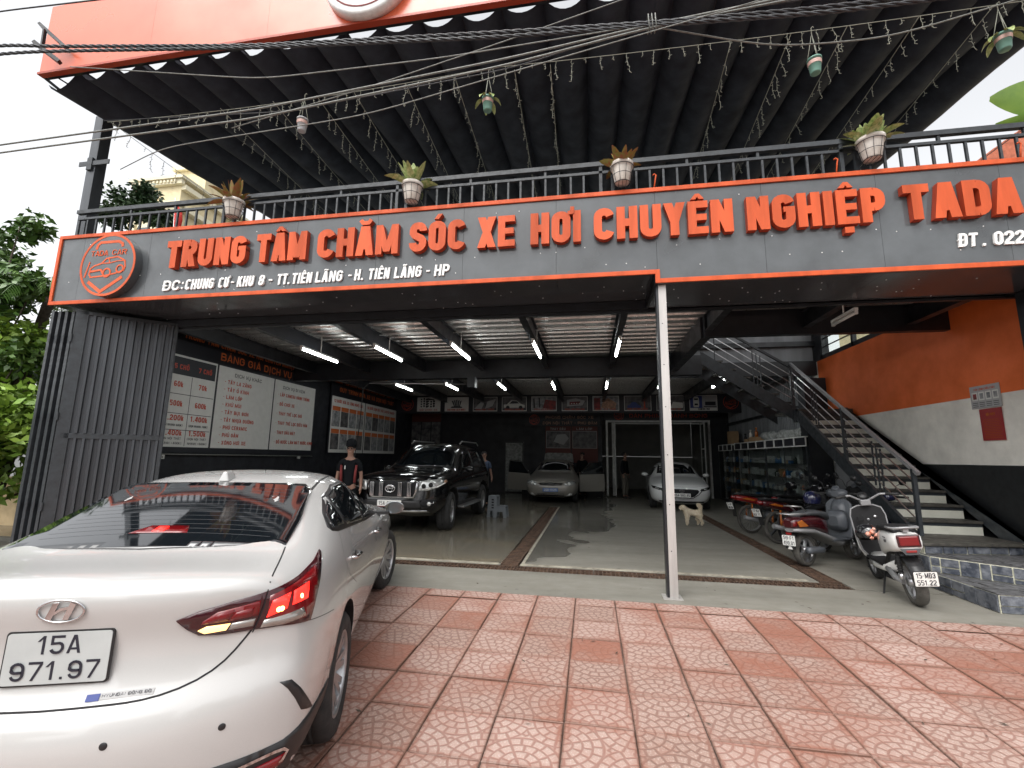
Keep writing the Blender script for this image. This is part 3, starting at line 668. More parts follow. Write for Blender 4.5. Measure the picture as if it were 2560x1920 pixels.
# profiled steel deck, one sheet per bay
def sheet(b, x0, x1, y0, y1, z=3.935, p=.30):
    y = y0; n = int((y1 - y0) / p)
    for i in range(n):
        y = y0 + i * p
        prof = [(0, .0), (.035, .055), (.085, .055), (.115, .0), (.30, .0)]
        for (a, za), (c, zc) in zip(prof[:-1], prof[1:]):
            k = len(b.v); b.v += [(x0, y + a, z + za), (x1, y + a, z + za), (x1, y + c, z + zc), (x0, y + c, z + zc)]; b.f.append((k, k + 3, k + 2, k + 1)); b.m.append(0); b.sm.append(False)
        # embossed dimples along the wide flats
        nx = int((x1 - x0) / .075)
        for j in range(nx):
            xx = x0 + (j + .5) * (x1 - x0) / nx
            b.add([(xx - .014, y + .16, z - .0005), (xx + .014, y + .16, z - .0005), (xx + .014, y + .235, z - .0005), (xx - .014, y + .235, z - .0005), (xx, y + .197, z - .011)], [(0, 4, 1), (1, 4, 2), (2, 4, 3), (3, 4, 0)])
edges = [-8.0] + BX + [5.5]
for a, b_ in zip(edges[:-1], edges[1:]):
    if a < 1.9: part('deck_sheet', 'galv', lambda b: sheet(b, a + .022, b_ - .022, 6.5, 10.9))
    else: part('deck_sheet', 'galv', lambda b: sheet(b, a + .022, b_ - .022, 6.5, 7.8))
    part('deck_sheet', 'galv', lambda b: sheet(b, a + .022, b_ - .022, 11.3 if a < 1.9 else 12.4, 17.8))
# window over the orange wall
wf = empty('window', (5.56, 10.4, 4.0)); wf.parent = bld; wf.location = (5.56, -1.6, 4.0)
mb = MB()
for (a, b_) in ((7.98, 8.06), (9.2, 9.28), (10.45, 10.53), (11.75, 11.85)): mb.box(5.54, 5.62, a, b_, 3.94, 4.85)
mb.box(5.54, 5.62, 7.98, 11.85, 3.935, 4.03); mb.box(5.54, 5.62, 7.98, 11.85, 4.80, 4.88)
for z in (4.22, 4.42, 4.62): mb.box(5.57, 5.60, 10.53, 11.75, z, z + .02)
mb.build('frame', 'black_paint', wf)
mb = MB(); mb.box(5.60, 5.606, 8.06, 11.75, 4.03, 4.80); mb.build('pane', 'pane_thin', wf)
part('wall', 'black_wall', lambda b: (b.box(5.56, 5.75, 6.3, 7.97, 3.94, 4.9), b.box(5.56, 5.75, 11.86, 19.6, 3.94, 6)))
# back room
part('door_frame', 'white_frame', lambda b: (b.box(.66, .74, 19.38, 19.46, 0, 3.0), b.box(.90, .98, 19.36, 19.42, 0, 2.98), b.box(4.70, 4.78, 19.38, 19.46, 0, 3.0), b.box(.66, 4.78, 19.37, 19.46, 3.0, 3.07), b.box(1.0, 4.4, 19.48, 19.52, 2.93, 2.975)))
part('side_wall', 'door_panel', lambda b: b.box(.30, .40, 19.8, 24, 0, 3.6)); part('side_wall', 'door_panel', lambda b: b.box(5.0, 5.1, 19.5, 24, 0, 3.6))
part('room_back_wall', 'door_panel', lambda b: (b.box(.4, 5.0, 24.0, 24.1, 0, 1.60), b.box(.4, 5.0, 24.01, 24.1, 1.62, 3.6)))
part('room_ceiling', 'door_panel', lambda b: b.box(.3, 5.1, 19.5, 24.1, 3.6, 3.7))
part('wall', 'black_wall', lambda b: (b.box(4.80, 5.5, 19.42, 19.5, 0, 3.93), b.box(.5, 4.8, 19.5, 19.6, 3.08, 3.93)))
def bifold(b, x, y, dx):
    b.box(x, x + dx * .03, y - .62, y, .03, 2.94)
dl = empty('folding_door_leaf', (1.02, 19.3, 0), label='white framed glass folding door leaf standing open left of the polishing room', cat='door')
mb = MB(); mb.box(.98, 1.01, 18.70, 19.34, .03, .10); mb.box(.98, 1.01, 18.70, 19.34, 2.88, 2.95); mb.box(.98, 1.01, 18.70, 18.76, .1, 2.88); mb.box(.98, 1.01, 19.28, 19.34, .1, 2.88); mb.box(.98, 1.01, 18.76, 19.28, 1.9, 1.94)
mb.build('frame', 'white_frame', dl); mb = MB(); mb.box(.99, 1.0, 18.76, 19.28, .1, 1.9); mb.box(.99, 1.0, 18.76, 19.28, 1.94, 2.88); mb.build('pane', 'glass_green', dl)
d2 = dup(dl, (4.42, 19.3, 0), 0, 'white framed glass folding door leaf standing open right of the polishing room')
# posters and doors on the back wall
wb = empty('white_door', (-3.2, 19.55, 0), label='pale grey panel door in the black back wall left of the silver sedan', cat='door')
mb = MB(); mb.box(-3.60, -2.88, 19.54, 19.59, .05, 2.10); mb.build('door_leaf', 'sheet_grey', wb)
mb = MB(); mb.box(-3.66, -3.61, 19.53, 19.59, .0, 2.16); mb.box(-2.87, -2.82, 19.53, 19.59, .0, 2.16); mb.box(-3.61, -2.87, 19.53, 19.59, 2.11, 2.16); mb.build('frame', 'black_paint', wb)

# ------------------------------------------------------------------ shop sign over the entrance
sg = empty('shop_sign', (-1, 5.4, 3.7), label='long grey shop sign with raised orange letters across the front of the garage', cat='sign')
SY = 5.40; XE = 6.4
seams = [-8.16] + [.83 - 1.22 * k for k in range(7, 0, -1)] + [.83, 2.05, 3.27, 4.49, 5.71, XE]
for a, b_ in zip(seams[:-1], seams[1:]):
    zb = 3.71 if b_ < .9 else 3.585
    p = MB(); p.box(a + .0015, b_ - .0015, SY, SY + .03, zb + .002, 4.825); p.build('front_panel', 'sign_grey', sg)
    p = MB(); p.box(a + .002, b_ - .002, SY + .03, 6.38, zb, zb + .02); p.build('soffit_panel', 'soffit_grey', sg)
p = MB(); p.box(-8.16, XE, 6.38, 6.395, 3.55, 4.6); p.box(-8.16, XE, SY + .031, 6.38, 4.805, 4.825); p.box(.80, .832, SY + .002, 6.378, 3.586, 3.709); p.box(-8.175, -8.161, SY, 6.38, 3.71, 4.825); p.build('box_frame', 'black_paint', sg)
mb = MB(); mb.box(-8.18, XE, 6.33, 6.44, 3.585, 3.70) ; mb.build('back_trim', 'black_paint', sg)
def trim(x0, x1, z0, z1): p = MB(); p.box(x0, x1, SY - .022, SY - .001, z0, z1); p.build('trim', 'orange', sg, bevel=.003)
trim(-8.18, XE, 4.775, 4.83); trim(-8.18, -8.125, 3.755, 4.775); trim(-8.18, .80, 3.70, 3.755); trim(.80, .855, 3.585, 3.755); trim(.855, XE, 3.585, 3.64)
words = [('TRUNG', -6.10, -4.72), ('TÂM', -4.62, -3.79), ('CHĂM', -3.67, -2.46), ('SÓC', -2.33, -1.545), ('XE', -1.40, -.90), ('HƠI', -.71, -.075), ('CHUYÊN', .08, 1.70), ('NGHIỆP', 1.83, 3.30), ('TADA', 3.44, 4.60), ('CAR', 4.75, 5.55)]
for w, a, b_ in words:
    if a < 0: b_ += .07 * b_ / 5.4
    if b_ > 0 and a > 0: a += .07 * a / 5.4
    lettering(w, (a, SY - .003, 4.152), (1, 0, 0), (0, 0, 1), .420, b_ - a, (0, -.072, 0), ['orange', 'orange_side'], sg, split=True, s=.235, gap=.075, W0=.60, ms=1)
addr = [('ĐC', -6.15, -5.87), (':', -5.85, -5.80), ('CHUNG', -5.77, -5.30), ('CƯ', -5.22, -5.06), ('-', -5.03, -4.97), ('KHU', -4.92, -4.66), ('8', -4.57, -4.49), ('-', -4.43, -4.36), ('TT.', -4.29, -4.09), ('TIÊN', -4.06, -3.76), ('LÃNG', -3.70, -3.30), ('-', -3.22, -3.16), ('H.', -3.12, -2.99), ('TIÊN', -2.92, -2.62), ('LÃNG', -2.55, -2.17), ('-', -2.11, -2.05), ('HP', -1.99, -1.79), ('ĐT', 3.99, 4.17), ('.', 4.21, 4.25), ('022', 4.32, 4.60)]
for w, a, b_ in addr:
    lettering(w, (a, SY - .002, 3.828), (1, 0, 0), (0, 0, 1), .155, b_ - a, (0, -.018, 0), 'letter_white', sg, split=True, s=.175, gap=.11, W0=.52, shear=.10)
rn = random.Random(5); mb = MB()
for k in range(46):
    x = -7.9 + k * .27 + rn.uniform(-.06, .06); z = rn.choice((3.80, 3.86, 4.06, 4.10, 4.66)); mb.lathe([(0, .0), (.006, -.003), (.007, 0)], (x, SY - .0005, z), (0, 1, 0), n=6)
for k in range(60):
    x = -7.6 + rn.random() * 12; y = rn.uniform(5.6, 6.3); z = 3.709 if x < .8 else 3.584; mb.box(x, x + .012, y, y + .012, z - .003, z)
q = mb.build('screws', 'letter_white', sg); q['kind'] = 'stuff'

def emblem(parent, cx, y, cz, r, m_ring, m_plate, ux=(1, 0, 0), uy=(0, 0, 1), dep=(0, -.09, 0), flat=False, m_line=None):
    """round car badge: disc, ring, arch, shield point, car outline and the words TADA CAR"""
    m_line = m_line or m_ring; O = Vector((cx, y, cz)); D = Vector(dep); dn = D.normalized(); t = .004 if not flat else .0015
    if m_plate: shape2d([circle(0, 0, r, 48)], O, ux, uy, D, m_plate, parent, 'badge_disc')
    F = O + (D if m_plate else Vector((0, 0, 0)))
    mb = MB()
    for pl in ribbon(circle(0, 0, r * .965, 56)[:-1], r * .07, True): mb.prism(pl, F, ux, uy, dn * t)
    mb.build('badge_ring', m_ring, parent)
    mb = MB(); i = 0
    def rib(pts, w, closed=False):
        nonlocal i
        for pl in ribbon([(a * r, b * r) for a, b in pts], w * r, closed): i += 1; mb.prism(pl, F, ux, uy, dn * (t + i * .00008))
    rib([(-.50, .52), (-.46, .66), (-.36, .74), (.30, .74), (.44, .66), (.46, .56)], .085)
    rib([(-.66, .12), (-.78, -.38)], .05)
    rib([(-.62, -.52), (-.12, -.86), (.60, -.42)], .10)
    car = [(-.62, -.28), (-.60, -.10), (-.48, -.02), (-.22, .05), (-.06, .20), (.34, .24), (.62, .10), (.66, -.10), (.62, -.22), (.30, -.30), (-.10, -.36), (-.55, -.38)]
    rib(car, .045, True); rib([(-.22, .05), (.10, .05), (.34, .10), (.62, .10)], .03); rib([(.08, .05), (.02, .22)], .03)
    rib(circle(.02, -.26, .13, 16)[:-1], .05, True); rib(circle(.48, -.16, .12, 16)[:-1], .045, True); rib([(-.58, -.2), (-.2, -.16), (-.1, -.30)], .06)
    mb.build('badge_emblem', m_line, parent)
    lettering('TADA', O + (D if m_plate else Vector()) + Vector(ux) * (-.66 * r) + Vector(uy) * (.30 * r), ux, uy, .17 * r, .62 * r, dn * (t + .002), m_line, parent, s=.14, name='badge_lettering', W0=.7)
    lettering('CAR', O + (D if m_plate else Vector()) + Vector(ux) * (.12 * r) + Vector(uy) * (.30 * r), ux, uy, .17 * r, .52 * r, dn * (t + .002), m_line, parent, s=.14, name='badge_lettering', W0=.7)
emblem(sg, -7.07, SY - .001, 4.25, .49, 'orange', 'sign_grey', dep=(0, -.11, 0))

# fascia above, carrying the awning
fa = empty('roof_fascia', (-1, 4.72, 7.1), label='tall orange metal fascia board above the pleated awning', cat='fascia')
fs_ = [-8.14, -6.2, -4.3, -2.4, -.5, 1.4, 3.3, 5.2, 6.6]
for a, b_ in zip(fs_[:-1], fs_[1:]):
    p = MB(); p.box(a + .001, b_ - .001, 4.72, 4.75, 7.13, 8.30); p.build('fascia_panel', 'fascia_orange', fa)
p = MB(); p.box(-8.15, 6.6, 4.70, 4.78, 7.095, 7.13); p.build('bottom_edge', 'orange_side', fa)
p = MB(); p.box(-8.15, 6.6, 4.80, 4.86, 7.14, 7.20); p.box(-8.15, 6.6, 4.80, 4.86, 8.1, 8.16); p.build('steel_rail', 'black_paint', fa)
p = MB(); p.lathe([(0, .0), (.60, 0), (.60, .12), (.57, .135), (0, .135)], (-2.83, 4.72, 7.72), (0, -1, 0), n=56); p.build('badge_disc', 'letter_white', fa)
p = MB()
for pl in ribbon(circle(0, 0, .50, 48)[:-1], .02, True): p.prism(pl, (-2.83, 4.584, 7.72), (1, 0, 0), (0, 0, 1), (0, -.004, 0))
p.build('badge_ring', 'cloth_red', fa)

# awning cloth hung in folds
aw = empty('awning', (-1, 8, 7.3), label='pleated black awning cloth stretched over the terrace', cat='awning')
def az(y): return 7.24 + .11 * (y - 4.85)
NF = 26; fx0, fx1 = -8.14, 6.02; pw = (fx1 - fx0) / NF
ys = [4.85 + i * (13.2 - 4.85) / 16 for i in range(17)]
for f in range(NF):
    b = MB(); n = 8; sag = .21 + .02 * math.sin(f * 2.3)
    for yi, y in enumerate(ys):
        for k in range(n + 1):
            u = k / n; xx = fx0 + (f + u) * pw + (.0 if k in (0, n) else .012 * math.sin(yi * 1.1 + f))
            eo = .19 * max(0, 1 - 1.2 * u) if f == 0 else (.16 * max(0, 1.2 * u - .2) if f == NF - 1 else 0); b.v.append((xx, y, az(y) - eo - sag * (1 - (2 * u - 1) ** 2) ** .8 - .006 * math.sin(yi * 1.7 + f * .9)))
    for yi in range(len(ys) - 1):
        for k in range(n):
            a = yi * (n + 1) + k; b.f.append((a, a + 1, a + n + 2, a + n + 1)); b.m.append(0); b.sm.append(True)
    b.build('cloth_fold', 'awning', aw)
p = MB()
for f in range(0, NF + 1): p.tube([(fx0 + f * pw, 4.82, az(4.82) + .01), (fx0 + f * pw, 13.2, az(13.2) + .01)], .012, 6)
p.build('guide_wires', 'black_paint', aw)
p = MB(); p.bar((-8.13, 4.78, 7.11), (-8.13, 5.02, 7.08), .03); p.build('side_frame', 'black_paint', aw)
p = MB(); p.bar((6.05, 4.8, 7.2), (6.05, 13.2, az(13.2)), .05); p.build('side_frame', 'black_paint', aw)

# posts of the terrace
def post(x, y, z1, lab, w=.16):
    t = empty('steel_post', (x, y, 4.6), label=lab, cat='post'); p = MB(); p.box(x - w / 2, x + w / 2, y - w / 2, y + w / 2, 4.6, z1); p.build('shaft', 'gate_steel', t, bevel=.006)
    p = MB(); p.box(x - .22, x + .38, y - .11, y - .095, 6.20, 6.28); p.box(x - .05, x + .05, y - .12, y - .08, 6.12, 6.34); p.build('cable_clamp', 'rail_steel', t)
post(-8.17, 5.70, 7.15, 'tall dark steel post at the left end of the terrace carrying the cables', .17)

# front steel column
cl = empty('entrance_column', (.87, 5.5, 0), label='slim steel column with pale front face in the middle of the entrance', cat='column')
p = MB(); p.box(.812, .926, 5.46, 5.57, 0.012, 3.585); p.build('shaft', 'black_paint', cl)
p = MB(); p.box(.838, .927, 5.448, 5.459, .012, 3.583); p.build('front_face', 'column_face', cl, bevel=.002)
p = MB(); p.box(.77, .97, 5.42, 5.61, 0, .011); p.build('base_plate', 'column_face', cl)
p = MB()
for z in (.5, 1.0, 1.55, 2.1, 2.6, 3.1): p.lathe([(0, -.004), (.006, -.003), (.007, 0)], (.87, 5.447, z), (0, 1, 0), n=6)
q = p.build('screws', 'black_paint', cl); q['kind'] = 'stuff'

# folding gate on the left
def gate_leaf(x, y, ang, label, ribs=True, L=1.28):
    t = empty('gate_leaf', (x, y, 0), ang, label=label, cat='gate', group='folded steel gate leaves at the left of the entrance')
    z0, z1 = .06, 3.64; w = .055; wl = .15 if 'price' in label else w
    p = MB(); p.box(0, wl, -w / 2, w / 2, z0, z1); p.box(L - w, L, -w / 2, w / 2, z0, z1); p.box(w, L - w, -w / 2, w / 2, z1 - w, z1); p.box(w, L - w, -w / 2, w / 2, z0, z0 + w); p.box(w, L - w, -w / 2, w / 2, 1.68, 1.76); p.build('frame', 'rail_steel', t, world=False, bevel=.003)
    for (a, b_) in ((z0 + w, 1.68), (1.76, z1 - w)):
        p = MB(); n = 11; pt = (L - w - wl) / n
        for k in range(n):
            xx = wl + k * pt; pr = [(0, 0), (pt * .5, 0), (pt * .60, .038), (pt * .90, .038), (pt, 0)]
            for (u, d), (u2, d2) in zip(pr[:-1], pr[1:]):
                i = len(p.v); p.v += [(xx + u, -d + .0, a), (xx + u2, -d2, a), (xx + u2, -d2, b_), (xx + u, -d, b_)]; p.f.append((i, i + 1, i + 2, i + 3)); p.m.append(0); p.sm.append(False)
        p.build('corrugated_sheet', 'gate_steel', t, world=False)
    p = MB()
    for z in (.7, 2.0, 3.2): p.lathe([(.014, -.06), (.014, .06)], (-.005, -.035, z), (0, 0, 1), n=8)
    p.build('hinge', 'rail_steel', t, world=False)
    return t
gate_leaf(-7.78, 5.50, math.atan2(.80, .88), 'corrugated steel gate leaf swung open beside the price board')
for k, (xx, lab) in enumerate(((-8.20, 'outermost of the folded gate leaves seen edge on'), (-8.10, 'second folded gate leaf from the hedge seen edge on'), (-8.00, 'third folded gate leaf from the hedge seen edge on'), (-7.90, 'fourth folded gate leaf from the hedge seen edge on'))):
    gate_leaf(xx, 5.48 + .02 * k, R(88 + k), lab)

# railing on the terrace front
rl = empty('terrace_railing', (-1, 5.5, 4.83), label='dark grey steel railing along the terrace above the shop sign', cat='railing')
RY = 5.5
def rb(name, *a): p = MB(); p.box(*a); return p.build(name, 'rail_steel', rl)
rb('top_rail', -8.08, 5.6, RY - .03, RY + .03, 5.255, 5.315); rb('middle_rail', -8.05, 5.6, RY - .02, RY + .02, 5.15, 5.185); rb('bottom_rail', -8.05, 5.6, RY - .02, RY + .02, 4.84, 4.875)
bal = MB(); bal.box(-.0125, .0125, -.0125, .0125, 0, .274); bm_ = None
x = -8.03; pp = [-5.38, -5.20, -2.62, -2.48, .18, .33, 3.0, 3.16, 5.55]
first = None; k = 0
while x < 5.55:
    if all(abs(x - q) > .06 for q in pp) and not any(a < x < b_ for a, b_ in ((-5.38, -5.2), (-2.62, -2.48), (.18, .33), (3.0, 3.16))):
        if first is None:
            first = MB(); first.box(x - .0125, x + .0125, RY - .0125, RY + .0125, 4.876, 5.149); first = first.build('baluster', 'rail_steel', rl); fx = x
        else:
            c = first.copy(); COL.objects.link(c); c.parent = rl; c.location = first.location + Vector((x - fx, 0, 0))
    x += .1665
for q in pp: rb('post', q - .02, q + .02, RY - .02, RY + .02, 4.83, 5.254)
for q in (-7.06, -6.25, -4.3, -3.48, -1.56, -.54, 1.25, 2.08, 4.03, 4.88): rb('spacer', q - .015, q + .015, RY - .015, RY + .015, 5.186, 5.254)
# two orange hooks standing on the rail foot
for (x, lab) in ((.86, 'small orange cable hook behind the railing near the third planter'), (2.92, 'small orange cable hook behind the railing near the fourth planter'), (4.76, 'small orange cable hook behind the railing at the far right')):
    p = MB(); p.tube([(x - .03, 5.42, 4.83), (x - .01, 5.42, 4.97), (x, 5.42, 5.02), (x - .02, 5.42, 5.035), (x - .04, 5.42, 5.02)], .009, 8); tag(p.build('cable_hook', 'orange', loc=(x, 5.42, 4.83)), lab, 'hook')

# ------------------------------------------------------------------ stairs
sc = empty('staircase', (5.0, 7.3, 0), label='black steel staircase with white risers climbing along the orange and white wall', cat='staircase')
XL, XR = 4.53, 5.46; S0, Z0_ = (7.42, .50), None
def sz(y): return .50 + .628 * (y - 7.38)
NS = 11; rise = .193; run = rise / .628
def stringer(b, x0, x1, y0=6.9, y1=10.86):
    pts = [(y0, max(sz(y0) - .26, .0)), (y0, sz(y0) - .02), (y1, sz(y1) - .02), (y1, sz(y1) - .30)]
    b.prism([(a, c) for a, c in pts], (x0, 0, 0), (0, 1, 0), (0, 0, 1), (x1 - x0, 0, 0))
def strpart(x0, x1, y0):
    p = MB(); stringer(p, x0, x1, y0); p.build('stringer', 'rail_steel', sc)
strpart(XL - .05, XL + .0, 7.25); strpart(XR, XR + .05, 6.0)
for k in range(NS):
    y = 7.36 + k * run; z = .50 + k * rise
    p = MB(); p.box(XL + .002, XR - .002, y - .02, y + run + .015, z - .035, z); p.build('tread', 'tread', sc, bevel=.004)
    if k < NS:
        p = MB(); p.box(XL + .004, XR - .004, y + run + .004, y + run + .012, z + rise - .081, z + rise - .036); p.build('riser_shade', 'rail_steel', sc)  # dark strip standing in for the shadow under the next tread
        p = MB(); p.box(XL + .004, XR - .004, y + run + .004, y + run + .014, z + .0005, z + rise - .082); p.build('riser', 'riser', sc)
zl = .50 + NS * rise
p = MB(); p.box(XL - .05, 5.54, 7.36 + NS * run - .02, 12.08, zl - .05, zl); p.build('landing', 'tread', sc)
p = MB(); p.box(XL - .06, XL - .0, 10.86, 11.0, zl - .28, zl); p.box(XL - .06, 5.54, 7.36 + NS * run - .02, 7.36 + NS * run + .02, zl - .25, zl - .051); p.build('landing_beam', 'rail_steel', sc)
# second flight rising towards the left
n2 = 6; r2 = (4.0 - zl) / (n2 + 1); run2 = .29
for k in range(n2):
    x1 = XL - k * run2; z = zl + (k + 1) * r2
    p = MB(); p.box(x1 - run2 - .01, x1 + .01, 11.06, 12.0, z - .035, z); p.build('tread', 'tread', sc)
for yy in (11.0, 12.02):
    p = MB(); p.prism([(XL + .0, zl - .24), (XL, zl + .06), (2.60, zl + .06 + .69 * (XL - 2.60)), (2.60, zl - .24 + .69 * (XL - 2.60))], (0, yy, 0), (1, 0, 0), (0, 0, 1), (0, .05, 0)); p.build('stringer', 'rail_steel', sc)
# balustrade of both flights
def hb(name, p0, p1, w, h=None, m='rail_steel'): p = MB(); p.bar(p0, p1, w, h); p.build(name, m, sc)
HX = XL - .02
def hz(y): return sz(y) + .90
hb('handrail', (HX, 7.30, hz(7.30)), (HX, 11.02, hz(11.02)), .05, .05, 'bike_silver')
for q in (.18, .36, .54, .72): hb('rail_bar', (HX, 7.42, sz(7.42) + q), (HX, 10.98, sz(10.98) + q), .014, .014, 'steel_bright')
for y in (7.40, 9.08): hb('newel', (HX, y, sz(y) - .06), (HX, y, hz(y) + .0), .05)
hb('newel', (HX, 11.02, zl - .05), (HX, 11.02, zl + 1.0), .06)
for y in (8.10, 8.20, 8.30, 9.96, 10.06, 10.16): hb('rail_upright', (HX, y, sz(y) + .06), (HX, y, sz(y) + .76), .02)
def hx(x): return zl + .06 + .69 * (XL - x)
hb('handrail', (HX, 11.02, zl + .98), (2.5, 11.02, hx(2.5) + .86), .05, .05, 'black_paint')
for q in (.18, .36, .54, .72): hb('rail_bar', (HX, 11.02, hx(HX) + q), (2.5, 11.02, hx(2.5) + q), .014, .014, 'steel_bright')
for x in (3.72, 3.80, 3.88, 2.9): hb('rail_upright', (x, 11.02, hx(x)), (x, 11.02, hx(x) + .76), .02)
hb('newel', (2.52, 11.02, hx(2.52)), (2.52, 11.02, hx(2.52) + .9), .05)

# slate clad steps at the foot
st = empty('stone_steps', (4.7, 6.2, 0), label='dark slate clad winder steps with pale joints at the stair foot', cat='steps')
def core(poly, z0, z1):
    p = MB(); p.prism(poly, (0, 0, z0), (1, 0, 0), (0, 1, 0), (0, 0, z1 - z0)); p.build('step_core', 'grout', st)
P1 = [(4.10, 5.69), (6.9, 5.69), (6.9, 7.4), (4.10, 7.4)]
P2 = [(4.12, 6.65), (4.72, 6.12), (5.55, 5.98), (6.9, 5.98), (6.9, 7.4), (4.12, 7.4)]
P3 = [(4.16, 6.80), (5.44, 7.00), (5.44, 7.4), (4.16, 7.4)]
core(P1, 0, .178); core(P2, .178, .363); core(P3, .363, .468)
p = MB(); p.prism([(4.12, 6.76), (5.46, 6.96), (5.46, 7.42), (4.12, 7.42)], (0, 0, .468), (1, 0, 0), (0, 1, 0), (0, 0, .035)); p.build('top_slab', 'tread', st, bevel=.004)
def clad(a, b_, z0, z1, seed, t=.014):
    """irregular slate pieces on the vertical face from a to b"""
    rr = random.Random(seed); a, b_ = Vector(a), Vector(b_); d = (b_ - a); L = d.length; d.normalize(); n = Vector((d.y, -d.x)); H = z1 - z0; g = .013; x = 0
    pat = 0
    while x < L - .02:
        w = rr.choice((.09, .24, .17, .30)) * (H / .18) ** .5; w = min(w, L - x)
        if L - x - w < .05: w = L - x
        cuts = [[(0, 1)], [(0, .42), (.42, 1)], [(0, .3), (.3, 1)], [(0, 1)]][(pat + rr.randint(0, 1)) % 4] if H > .12 else [(0, 1)]
        for (u, v) in cuts:
            p = MB(); A = a + d * (x + g / 2); B = a + d * (x + w - g / 2); za = z0 + H * u + g / 2; zb = z0 + H * v - g / 2; j = lambda: rr.uniform(-.003, .003)
            tt = t + rr.uniform(-.003, .004); q = [(A.x, A.y), (B.x, B.y), (B.x + n.x * tt, B.y + n.y * tt), (A.x + n.x * tt, A.y + n.y * tt)]
            vs = [(q[0][0], q[0][1], za + j()), (q[1][0], q[1][1], za + j()), (q[2][0], q[2][1], za + j()), (q[3][0], q[3][1], za + j()), (q[0][0], q[0][1], zb), (q[1][0], q[1][1], zb), (q[2][0], q[2][1], zb + j()), (q[3][0], q[3][1], zb + j())]
            p.add(vs, [(0, 3, 2, 1), (4, 5, 6, 7), (0, 1, 5, 4), (1, 2, 6, 5), (2, 3, 7, 6), (3, 0, 4, 7)]); p.build('stone', 'slate', st, bevel=.002)
        x += w; pat += 1
clad((4.10, 7.35), (4.10, 5.69), .0, .178, 3); clad((4.10, 5.69), (6.9, 5.69), .0, .178, 4)
clad((4.12, 7.35), (4.12, 6.65), .182, .362, 5); clad((4.12, 6.65), (4.72, 6.12), .182, .362, 6); clad((4.72, 6.12), (5.55, 5.98), .182, .362, 7); clad((5.55, 5.98), (6.9, 5.98), .182, .362, 8)
clad((4.16, 6.80), (5.44, 7.0), .366, .466, 9)
# slate on the treads of the steps, laid in strips
def topclad(x0, x1, y0, y1, z, poly, seed):
    rr = random.Random(seed); y = y0
    while y < y1:
        h = rr.choice((.09, .13, .17)); x = x0 + rr.uniform(-.1, 0)
        while x < x1:
            w = rr.choice((.16, .24, .34)); xa, xb, ya, yb = max(x, x0) + .004, min(x + w, x1) - .004, y + .004, min(y + h, y1) - .004
            cx, cy = (xa + xb) / 2, (ya + yb) / 2
            if xb - xa > .03 and yb - ya > .03 and all(inside(poly, px, py) for px, py in ((xa, ya), (xb, ya), (xa, yb), (xb, yb))):
                p = MB(); p.box(xa, xb, ya, yb, z, z + .010 + rr.uniform(0, .003)); p.build('stone', 'slate_top', st)
            x += w
        y += h
def inside(poly, x, y):
    c = False; n = len(poly)
    for i in range(n):
        (x1, y1), (x2, y2) = poly[i], poly[i - 1]
        if (y1 > y) != (y2 > y) and x < (x2 - x1) * (y - y1) / (y2 - y1) + x1: c = not c
    return c
for (poly, zz) in ((P1, .178), (P2, .363)):
    p = MB(); p.prism(poly, (0, 0, zz), (1, 0, 0), (0, 1, 0), (0, 0, .003)); p.build('top_bed', 'slate_top', st)
topclad(4.09, 6.6, 5.68, 6.9, .178, [(4.09, 5.67), (6.9, 5.67), (6.9, 5.99), (5.55, 5.99), (4.72, 6.13), (4.1, 6.66)], 12)
topclad(4.12, 6.6, 5.99, 7.1, .363, [(4.11, 6.66), (4.73, 6.11), (5.56, 5.97), (6.9, 5.97), (6.9, 7.3), (5.46, 7.3), (5.46, 6.99), (4.11, 6.79)], 13)

# leaf bits and grit lying on the pavement
b = MB(); rr = random.Random(77)
for k in range(170):
    x = rr.uniform(-1.5, 6); y = rr.uniform(.8, 6.1) if k % 3 else rr.uniform(5.3, 9); z = (SL * (y - 5.28) + .002) if y < 5.28 else .001; a = rr.uniform(0, 6.28); L_ = rr.uniform(.006, .028); w_ = L_ * rr.uniform(.2, .5); c_, s_ = math.cos(a), math.sin(a)
    b.add([(x - c_ * L_, y - s_ * L_, z), (x + s_ * w_, y - c_ * w_, z + .003), (x + c_ * L_, y + s_ * L_, z + .004), (x - s_ * w_, y + c_ * w_, z + .001)], [(0, 1, 2, 3)])
tag(b.build('leaf_litter', 'bark'), 'dry leaf bits and grit scattered over the pavement', 'litter', kind='stuff')
# ------------------------------------------------------------------ printed boards on the left wall (plane x = -7.95, facing +x; text runs along +y)
WX = -7.95
def quadx(b, y0, y1, z0, z1, d, m=0): b.box(WX, WX + d, y0, y1, z0, z1, m)
def wtext(txt, y0, z, h, w, m, parent, d=.006, s=.2, **k):
    lettering(txt, (WX + d, y0, z), (0, 1, 0), (0, 0, 1), h, w, (.0012, 0, 0), m, parent, name='lettering', s=s, **k)
pb = empty('price_board', (WX, 9.8, 2.7), label='big black and white price board with orange prices behind the steel gate leaf', cat='notice board')
p = MB(); quadx(p, 7.20, 12.10, 1.50, 4.0, .004); p.build('backing', 'print_black', pb)
p = MB(); quadx(p, 7.22, 12.10, 1.46, 1.495, .02); p.build('frame', 'black_paint', pb)
def pan(par, y0, y1, z0, z1, m='print_white', d=.005, nm='panel'): p = MB(); p.box(WX + .0042, WX + d, y0, y1, z0, z1); return p.build(nm, m, par)
pan(pb, 7.26, 8.44, 1.60, 3.40); pan(pb, 8.49, 10.26, 1.60, 3.39); pan(pb, 10.30, 12.04, 1.60, 3.39)
p = MB(); p.box(WX + .0051, WX + .0058, 7.28, 8.41, 3.01, 3.36); p.build('header_cell', 'print_black', pb)
p = MB()
for z in (2.63, 2.25, 1.93): p.box(WX + .0051, WX + .0056, 7.28, 8.42, z - .006, z + .006)
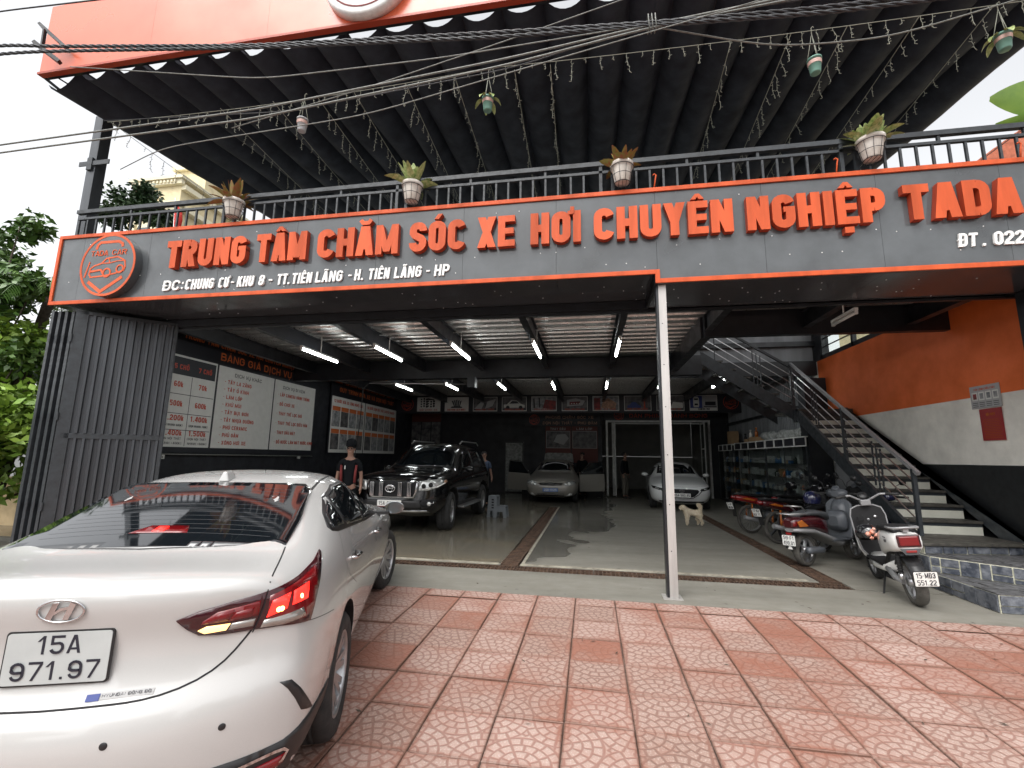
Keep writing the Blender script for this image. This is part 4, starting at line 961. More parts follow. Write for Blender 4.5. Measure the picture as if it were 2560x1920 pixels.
p.box(WX + .0051, WX + .0056, 7.845, 7.857, 1.62, 3.0); p.build('grid_lines', 'print_black', pb)
wtext('TRUNG TÂM CHĂM SÓC XE HƠI CHUYÊN NGHIỆP TADA CAR', 7.55, 3.76, .135, 4.28, 'print_orange', pb, gap=.09, W0=.5, space=.5)
wtext('BẢNG GIÁ DỊCH VỤ', 8.50, 3.50, .17, 2.40, 'print_orange', pb, s=.17, gap=.14, W0=.75)
for (t, y, w) in (('5 CHỖ', 7.42, .33), ('7 CHỖ', 7.98, .33)): wtext(t, y, 3.12, .10, w, 'print_red', pb)
rows = [('60k', '70k', 2.77), ('500k', '600k', 2.39), ('1.200k', '1.400k', 2.11), ('1.400k', '1.500k', 1.82)]
for a, b_, z in rows:
    wd = .07 * len(a); wtext(a, 7.56 - wd / 2 + .0, z, .11, wd, 'print_red', pb); wtext(b_, 8.13 - wd / 2, z, .11, wd, 'print_red', pb)
for (t, y, z) in (('(DỌN NHANH 600K)', 7.30, 2.00), ('(DỌN NHANH 700K)', 7.90, 2.00), ('(DỌN NỘI THẤT', 7.30, 1.74), ('NHANH +400K)', 7.32, 1.65), ('(DỌN NỘI THẤT', 7.90, 1.74), ('NHANH +500K)', 7.92, 1.65)): wtext(t, y, z, .045, .46, 'print_black', pb, s=.15)
wtext('DỊCH VỤ KHÁC', 8.95, 3.20, .085, .86, 'print_black', pb, s=.15, W0=.62)
for i, t in enumerate(('- TẨY LA ZĂNG', '- TẨY Ố KÍNH', '- LÀM LỐP', '- KHỬ MÙI', '- TẨY BỤI SƠN', '- TẨY NHỰA ĐƯỜNG', '- PHỦ CERAMIC', '- PHỦ GẦM', '- XÔNG HƠI XE')): wtext(t, 8.68, 3.02 - i * .168, .085, .062 * len(t), 'print_red', pb)
wtext('DỊCH VỤ ĐI KÈM', 10.62, 3.18, .085, .92, 'print_black', pb, s=.15, W0=.62)
for i, t in enumerate(('- LẮP CAMERA HÀNH TRÌNH', '- ĐỒ CHƠI XE', '- THAY THẾ LỌC GIÓ', '- THAY THẾ LỌC ĐIỀU HÒA', '- THAY DẦU MÁY', '- ĐỔ NƯỚC LÀM MÁT, NƯỚC KÍNH')): wtext(t.replace(',', ''), 10.45, 2.98 - i * .245, .088, .058 * len(t), 'print_red', pb)
# conduit and sockets under it
p = MB(); p.tube([(WX + .03, 7.3, 1.46), (WX + .03, 12.1, 1.44)], .012, 8); tag(p.build('cable_conduit', 'cable_grey', loc=(WX, 9.7, 1.45)), 'thin grey cable conduit along the wall below the price board', 'conduit')
for (y, lab) in ((7.39, 'white socket box below the price board next to the gate leaf'), (11.5, 'white socket box below the right end of the price board')):
    t = empty('socket_box', (WX, y, 1.41), label=lab, cat='socket'); p = MB(); p.box(WX, WX + .035, y - .05, y + .05, 1.37, 1.45); p.build('housing', 'plastic_white', t, bevel=.004); p = MB(); p.box(WX + .035, WX + .037, y - .012, y + .012, 1.395, 1.42); p.build('outlet', 'gap', t)

prb = empty('process_board', (WX, 15.3, 2.7), label='black board of small photos with orange captions behind the worker', cat='notice board')
p = MB(); quadx(p, 12.85, 17.80, 1.53, 3.98, .004); p.build('backing', 'print_black', prb)
wtext('TRUNG TÂM CHĂM SÓC XE HƠI CHUYÊN NGHIỆP TADA CAR', 13.0, 3.76, .12, 4.5, 'print_orange', prb, W0=.5, gap=.09, space=.5)
wtext('QUY TRÌNH RỬA XE VÀ DỌN NỘI THẤT', 13.35, 3.50, .15, 4.1, 'print_orange', prb, W0=.6)
for (a, b_, n, ttl) in ((12.95, 15.08, 4, '12 BƯỚC RỬA XE CÔNG NGHỆ CAO'), (15.13, 17.75, 5, '16 BƯỚC DỌN NỘI THẤT CHUYÊN NGHIỆP')):
    pan(prb, a, b_, 1.56, 3.33); wtext(ttl, a + .12, 3.14, .10, b_ - a - .3, 'print_red', prb)
    w = (b_ - a - .08) / n
    for r_ in range(2):
        for k in range(n):
            y0 = a + .06 + k * w; z1 = 3.02 - r_ * .72
            p = MB(); p.box(WX + .0052, WX + .0060, y0, y0 + w - .05, z1 - .14, z1); p.build('caption', 'print_orange', prb)
            p = MB(); p.box(WX + .0052, WX + .0060, y0, y0 + w - .05, z1 - .64, z1 - .145); p.build('photo', ('print_photo', 'print_photo_dark', 'print_photo')[(k + r_) % 3], prb)
# tall dark poster in the far left corner
ps = empty('corner_poster', (-7.4, 19.5, 2.4), label='dim photo poster with red heading in the far left corner behind the black jeep', cat='poster')
p = MB(); p.box(-7.98, -6.56, 19.53, 19.56, 1.0, 3.40); p.build('backing', 'print_black', ps)
p = MB(); p.box(-7.95, -6.58, 19.522, 19.529, 3.02, 3.38); p.build('heading', 'poster_dim', ps)
for i in range(3): p = MB(); p.box(-7.93 + i * .46, -7.52 + i * .46, 19.522, 19.529, 1.1, 3.0); p.build('photo', 'print_photo_dark', ps)

# back wall sign and posters
def ytext(txt, x0, y, z, h, w, m, parent, s=.18, **k): lettering(txt, (x0, y, z), (1, 0, 0), (0, 0, 1), h, w, (0, -.012, 0), m, parent, name='lettering', s=s, **k)
rs = empty('room_sign', (-.9, 19.45, 3.1), label='dark sign with two rows of letters above the posters behind the silver sedan', cat='sign')
p = MB(); p.box(-2.75, .42, 19.40, 19.46, 2.84, 3.44); p.build('backing', 'print_black', rs)
ytext('PHÒNG CHĂM SÓC XE', -1.86, 19.398, 3.14, .12, 2.02, 'print_skin', rs, W0=.72)
ytext('DỌN NỘI THẤT - PHỦ GẦM', -1.98, 19.398, 2.90, .12, 2.28, 'print_skin', rs, W0=.72)
emblem(rs, -2.35, 19.397, 3.10, .22, 'print_red', None, dep=(0, -.01, 0), flat=True)
fs2 = empty('room_sign', (2.8, 19.35, 3.2), label='dark sign with red letters above the polishing room door behind the column', cat='sign')
p = MB(); p.box(.62, 4.82, 19.28, 19.36, 3.08, 3.46); p.build('backing', 'print_black', fs2)
ytext('DÁN PHIM - ĐÁNH BÓNG', 1.62, 19.278, 3.18, .15, 3.05, 'print_red', fs2, W0=.72)
emblem(fs2, 1.2, 19.277, 3.27, .20, 'print_red', None, dep=(0, -.01, 0), flat=True)
for (x0, x1, t, lab) in ((-1.88, -.80, 'THAY DẦU', 'dim oil change poster with a pale photo, left of the two above the silver sedan'), (-.76, .32, 'LÀM LỐP', 'dim tyre service poster, right of the two above the silver sedan')):
    q = empty('service_poster', (x0, 19.5, 2.3), label=lab, cat='poster'); p = MB(); p.box(x0, x1, 19.55, 19.58, 1.30, 2.83); p.build('backing', 'poster_dim', q)
    p = MB(); p.box(x0 + .03, x1 - .03, 19.535, 19.548, 1.90, 2.63); p.build('frame', 'print_grey', q); p = MB(); p.box(x0 + .05, x1 - .05, 19.525, 19.534, 1.92, 2.61); p.build('photo', 'print_photo_dark', q)
    lettering(t, (x0 + .2, 19.548, 2.67), (1, 0, 0), (0, 0, 1), .10, .66, (0, -.004, 0), 'print_grey', q, name='lettering')
    if x0 < -1:
        shape2d([[(.30, .25), (.72, .12), (.95, .40), (.80, .58), (.45, .55)]], (x0 + .05, 19.524, 1.92), (1, 0, 0), (0, 0, 1), (0, -.003, 0), 'print_grey', q, 'photo_car')

# band of service pictures hanging across the garage
bd = empty('picture_band', (-1, 17.8, 3.6), label='long black hanging board across the garage carrying a row of pictures', cat='sign')
p = MB(); p.box(-8.0, 5.62, 17.78, 17.84, 3.23, 3.98); p.build('board', 'print_black', bd)
emblem(bd, -7.47, 17.778, 3.60, .26, 'print_red', None, dep=(0, -.01, 0), flat=True); emblem(bd, 5.16, 17.778, 3.63, .27, 'print_red', None, dep=(0, -.01, 0), flat=True)
def car_side(x, y, w, h): return [[(x, y), (x + w, y), (x + w, y + h * .35), (x + w * .82, y + h * .5), (x, y + h * .42)], [(x + w * .15, y + h * .45), (x + w * .82, y + h * .5), (x + w * .62, y + h * .95), (x + w * .35, y + h)]]
pics = [('ĐỒ CHƠI XE', 'white picture of scattered car accessories next to the left badge'), ('DÁN PHIM CÁCH NHIỆT', 'white picture of fanned film samples on the hanging board'), ('DỌN NỘI THẤT', 'dark picture of hands cleaning an interior on the hanging board'), ('DESIGN & WRAP XE', 'picture of a white car side view on the hanging board'), ('PHỦ CERAMIC', 'picture with red machine parts and hoses on the hanging board'), ('PHỤC HỒI ĐÈN PHA', 'picture of a headlamp unit on the hanging board'), ('BỌC DA GHẾ', 'picture of tan leather on red on the hanging board'), ('RỬA XE HƠI NƯỚC', 'dark blue picture of a car being washed on the hanging board'), ('DÁN PHIM XE', 'picture half hidden behind the steel column on the hanging board'), ('CAMERA 360', 'picture of a blue car seen from above next to the right badge')]
for i, (cap, lab) in enumerate(pics):
    x0 = -7.04 + 1.192 * i + (.0 if i < 5 else .01); x1 = x0 + 1.0 if i < 9 else x0 + .98; z0, z1 = 3.305, 3.885; Y = 17.775
    q = empty('service_picture', (x0, Y, z0), label=lab, cat='picture')
    p = MB(); p.box(x0, x1, Y - .012, Y, z0, z1); p.build('panel', 'print_white', q)
    bgm = ['print_white', 'print_white', 'print_photo_dark', 'print_photo_dark', 'print_photo', 'print_photo_dark', 'print_photo', 'print_photo_dark', 'print_photo_dark', 'print_grey'][i]
    if i > 1: p = MB(); p.box(x0 + .02, x1 - .02, Y - .0155, Y - .0125, z0 + (.10 if i == 9 else .03), z1 - .02); p.build('photo', bgm, q)
    def S(polys, m, nm, k=0): shape2d([[(x0 + a, z0 + b_) for a, b_ in pl] for pl in polys], (0, Y - .0156 - .002 * k, 0), (1, 0, 0), (0, 0, 1), (0, -.0015, 0), m, q, nm)
    if i == 0: S([circle(.18 + .1 * (k % 6) + .02 * (k % 3), .2 + .1 * (k // 6) + .02 * (k % 2), .035 + .008 * (k % 3), 7) for k in range(22)] + [[(.3, .47), (.7, .47), (.75, .5), (.5, .54)]], 'print_black', 'drawing')
    if i == 1:
        S([[(.40 + .05 * k, .18), (.44 + .05 * k, .18), (.40 + .09 * k - .05, .48 - .02 * abs(k - 2)), (.34 + .09 * k - .05, .46 - .02 * abs(k - 2))] for k in range(5)] + [[(.25, .14), (.75, .14), (.7, .2), (.3, .2)]], 'print_black', 'drawing')
    if i == 2: S([[(.05, .1), (.3, .35), (.4, .45), (.45, .3), (.35, .08)], [(.5, .1), (.6, .4), (.95, .5), (.8, .2)]], 'print_grey', 'drawing')
    if i == 3: S(car_side(.08, .14, .84, .30), 'print_white', 'drawing'); S([[(a, b_) for a, b_ in circle(c, .15, .075, 14)] for c in (.24, .76)] + [[(.30, .30), (.70, .31), (.60, .40), (.42, .41)]], 'print_black', 'drawing', 1)
    if i == 4: S([[(.45, .12), (.97, .06), (.97, .40), (.55, .46)]], 'print_photo_red', 'drawing'); S([[(.08, .12), (.16, .12), (.12, .5), (.07, .5)], [(.3, .14), (.36, .14), (.34, .52), (.29, .52)]], 'print_black', 'drawing')
    if i == 5: S([[(.2, .18), (.8, .22), (.9, .40), (.55, .50), (.2, .44)]], 'print_grey', 'drawing'); S([[(.3, .24), (.7, .26), (.72, .38), (.3, .36)]], 'print_photo_red', 'drawing', 1); S([circle(.38 + .1 * k, .29, .025, 8) for k in range(4)], 'print_white', 'drawing', 2)
    if i == 6: S([[(.05, .05), (.3, .05), (.28, .5), (.05, .5)]], 'print_photo_red', 'drawing'); S([[(.32, .12), (.85, .06), (.9, .3), (.6, .5), (.4, .4)]], 'print_skin', 'drawing')
    if i == 7: S(car_side(.12, .12, .5, .22), 'print_blue', 'drawing'); S([[(.72, .1), (.78, .1), (.77, .42), (.73, .42)]], 'print_red', 'drawing')
    if i == 8: S([[(.5, .1), (.95, .1), (.95, .3), (.6, .34)]], 'print_white', 'drawing')
    if i == 9:
        S([[(.02, .10), (.45, .10), (.45, .56), (.02, .56)]], 'print_blue', 'drawing'); S([[(.15, .13), (.32, .13), (.34, .2), (.34, .46), (.30, .53), (.17, .53), (.13, .46), (.13, .2)]], 'print_white', 'drawing', 1); S([[(.17, .2), (.30, .2), (.29, .27), (.18, .27)], [(.17, .40), (.30, .40), (.31, .46), (.16, .46)], [(.55, .2), (.92, .2), (.92, .34), (.55, .34)], [(.5, .14), (.95, .14), (.95, .17), (.5, .17)]], 'print_black', 'drawing', 2)
    lettering(cap, (x0 + (.12 if i < 9 else .3), Y - .0156, z0 + .025), (1, 0, 0), (0, 0, 1), .075, .76 if i < 9 else .4, (0, -.004, 0), 'print_red' if i < 9 else 'print_black', q, name='lettering', s=.2)

# posters on the white wall right
def notice(label, y0, y1, z0, z1, m, nm): 
    q = empty(nm, (5.54, (y0 + y1) / 2, z0), label=label, cat='notice'); p = MB(); p.box(5.540, 5.5475 if z1 < 2.4 else 5.5465, y0, y1, z0, z1); p.build('sheet', m, q); return q
q = notice('grey washing instruction sheet with four small pictures on the white wall', 7.17, 7.67, 2.285, 2.61, 'print_grey', 'instruction_sheet')
lettering('TIÊU LỆNH CHỮA CHÁY', (5.5395, 7.60, 2.545), (0, -1, 0), (0, 0, 1), .028, .36, (-.001, 0, 0), 'print_red', q, name='lettering')
for k in range(4):
    p = MB(); p.box(5.5385, 5.5395, 7.64 - .115 * k - .095, 7.64 - .115 * k, 2.40, 2.52); p.build('picture', 'print_white', q)
    p = MB(); p.box(5.5375, 5.5384, 7.62 - .115 * k - .06, 7.62 - .115 * k, 2.42, 2.50); p.build('drawing', 'print_photo_red' if k == 0 else 'print_photo', q)
    p = MB()
    for r_ in range(3): p.box(5.5385, 5.5395, 7.64 - .115 * k - .09, 7.64 - .115 * k, 2.31 + .026 * r_, 2.318 + .026 * r_)
    p.build('small_print', 'print_black', q)
q = notice('red notice sheet with gold heading on the white wall', 7.195, 7.555, 1.825, 2.272, 'notice_red', 'rules_sheet')
lettering('NỘI QUY', (5.5395, 7.45, 2.17), (0, -1, 0), (0, 0, 1), .040, .15, (-.001, 0, 0), 'bike_orange', q, name='lettering')
p = MB()
for r_ in range(12): p.box(5.5385, 5.5395, 7.22 + .02 * (r_ % 3), 7.52 - .015 * (r_ % 2), 1.86 + .023 * r_, 1.865 + .023 * r_)
p.build('small_print', 'bike_orange', q)
p = MB(); p.box(5.535, 5.545, 10.1, 10.32, 1.10, 1.26); tag(p.build('red_card', 'print_red', loc=(5.54, 10.2, 1.1)), 'small red card on the pale wall under the staircase', 'card')

# fluorescent tubes under the deck
def make_tube(x, y0, y1, z, lab, on=True):
    t = empty('tube_lamp', (x, (y0 + y1) / 2, z), label=lab, cat='lamp', group='fluorescent tube lamps under the steel deck')
    p = MB(); p.box(x - .025, x + .025, y0, y1, z + .030, z + .065); p.build('housing', 'plastic_white', t)
    p = MB(); p.tube([(x, y0 + .03, z), (x, y1 - .03, z)], .021, 10); p.build('tube', 'tube_light' if on else 'plastic_white', t)
    p = MB(); p.box(x - .02, x + .02, y0, y0 + .03, z - .022, z + .03); p.box(x - .02, x + .02, y1 - .03, y1, z - .022, z + .03); p.build('socket', 'plastic_white', t)
    p = MB(); p.tube([(x, (y0 + y1) / 2, z + .066), (x, (y0 + y1) / 2, 3.90)], .010, 6); p.build('hanger', 'plastic_white', t)
    return t
names = ['leftmost', 'second from the price board', 'third from the price board', 'fourth from the price board', 'fifth from the price board']
for k, x in enumerate((-5.45, -3.95, -2.46, -.97, .53)): make_tube(x, 7.68, 8.98, 3.50, 'lit tube lamp in the front row under the deck, %s' % names[k])
nm2 = ['leftmost', 'second from the left', 'third from the left', 'fourth from the left', 'fifth from the left', 'just behind the column', 'rightmost above the cabinets']
for k, x in enumerate((-5.45, -3.97, -2.49, -1.0, .48, 1.93, 3.39)): make_tube(x, 12.0, 13.28, 3.50, 'lit tube lamp in the back row under the deck, %s' % nm2[k])
make_tube(3.50, 5.95 + .5, 7.05, 3.46, 'unlit tube lamp hanging above the staircase', on=False)
p = MB(); p.tube([(-5.45, 8.33, 3.90), (5.0, 8.33, 3.90)], .009, 6); tag(p.build('wire_duct', 'plastic_white', loc=(0, 8.33, 3.9)), 'thin white conduit linking the front row of tube lamps', 'conduit')
# hose boom on the left girder
hb_ = empty('hose_boom', (-2.9, 11.0, 3.3), label='swinging steel hose boom under the girder above the black jeep', cat='hose boom')
p = MB(); p.tube([(-2.9, 10.85, 3.28), (-5.2, 10.0, 3.20)], .014, 8); p.build('arm', 'steel_bright', hb_); p = MB(); p.box(-3.0, -2.8, 10.8, 11.0, 3.2, 3.46); p.build('bracket', 'black_paint', hb_)
p = MB(); p.tube([(-5.2, 10.0, 3.20), (-5.32, 9.95, 3.05), (-5.35, 9.95, 2.2), (-5.45, 9.95, 1.2), (-5.6, 9.95, .6)], .011, 8); p.build('hose', 'rubber', hb_)

# ------------------------------------------------------------------ display cabinets on the right
def goods(t, x, y0, y1, z, seed, dens=1.0):
    rr = random.Random(seed); y = y0 + .05
    while y < y1 - .12:
        k = rr.random(); w = rr.uniform(.07, .2); h = rr.uniform(.07, .22)
        p = MB()
        if k < .45: p.lathe([(0, 0), (w * .32, 0), (w * .32, h * .75), (w * .12, h * .88), (w * .12, h), (0, h)], (x, y + w / 2, z), n=10); p.build('bottle', rr.choice(('box_white', 'box_blue', 'glass_green', 'print_grey', 'print_orange')), t)
        else: p.box(x - .08, x + .08, y, y + w, z, z + h); p.build('box', rr.choice(('box_white', 'box_blue', 'box_white', 'print_grey', 'cardboard')), t)
        y += w + rr.uniform(.01, .10) / dens
def cabinet(y0, y1, zt, lab, seed, x=5.0, ncell=6):
    t = empty('display_cabinet', (x + .2, (y0 + y1) / 2, 0), label=lab, cat='cabinet'); D = .40
    p = MB(); p.box(x, x + D, y0, y1, zt - .025, zt); p.box(x, x + .02, y0, y1, zt - .24, zt - .215)
    n = ncell
    for i in range(n + 1): yy = y0 + (y1 - y0) * i / n; p.box(x - .004, x + .02, max(y0, yy - .02), min(y1, yy + .02), zt - .215, zt - .025)
    p.build('top_frame', 'white_frame', t)
    p = MB(); p.box(x + .021, x + D, y0, y1, zt - .21, zt - .20); p.box(x + .03, x + .04, y0, y1, zt - .20, zt - .03); p.build('drawer_front', 'print_black', t)
    p = MB(); p.box(x + D - .02, x + D, y0, y1, .02, zt - .22); p.build('back_panel', 'corr_grey', t)
    p = MB()
    for yy in (y0, (y0 + y1) / 2, y1 - .02): p.box(x, x + .02, yy, yy + .02, .02, zt - .241)
    p.box(x, x + D, y0, y1, 0, .08); p.build('frame', 'rail_steel', t)
    for i in range(4):
        z = .35 + i * .36; p = MB(); p.box(x + .02, x + D - .021, y0, y1, z, z + .008); p.build('shelf', 'glass_green', t); goods(t, x + .2, y0, y1, z + .009, seed + i)
    p = MB(); p.box(x + .004, x + .008, y0 + .022, (y0 + y1) / 2 - .002, .09, zt - .245); p.box(x + .004, x + .008, (y0 + y1) / 2 + .022, y1 - .022, .09, zt - .245); p.build('glass', 'pane_thin', t)
    return t
cabinet(11.75, 14.3, 2.09, 'glass display cabinet full of car care goods nearest the staircase', 21, ncell=4)
cabinet(14.35, 17.2, 2.09, 'glass display cabinet full of car care goods in the middle of the row', 31, ncell=4)
cabinet(17.5, 19.2, 2.08, 'small glass display cabinet at the far end of the row', 41, ncell=3)
p = MB()
rr = random.Random(3)
for i in range(9): p.lathe([(0, -.32), (.10, -.28), (.13, 0), (.10, .28), (0, .32)], (5.2 + rr.uniform(-.06, .06), 12.2 + i * .30, 2.17 + rr.uniform(0, .06)), (rr.uniform(-.2, .2), 1, rr.uniform(-.1, .1)), n=10)
tag(p.build('rolled_sheet', 'sheet_grey', loc=(5.2, 13.4, 2.1)), 'crumpled grey plastic sheeting lying on top of the display cabinets', 'sheet')
for (y, w, h, mm, lab, cat) in ((15.3, .5, .14, 'cardboard', 'flat cardboard box on the middle display cabinet', 'box'), (15.9, .35, .10, 'cardboard', 'open cardboard tray on the middle display cabinet', 'box'), (17.7, .4, .45, 'cardboard', 'tall brown cardboard box on the far display cabinet', 'box')):
    p = MB(); p.box(5.05, 5.33, y, y + w, 2.092, 2.092 + h); p.box(5.04, 5.34, y + w * .46, y + w * .54, 2.09 + h, 2.094 + h); tag(p.build('cardboard_box', mm, loc=(5.2, y, 2.09)), lab, cat)
for (y, z, mm, lab) in ((15.45, 2.232, 'bike_orange', 'yellow spray bottle standing on the flat cardboard box'), (15.98, 2.192, 'pot_cream', 'pale spray bottle standing on the cardboard tray'), (16.5, 2.092, 'plastic_black', 'black spray bottle standing on the cabinet')):
    p = MB(); p.lathe([(0, 0), (.05, 0), (.05, .16), (.02, .21), (.02, .25), (.035, .26), (.035, .30), (0, .30)], (5.18, y, z), n=12); tag(p.build('spray_bottle', mm, loc=(5.18, y, z)), lab, 'bottle')

# ------------------------------------------------------------------ planters and hanging pots
def blade(b, base, direc, L, w, droop, m=0, n=5, twist=0.0, fold=.25):
    base = Vector(base); d = Vector(direc).normalized(); up = Vector((0, 0, 1)); side = d.cross(up)
    if side.length < .05: side = Vector((1, 0, 0))
    side.normalize(); side = (Matrix.Rotation(twist, 3, d) @ side); p = base.copy(); i0 = len(b.v)
    for k in range(n + 1):
        t = k / n; ww = w * (math.sin(math.pi * min(1, t * .92 + .06)) ** .8) * .5 + .001; nn = side.cross(d).normalized()
        b.v += [tuple(p - side * ww), tuple(p + nn * (-fold * ww)), tuple(p + side * ww)]
        p = p + d * (L / n); d = (d + Vector((0, 0, -droop / n))).normalized()
    for k in range(n):
        for s_ in (0, 1): a = i0 + k * 3 + s_; b.f.append((a, a + 1, a + 4, a + 3)); b.m.append(m); b.sm.append(True)
def planter(x, y, z, leafm, lab, seed, nl=13, L=.26, w=.055):
    t = empty('hanging_planter', (x, y, z - .27), label=lab, cat='planter')
    p = MB(); p.lathe([(0, 0), (.085, 0), (.092, .02), (.125, .20), (.125, .205), (.142, .21), (.145, .255), (.128, .255), (.12, .20)], (x, y, z - .26), n=28); p.build('pot', 'pot_cream', t)
    p = MB(); p.lathe([(0, 0), (.125, 0)], (x, y, z - .045), n=20, smooth=False); p.build('soil', 'pot_soil', t)
    p = MB(); p.tube(circle3(x, y, z - .06, .146), .004, 6, closed=True); p.tube(circle3(x, y, z - .27, .098), .004, 6, closed=True); p.tube(circle3(x, y, z - .17, .125), .0035, 6, closed=True)
    for k in range(10): a = 2 * math.pi * k / 10; p.tube([(x + .146 * math.cos(a), y + .146 * math.sin(a), z - .06), (x + .098 * math.cos(a), y + .098 * math.sin(a), z - .27)], .003, 5)
    for k in range(5): p.tube([(x - .09 + .045 * k, y - .09 + .01 * abs(k - 2), z - .272), (x - .09 + .045 * k, y + .09 - .01 * abs(k - 2), z - .272)], .003, 5)
    p.tube([(x - .08, y + .12, z - .06), (x - .08, 5.5, z + .02)], .004, 5); p.tube([(x + .08, y + .12, z - .06), (x + .08, 5.5, z + .02)], .004, 5)
    p.build('wire_basket', 'black_paint', t)
    rr = random.Random(seed); p = MB()
    for k in range(nl):
        a = 2 * math.pi * k / nl + rr.uniform(-.3, .3); e = rr.uniform(.35, 1.35) if k % 2 else rr.uniform(.7, 1.5)
        d = (math.cos(a) * math.cos(e), math.sin(a) * math.cos(e), math.sin(e)); blade(p, (x + .03 * math.cos(a), y + .03 * math.sin(a), z - .05), d, L * rr.uniform(.75, 1.2), w * rr.uniform(.8, 1.3), rr.uniform(.3, 1.3), 0, 6, rr.uniform(-.6, .6))
    p.build('foliage', leafm, t); return t
def circle3(x, y, z, r, n=24): return [(x + r * math.cos(2 * math.pi * k / n), y + r * math.sin(2 * math.pi * k / n), z) for k in range(n)]
planter(-5.09, 5.35, 5.15, 'leaf_red', 'cream planter with narrow red and green leaves, leftmost on the railing', 1, 30, .33, .075)
planter(-2.34, 5.35, 5.15, 'leaf_var', 'cream planter with spreading pale variegated leaves, above the word for care on the sign', 2, 19, .33, .115)
planter(.44, 5.35, 5.16, 'leaf_red', 'cream planter with short reddish leaves, third along the railing', 3, 26, .24, .08)
planter(3.24, 5.35, 5.19, 'leaf_var', 'cream planter with dense pale variegated leaves, rightmost on the railing', 4, 34, .28, .12)
def hang_pot(x, y, z, lab, mm, leaves, seed):
    t = empty('hanging_pot', (x, y, z - .2), label=lab, cat='hanging pot'); zt = 6.62
    p = MB(); p.lathe([(0, -.10), (.05, -.10), (.055, -.09), (.072, .07), (.078, .07), (.078, .09), (.066, .09)], (x, y, z), n=18); p.build('pot', mm, t)
    p = MB(); p.lathe([(.0705, .005), (.0745, .05)], (x, y, z), n=18); p.build('label_band', 'pot_label', t)
    p = MB()
    for k in range(3): a = 2 * math.pi * k / 3 + .4; p.tube([(x + .074 * math.cos(a), y + .074 * math.sin(a), z + .08), (x, y, zt - .08)], .004, 5)
    p.tube([(x, y, zt - .08), (x, y, zt), (x + .02, y, zt + .02), (x + .03, y, zt)], .005, 6); p.build('cords', 'light_wire', t)
    if leaves:
        rr = random.Random(seed); p = MB()
        for k in range(leaves): a = 2 * math.pi * k / leaves + rr.uniform(-.2, .2); blade(p, (x + .05 * math.cos(a), y + .05 * math.sin(a), z + .08), (math.cos(a), math.sin(a), .3), .19, .065, 3.0, 0, 6)
        p.build('foliage', 'leaf_var', t)
hang_pot(-3.99, 5.2, 6.13, 'small pale grey pot hanging under the awning, leftmost', 'box_white', 0, 1)
hang_pot(-1.28, 5.2, 6.11, 'small green pot with drooping leaves hanging under the awning', 'pot_green', 6, 2)
hang_pot(2.67, 5.2, 6.10, 'small green pot without leaves hanging under the awning', 'pot_green', 0, 3)
hang_pot(4.58, 5.2, 6.12, 'small green pot with dark leaves hanging near the right end of the awning', 'pot_green', 7, 4)

# icicle light strings
lsn = random.Random(9)
def icicle(b, x, y, z, n):
    px, py, pz = x, y, z
    for k in range(n):
        q = (px + lsn.uniform(-.012, .012), py + lsn.uniform(-.01, .01), pz - lsn.uniform(.028, .04)); b.tube([(px, py, pz), q], .0032, 4, caps=False)
        a = lsn.uniform(0, 6.28); b.tube([q, (q[0] + .028 * math.cos(a), q[1] + .02 * math.sin(a), q[2] + lsn.uniform(-.018, .012))], .0042, 4); px, py, pz = q
def light_string(p0, p1, lab, step=.20, sag=.05):
    p0, p1 = Vector(p0), Vector(p1); L = (p1 - p0).length; n = int(L / step); t = empty('light_string', tuple(p0), label=lab, cat='light string', group='icicle light strings under the awning')
    f = lambda u: p0.lerp(p1, u) + Vector((0, 0, -sag * 4 * u * (1 - u)))
    b = MB(); b.tube([f(i / 24) for i in range(25)], .0045, 5); b.build('cable', 'light_wire', t)
    b = MB()
    for k in range(n): q = f((k + lsn.uniform(.3, .7)) / n); icicle(b, q.x, q.y, q.z, lsn.choice((2, 4, 6, 8, 10, 5)))
    b.build('icicle_lights', 'light_wire', t)['kind'] = 'stuff'
for (x, lab) in ((-7.35, 'leftmost'), (-5.4, 'second'), (-4.52, 'third'), (-3.82, 'fourth'), (-3.25, 'fifth'), (-2.46, 'sixth'), (-1.75, 'seventh'), (-.93, 'eighth'), (-.45, 'ninth'), (1.78, 'tenth'), (2.46, 'eleventh'), (3.07, 'twelfth'), (3.82, 'thirteenth'), (4.55, 'fourteenth')):
    light_string((x, 5.22, 6.60), (x * 1.02 - (.1 if x < 0 else -.3), 11.5, 6.72), 'icicle light string running back under the awning, %s from the left' % lab, .21)
light_string((-7.4, 5.2, 6.60), (-1.3, 5.2, 6.66), 'icicle light string across the front of the terrace, left half', .17, .09)
light_string((-1.3, 5.2, 6.66), (5.6, 5.2, 6.63), 'icicle light string across the front of the terrace, right half', .17, .06)

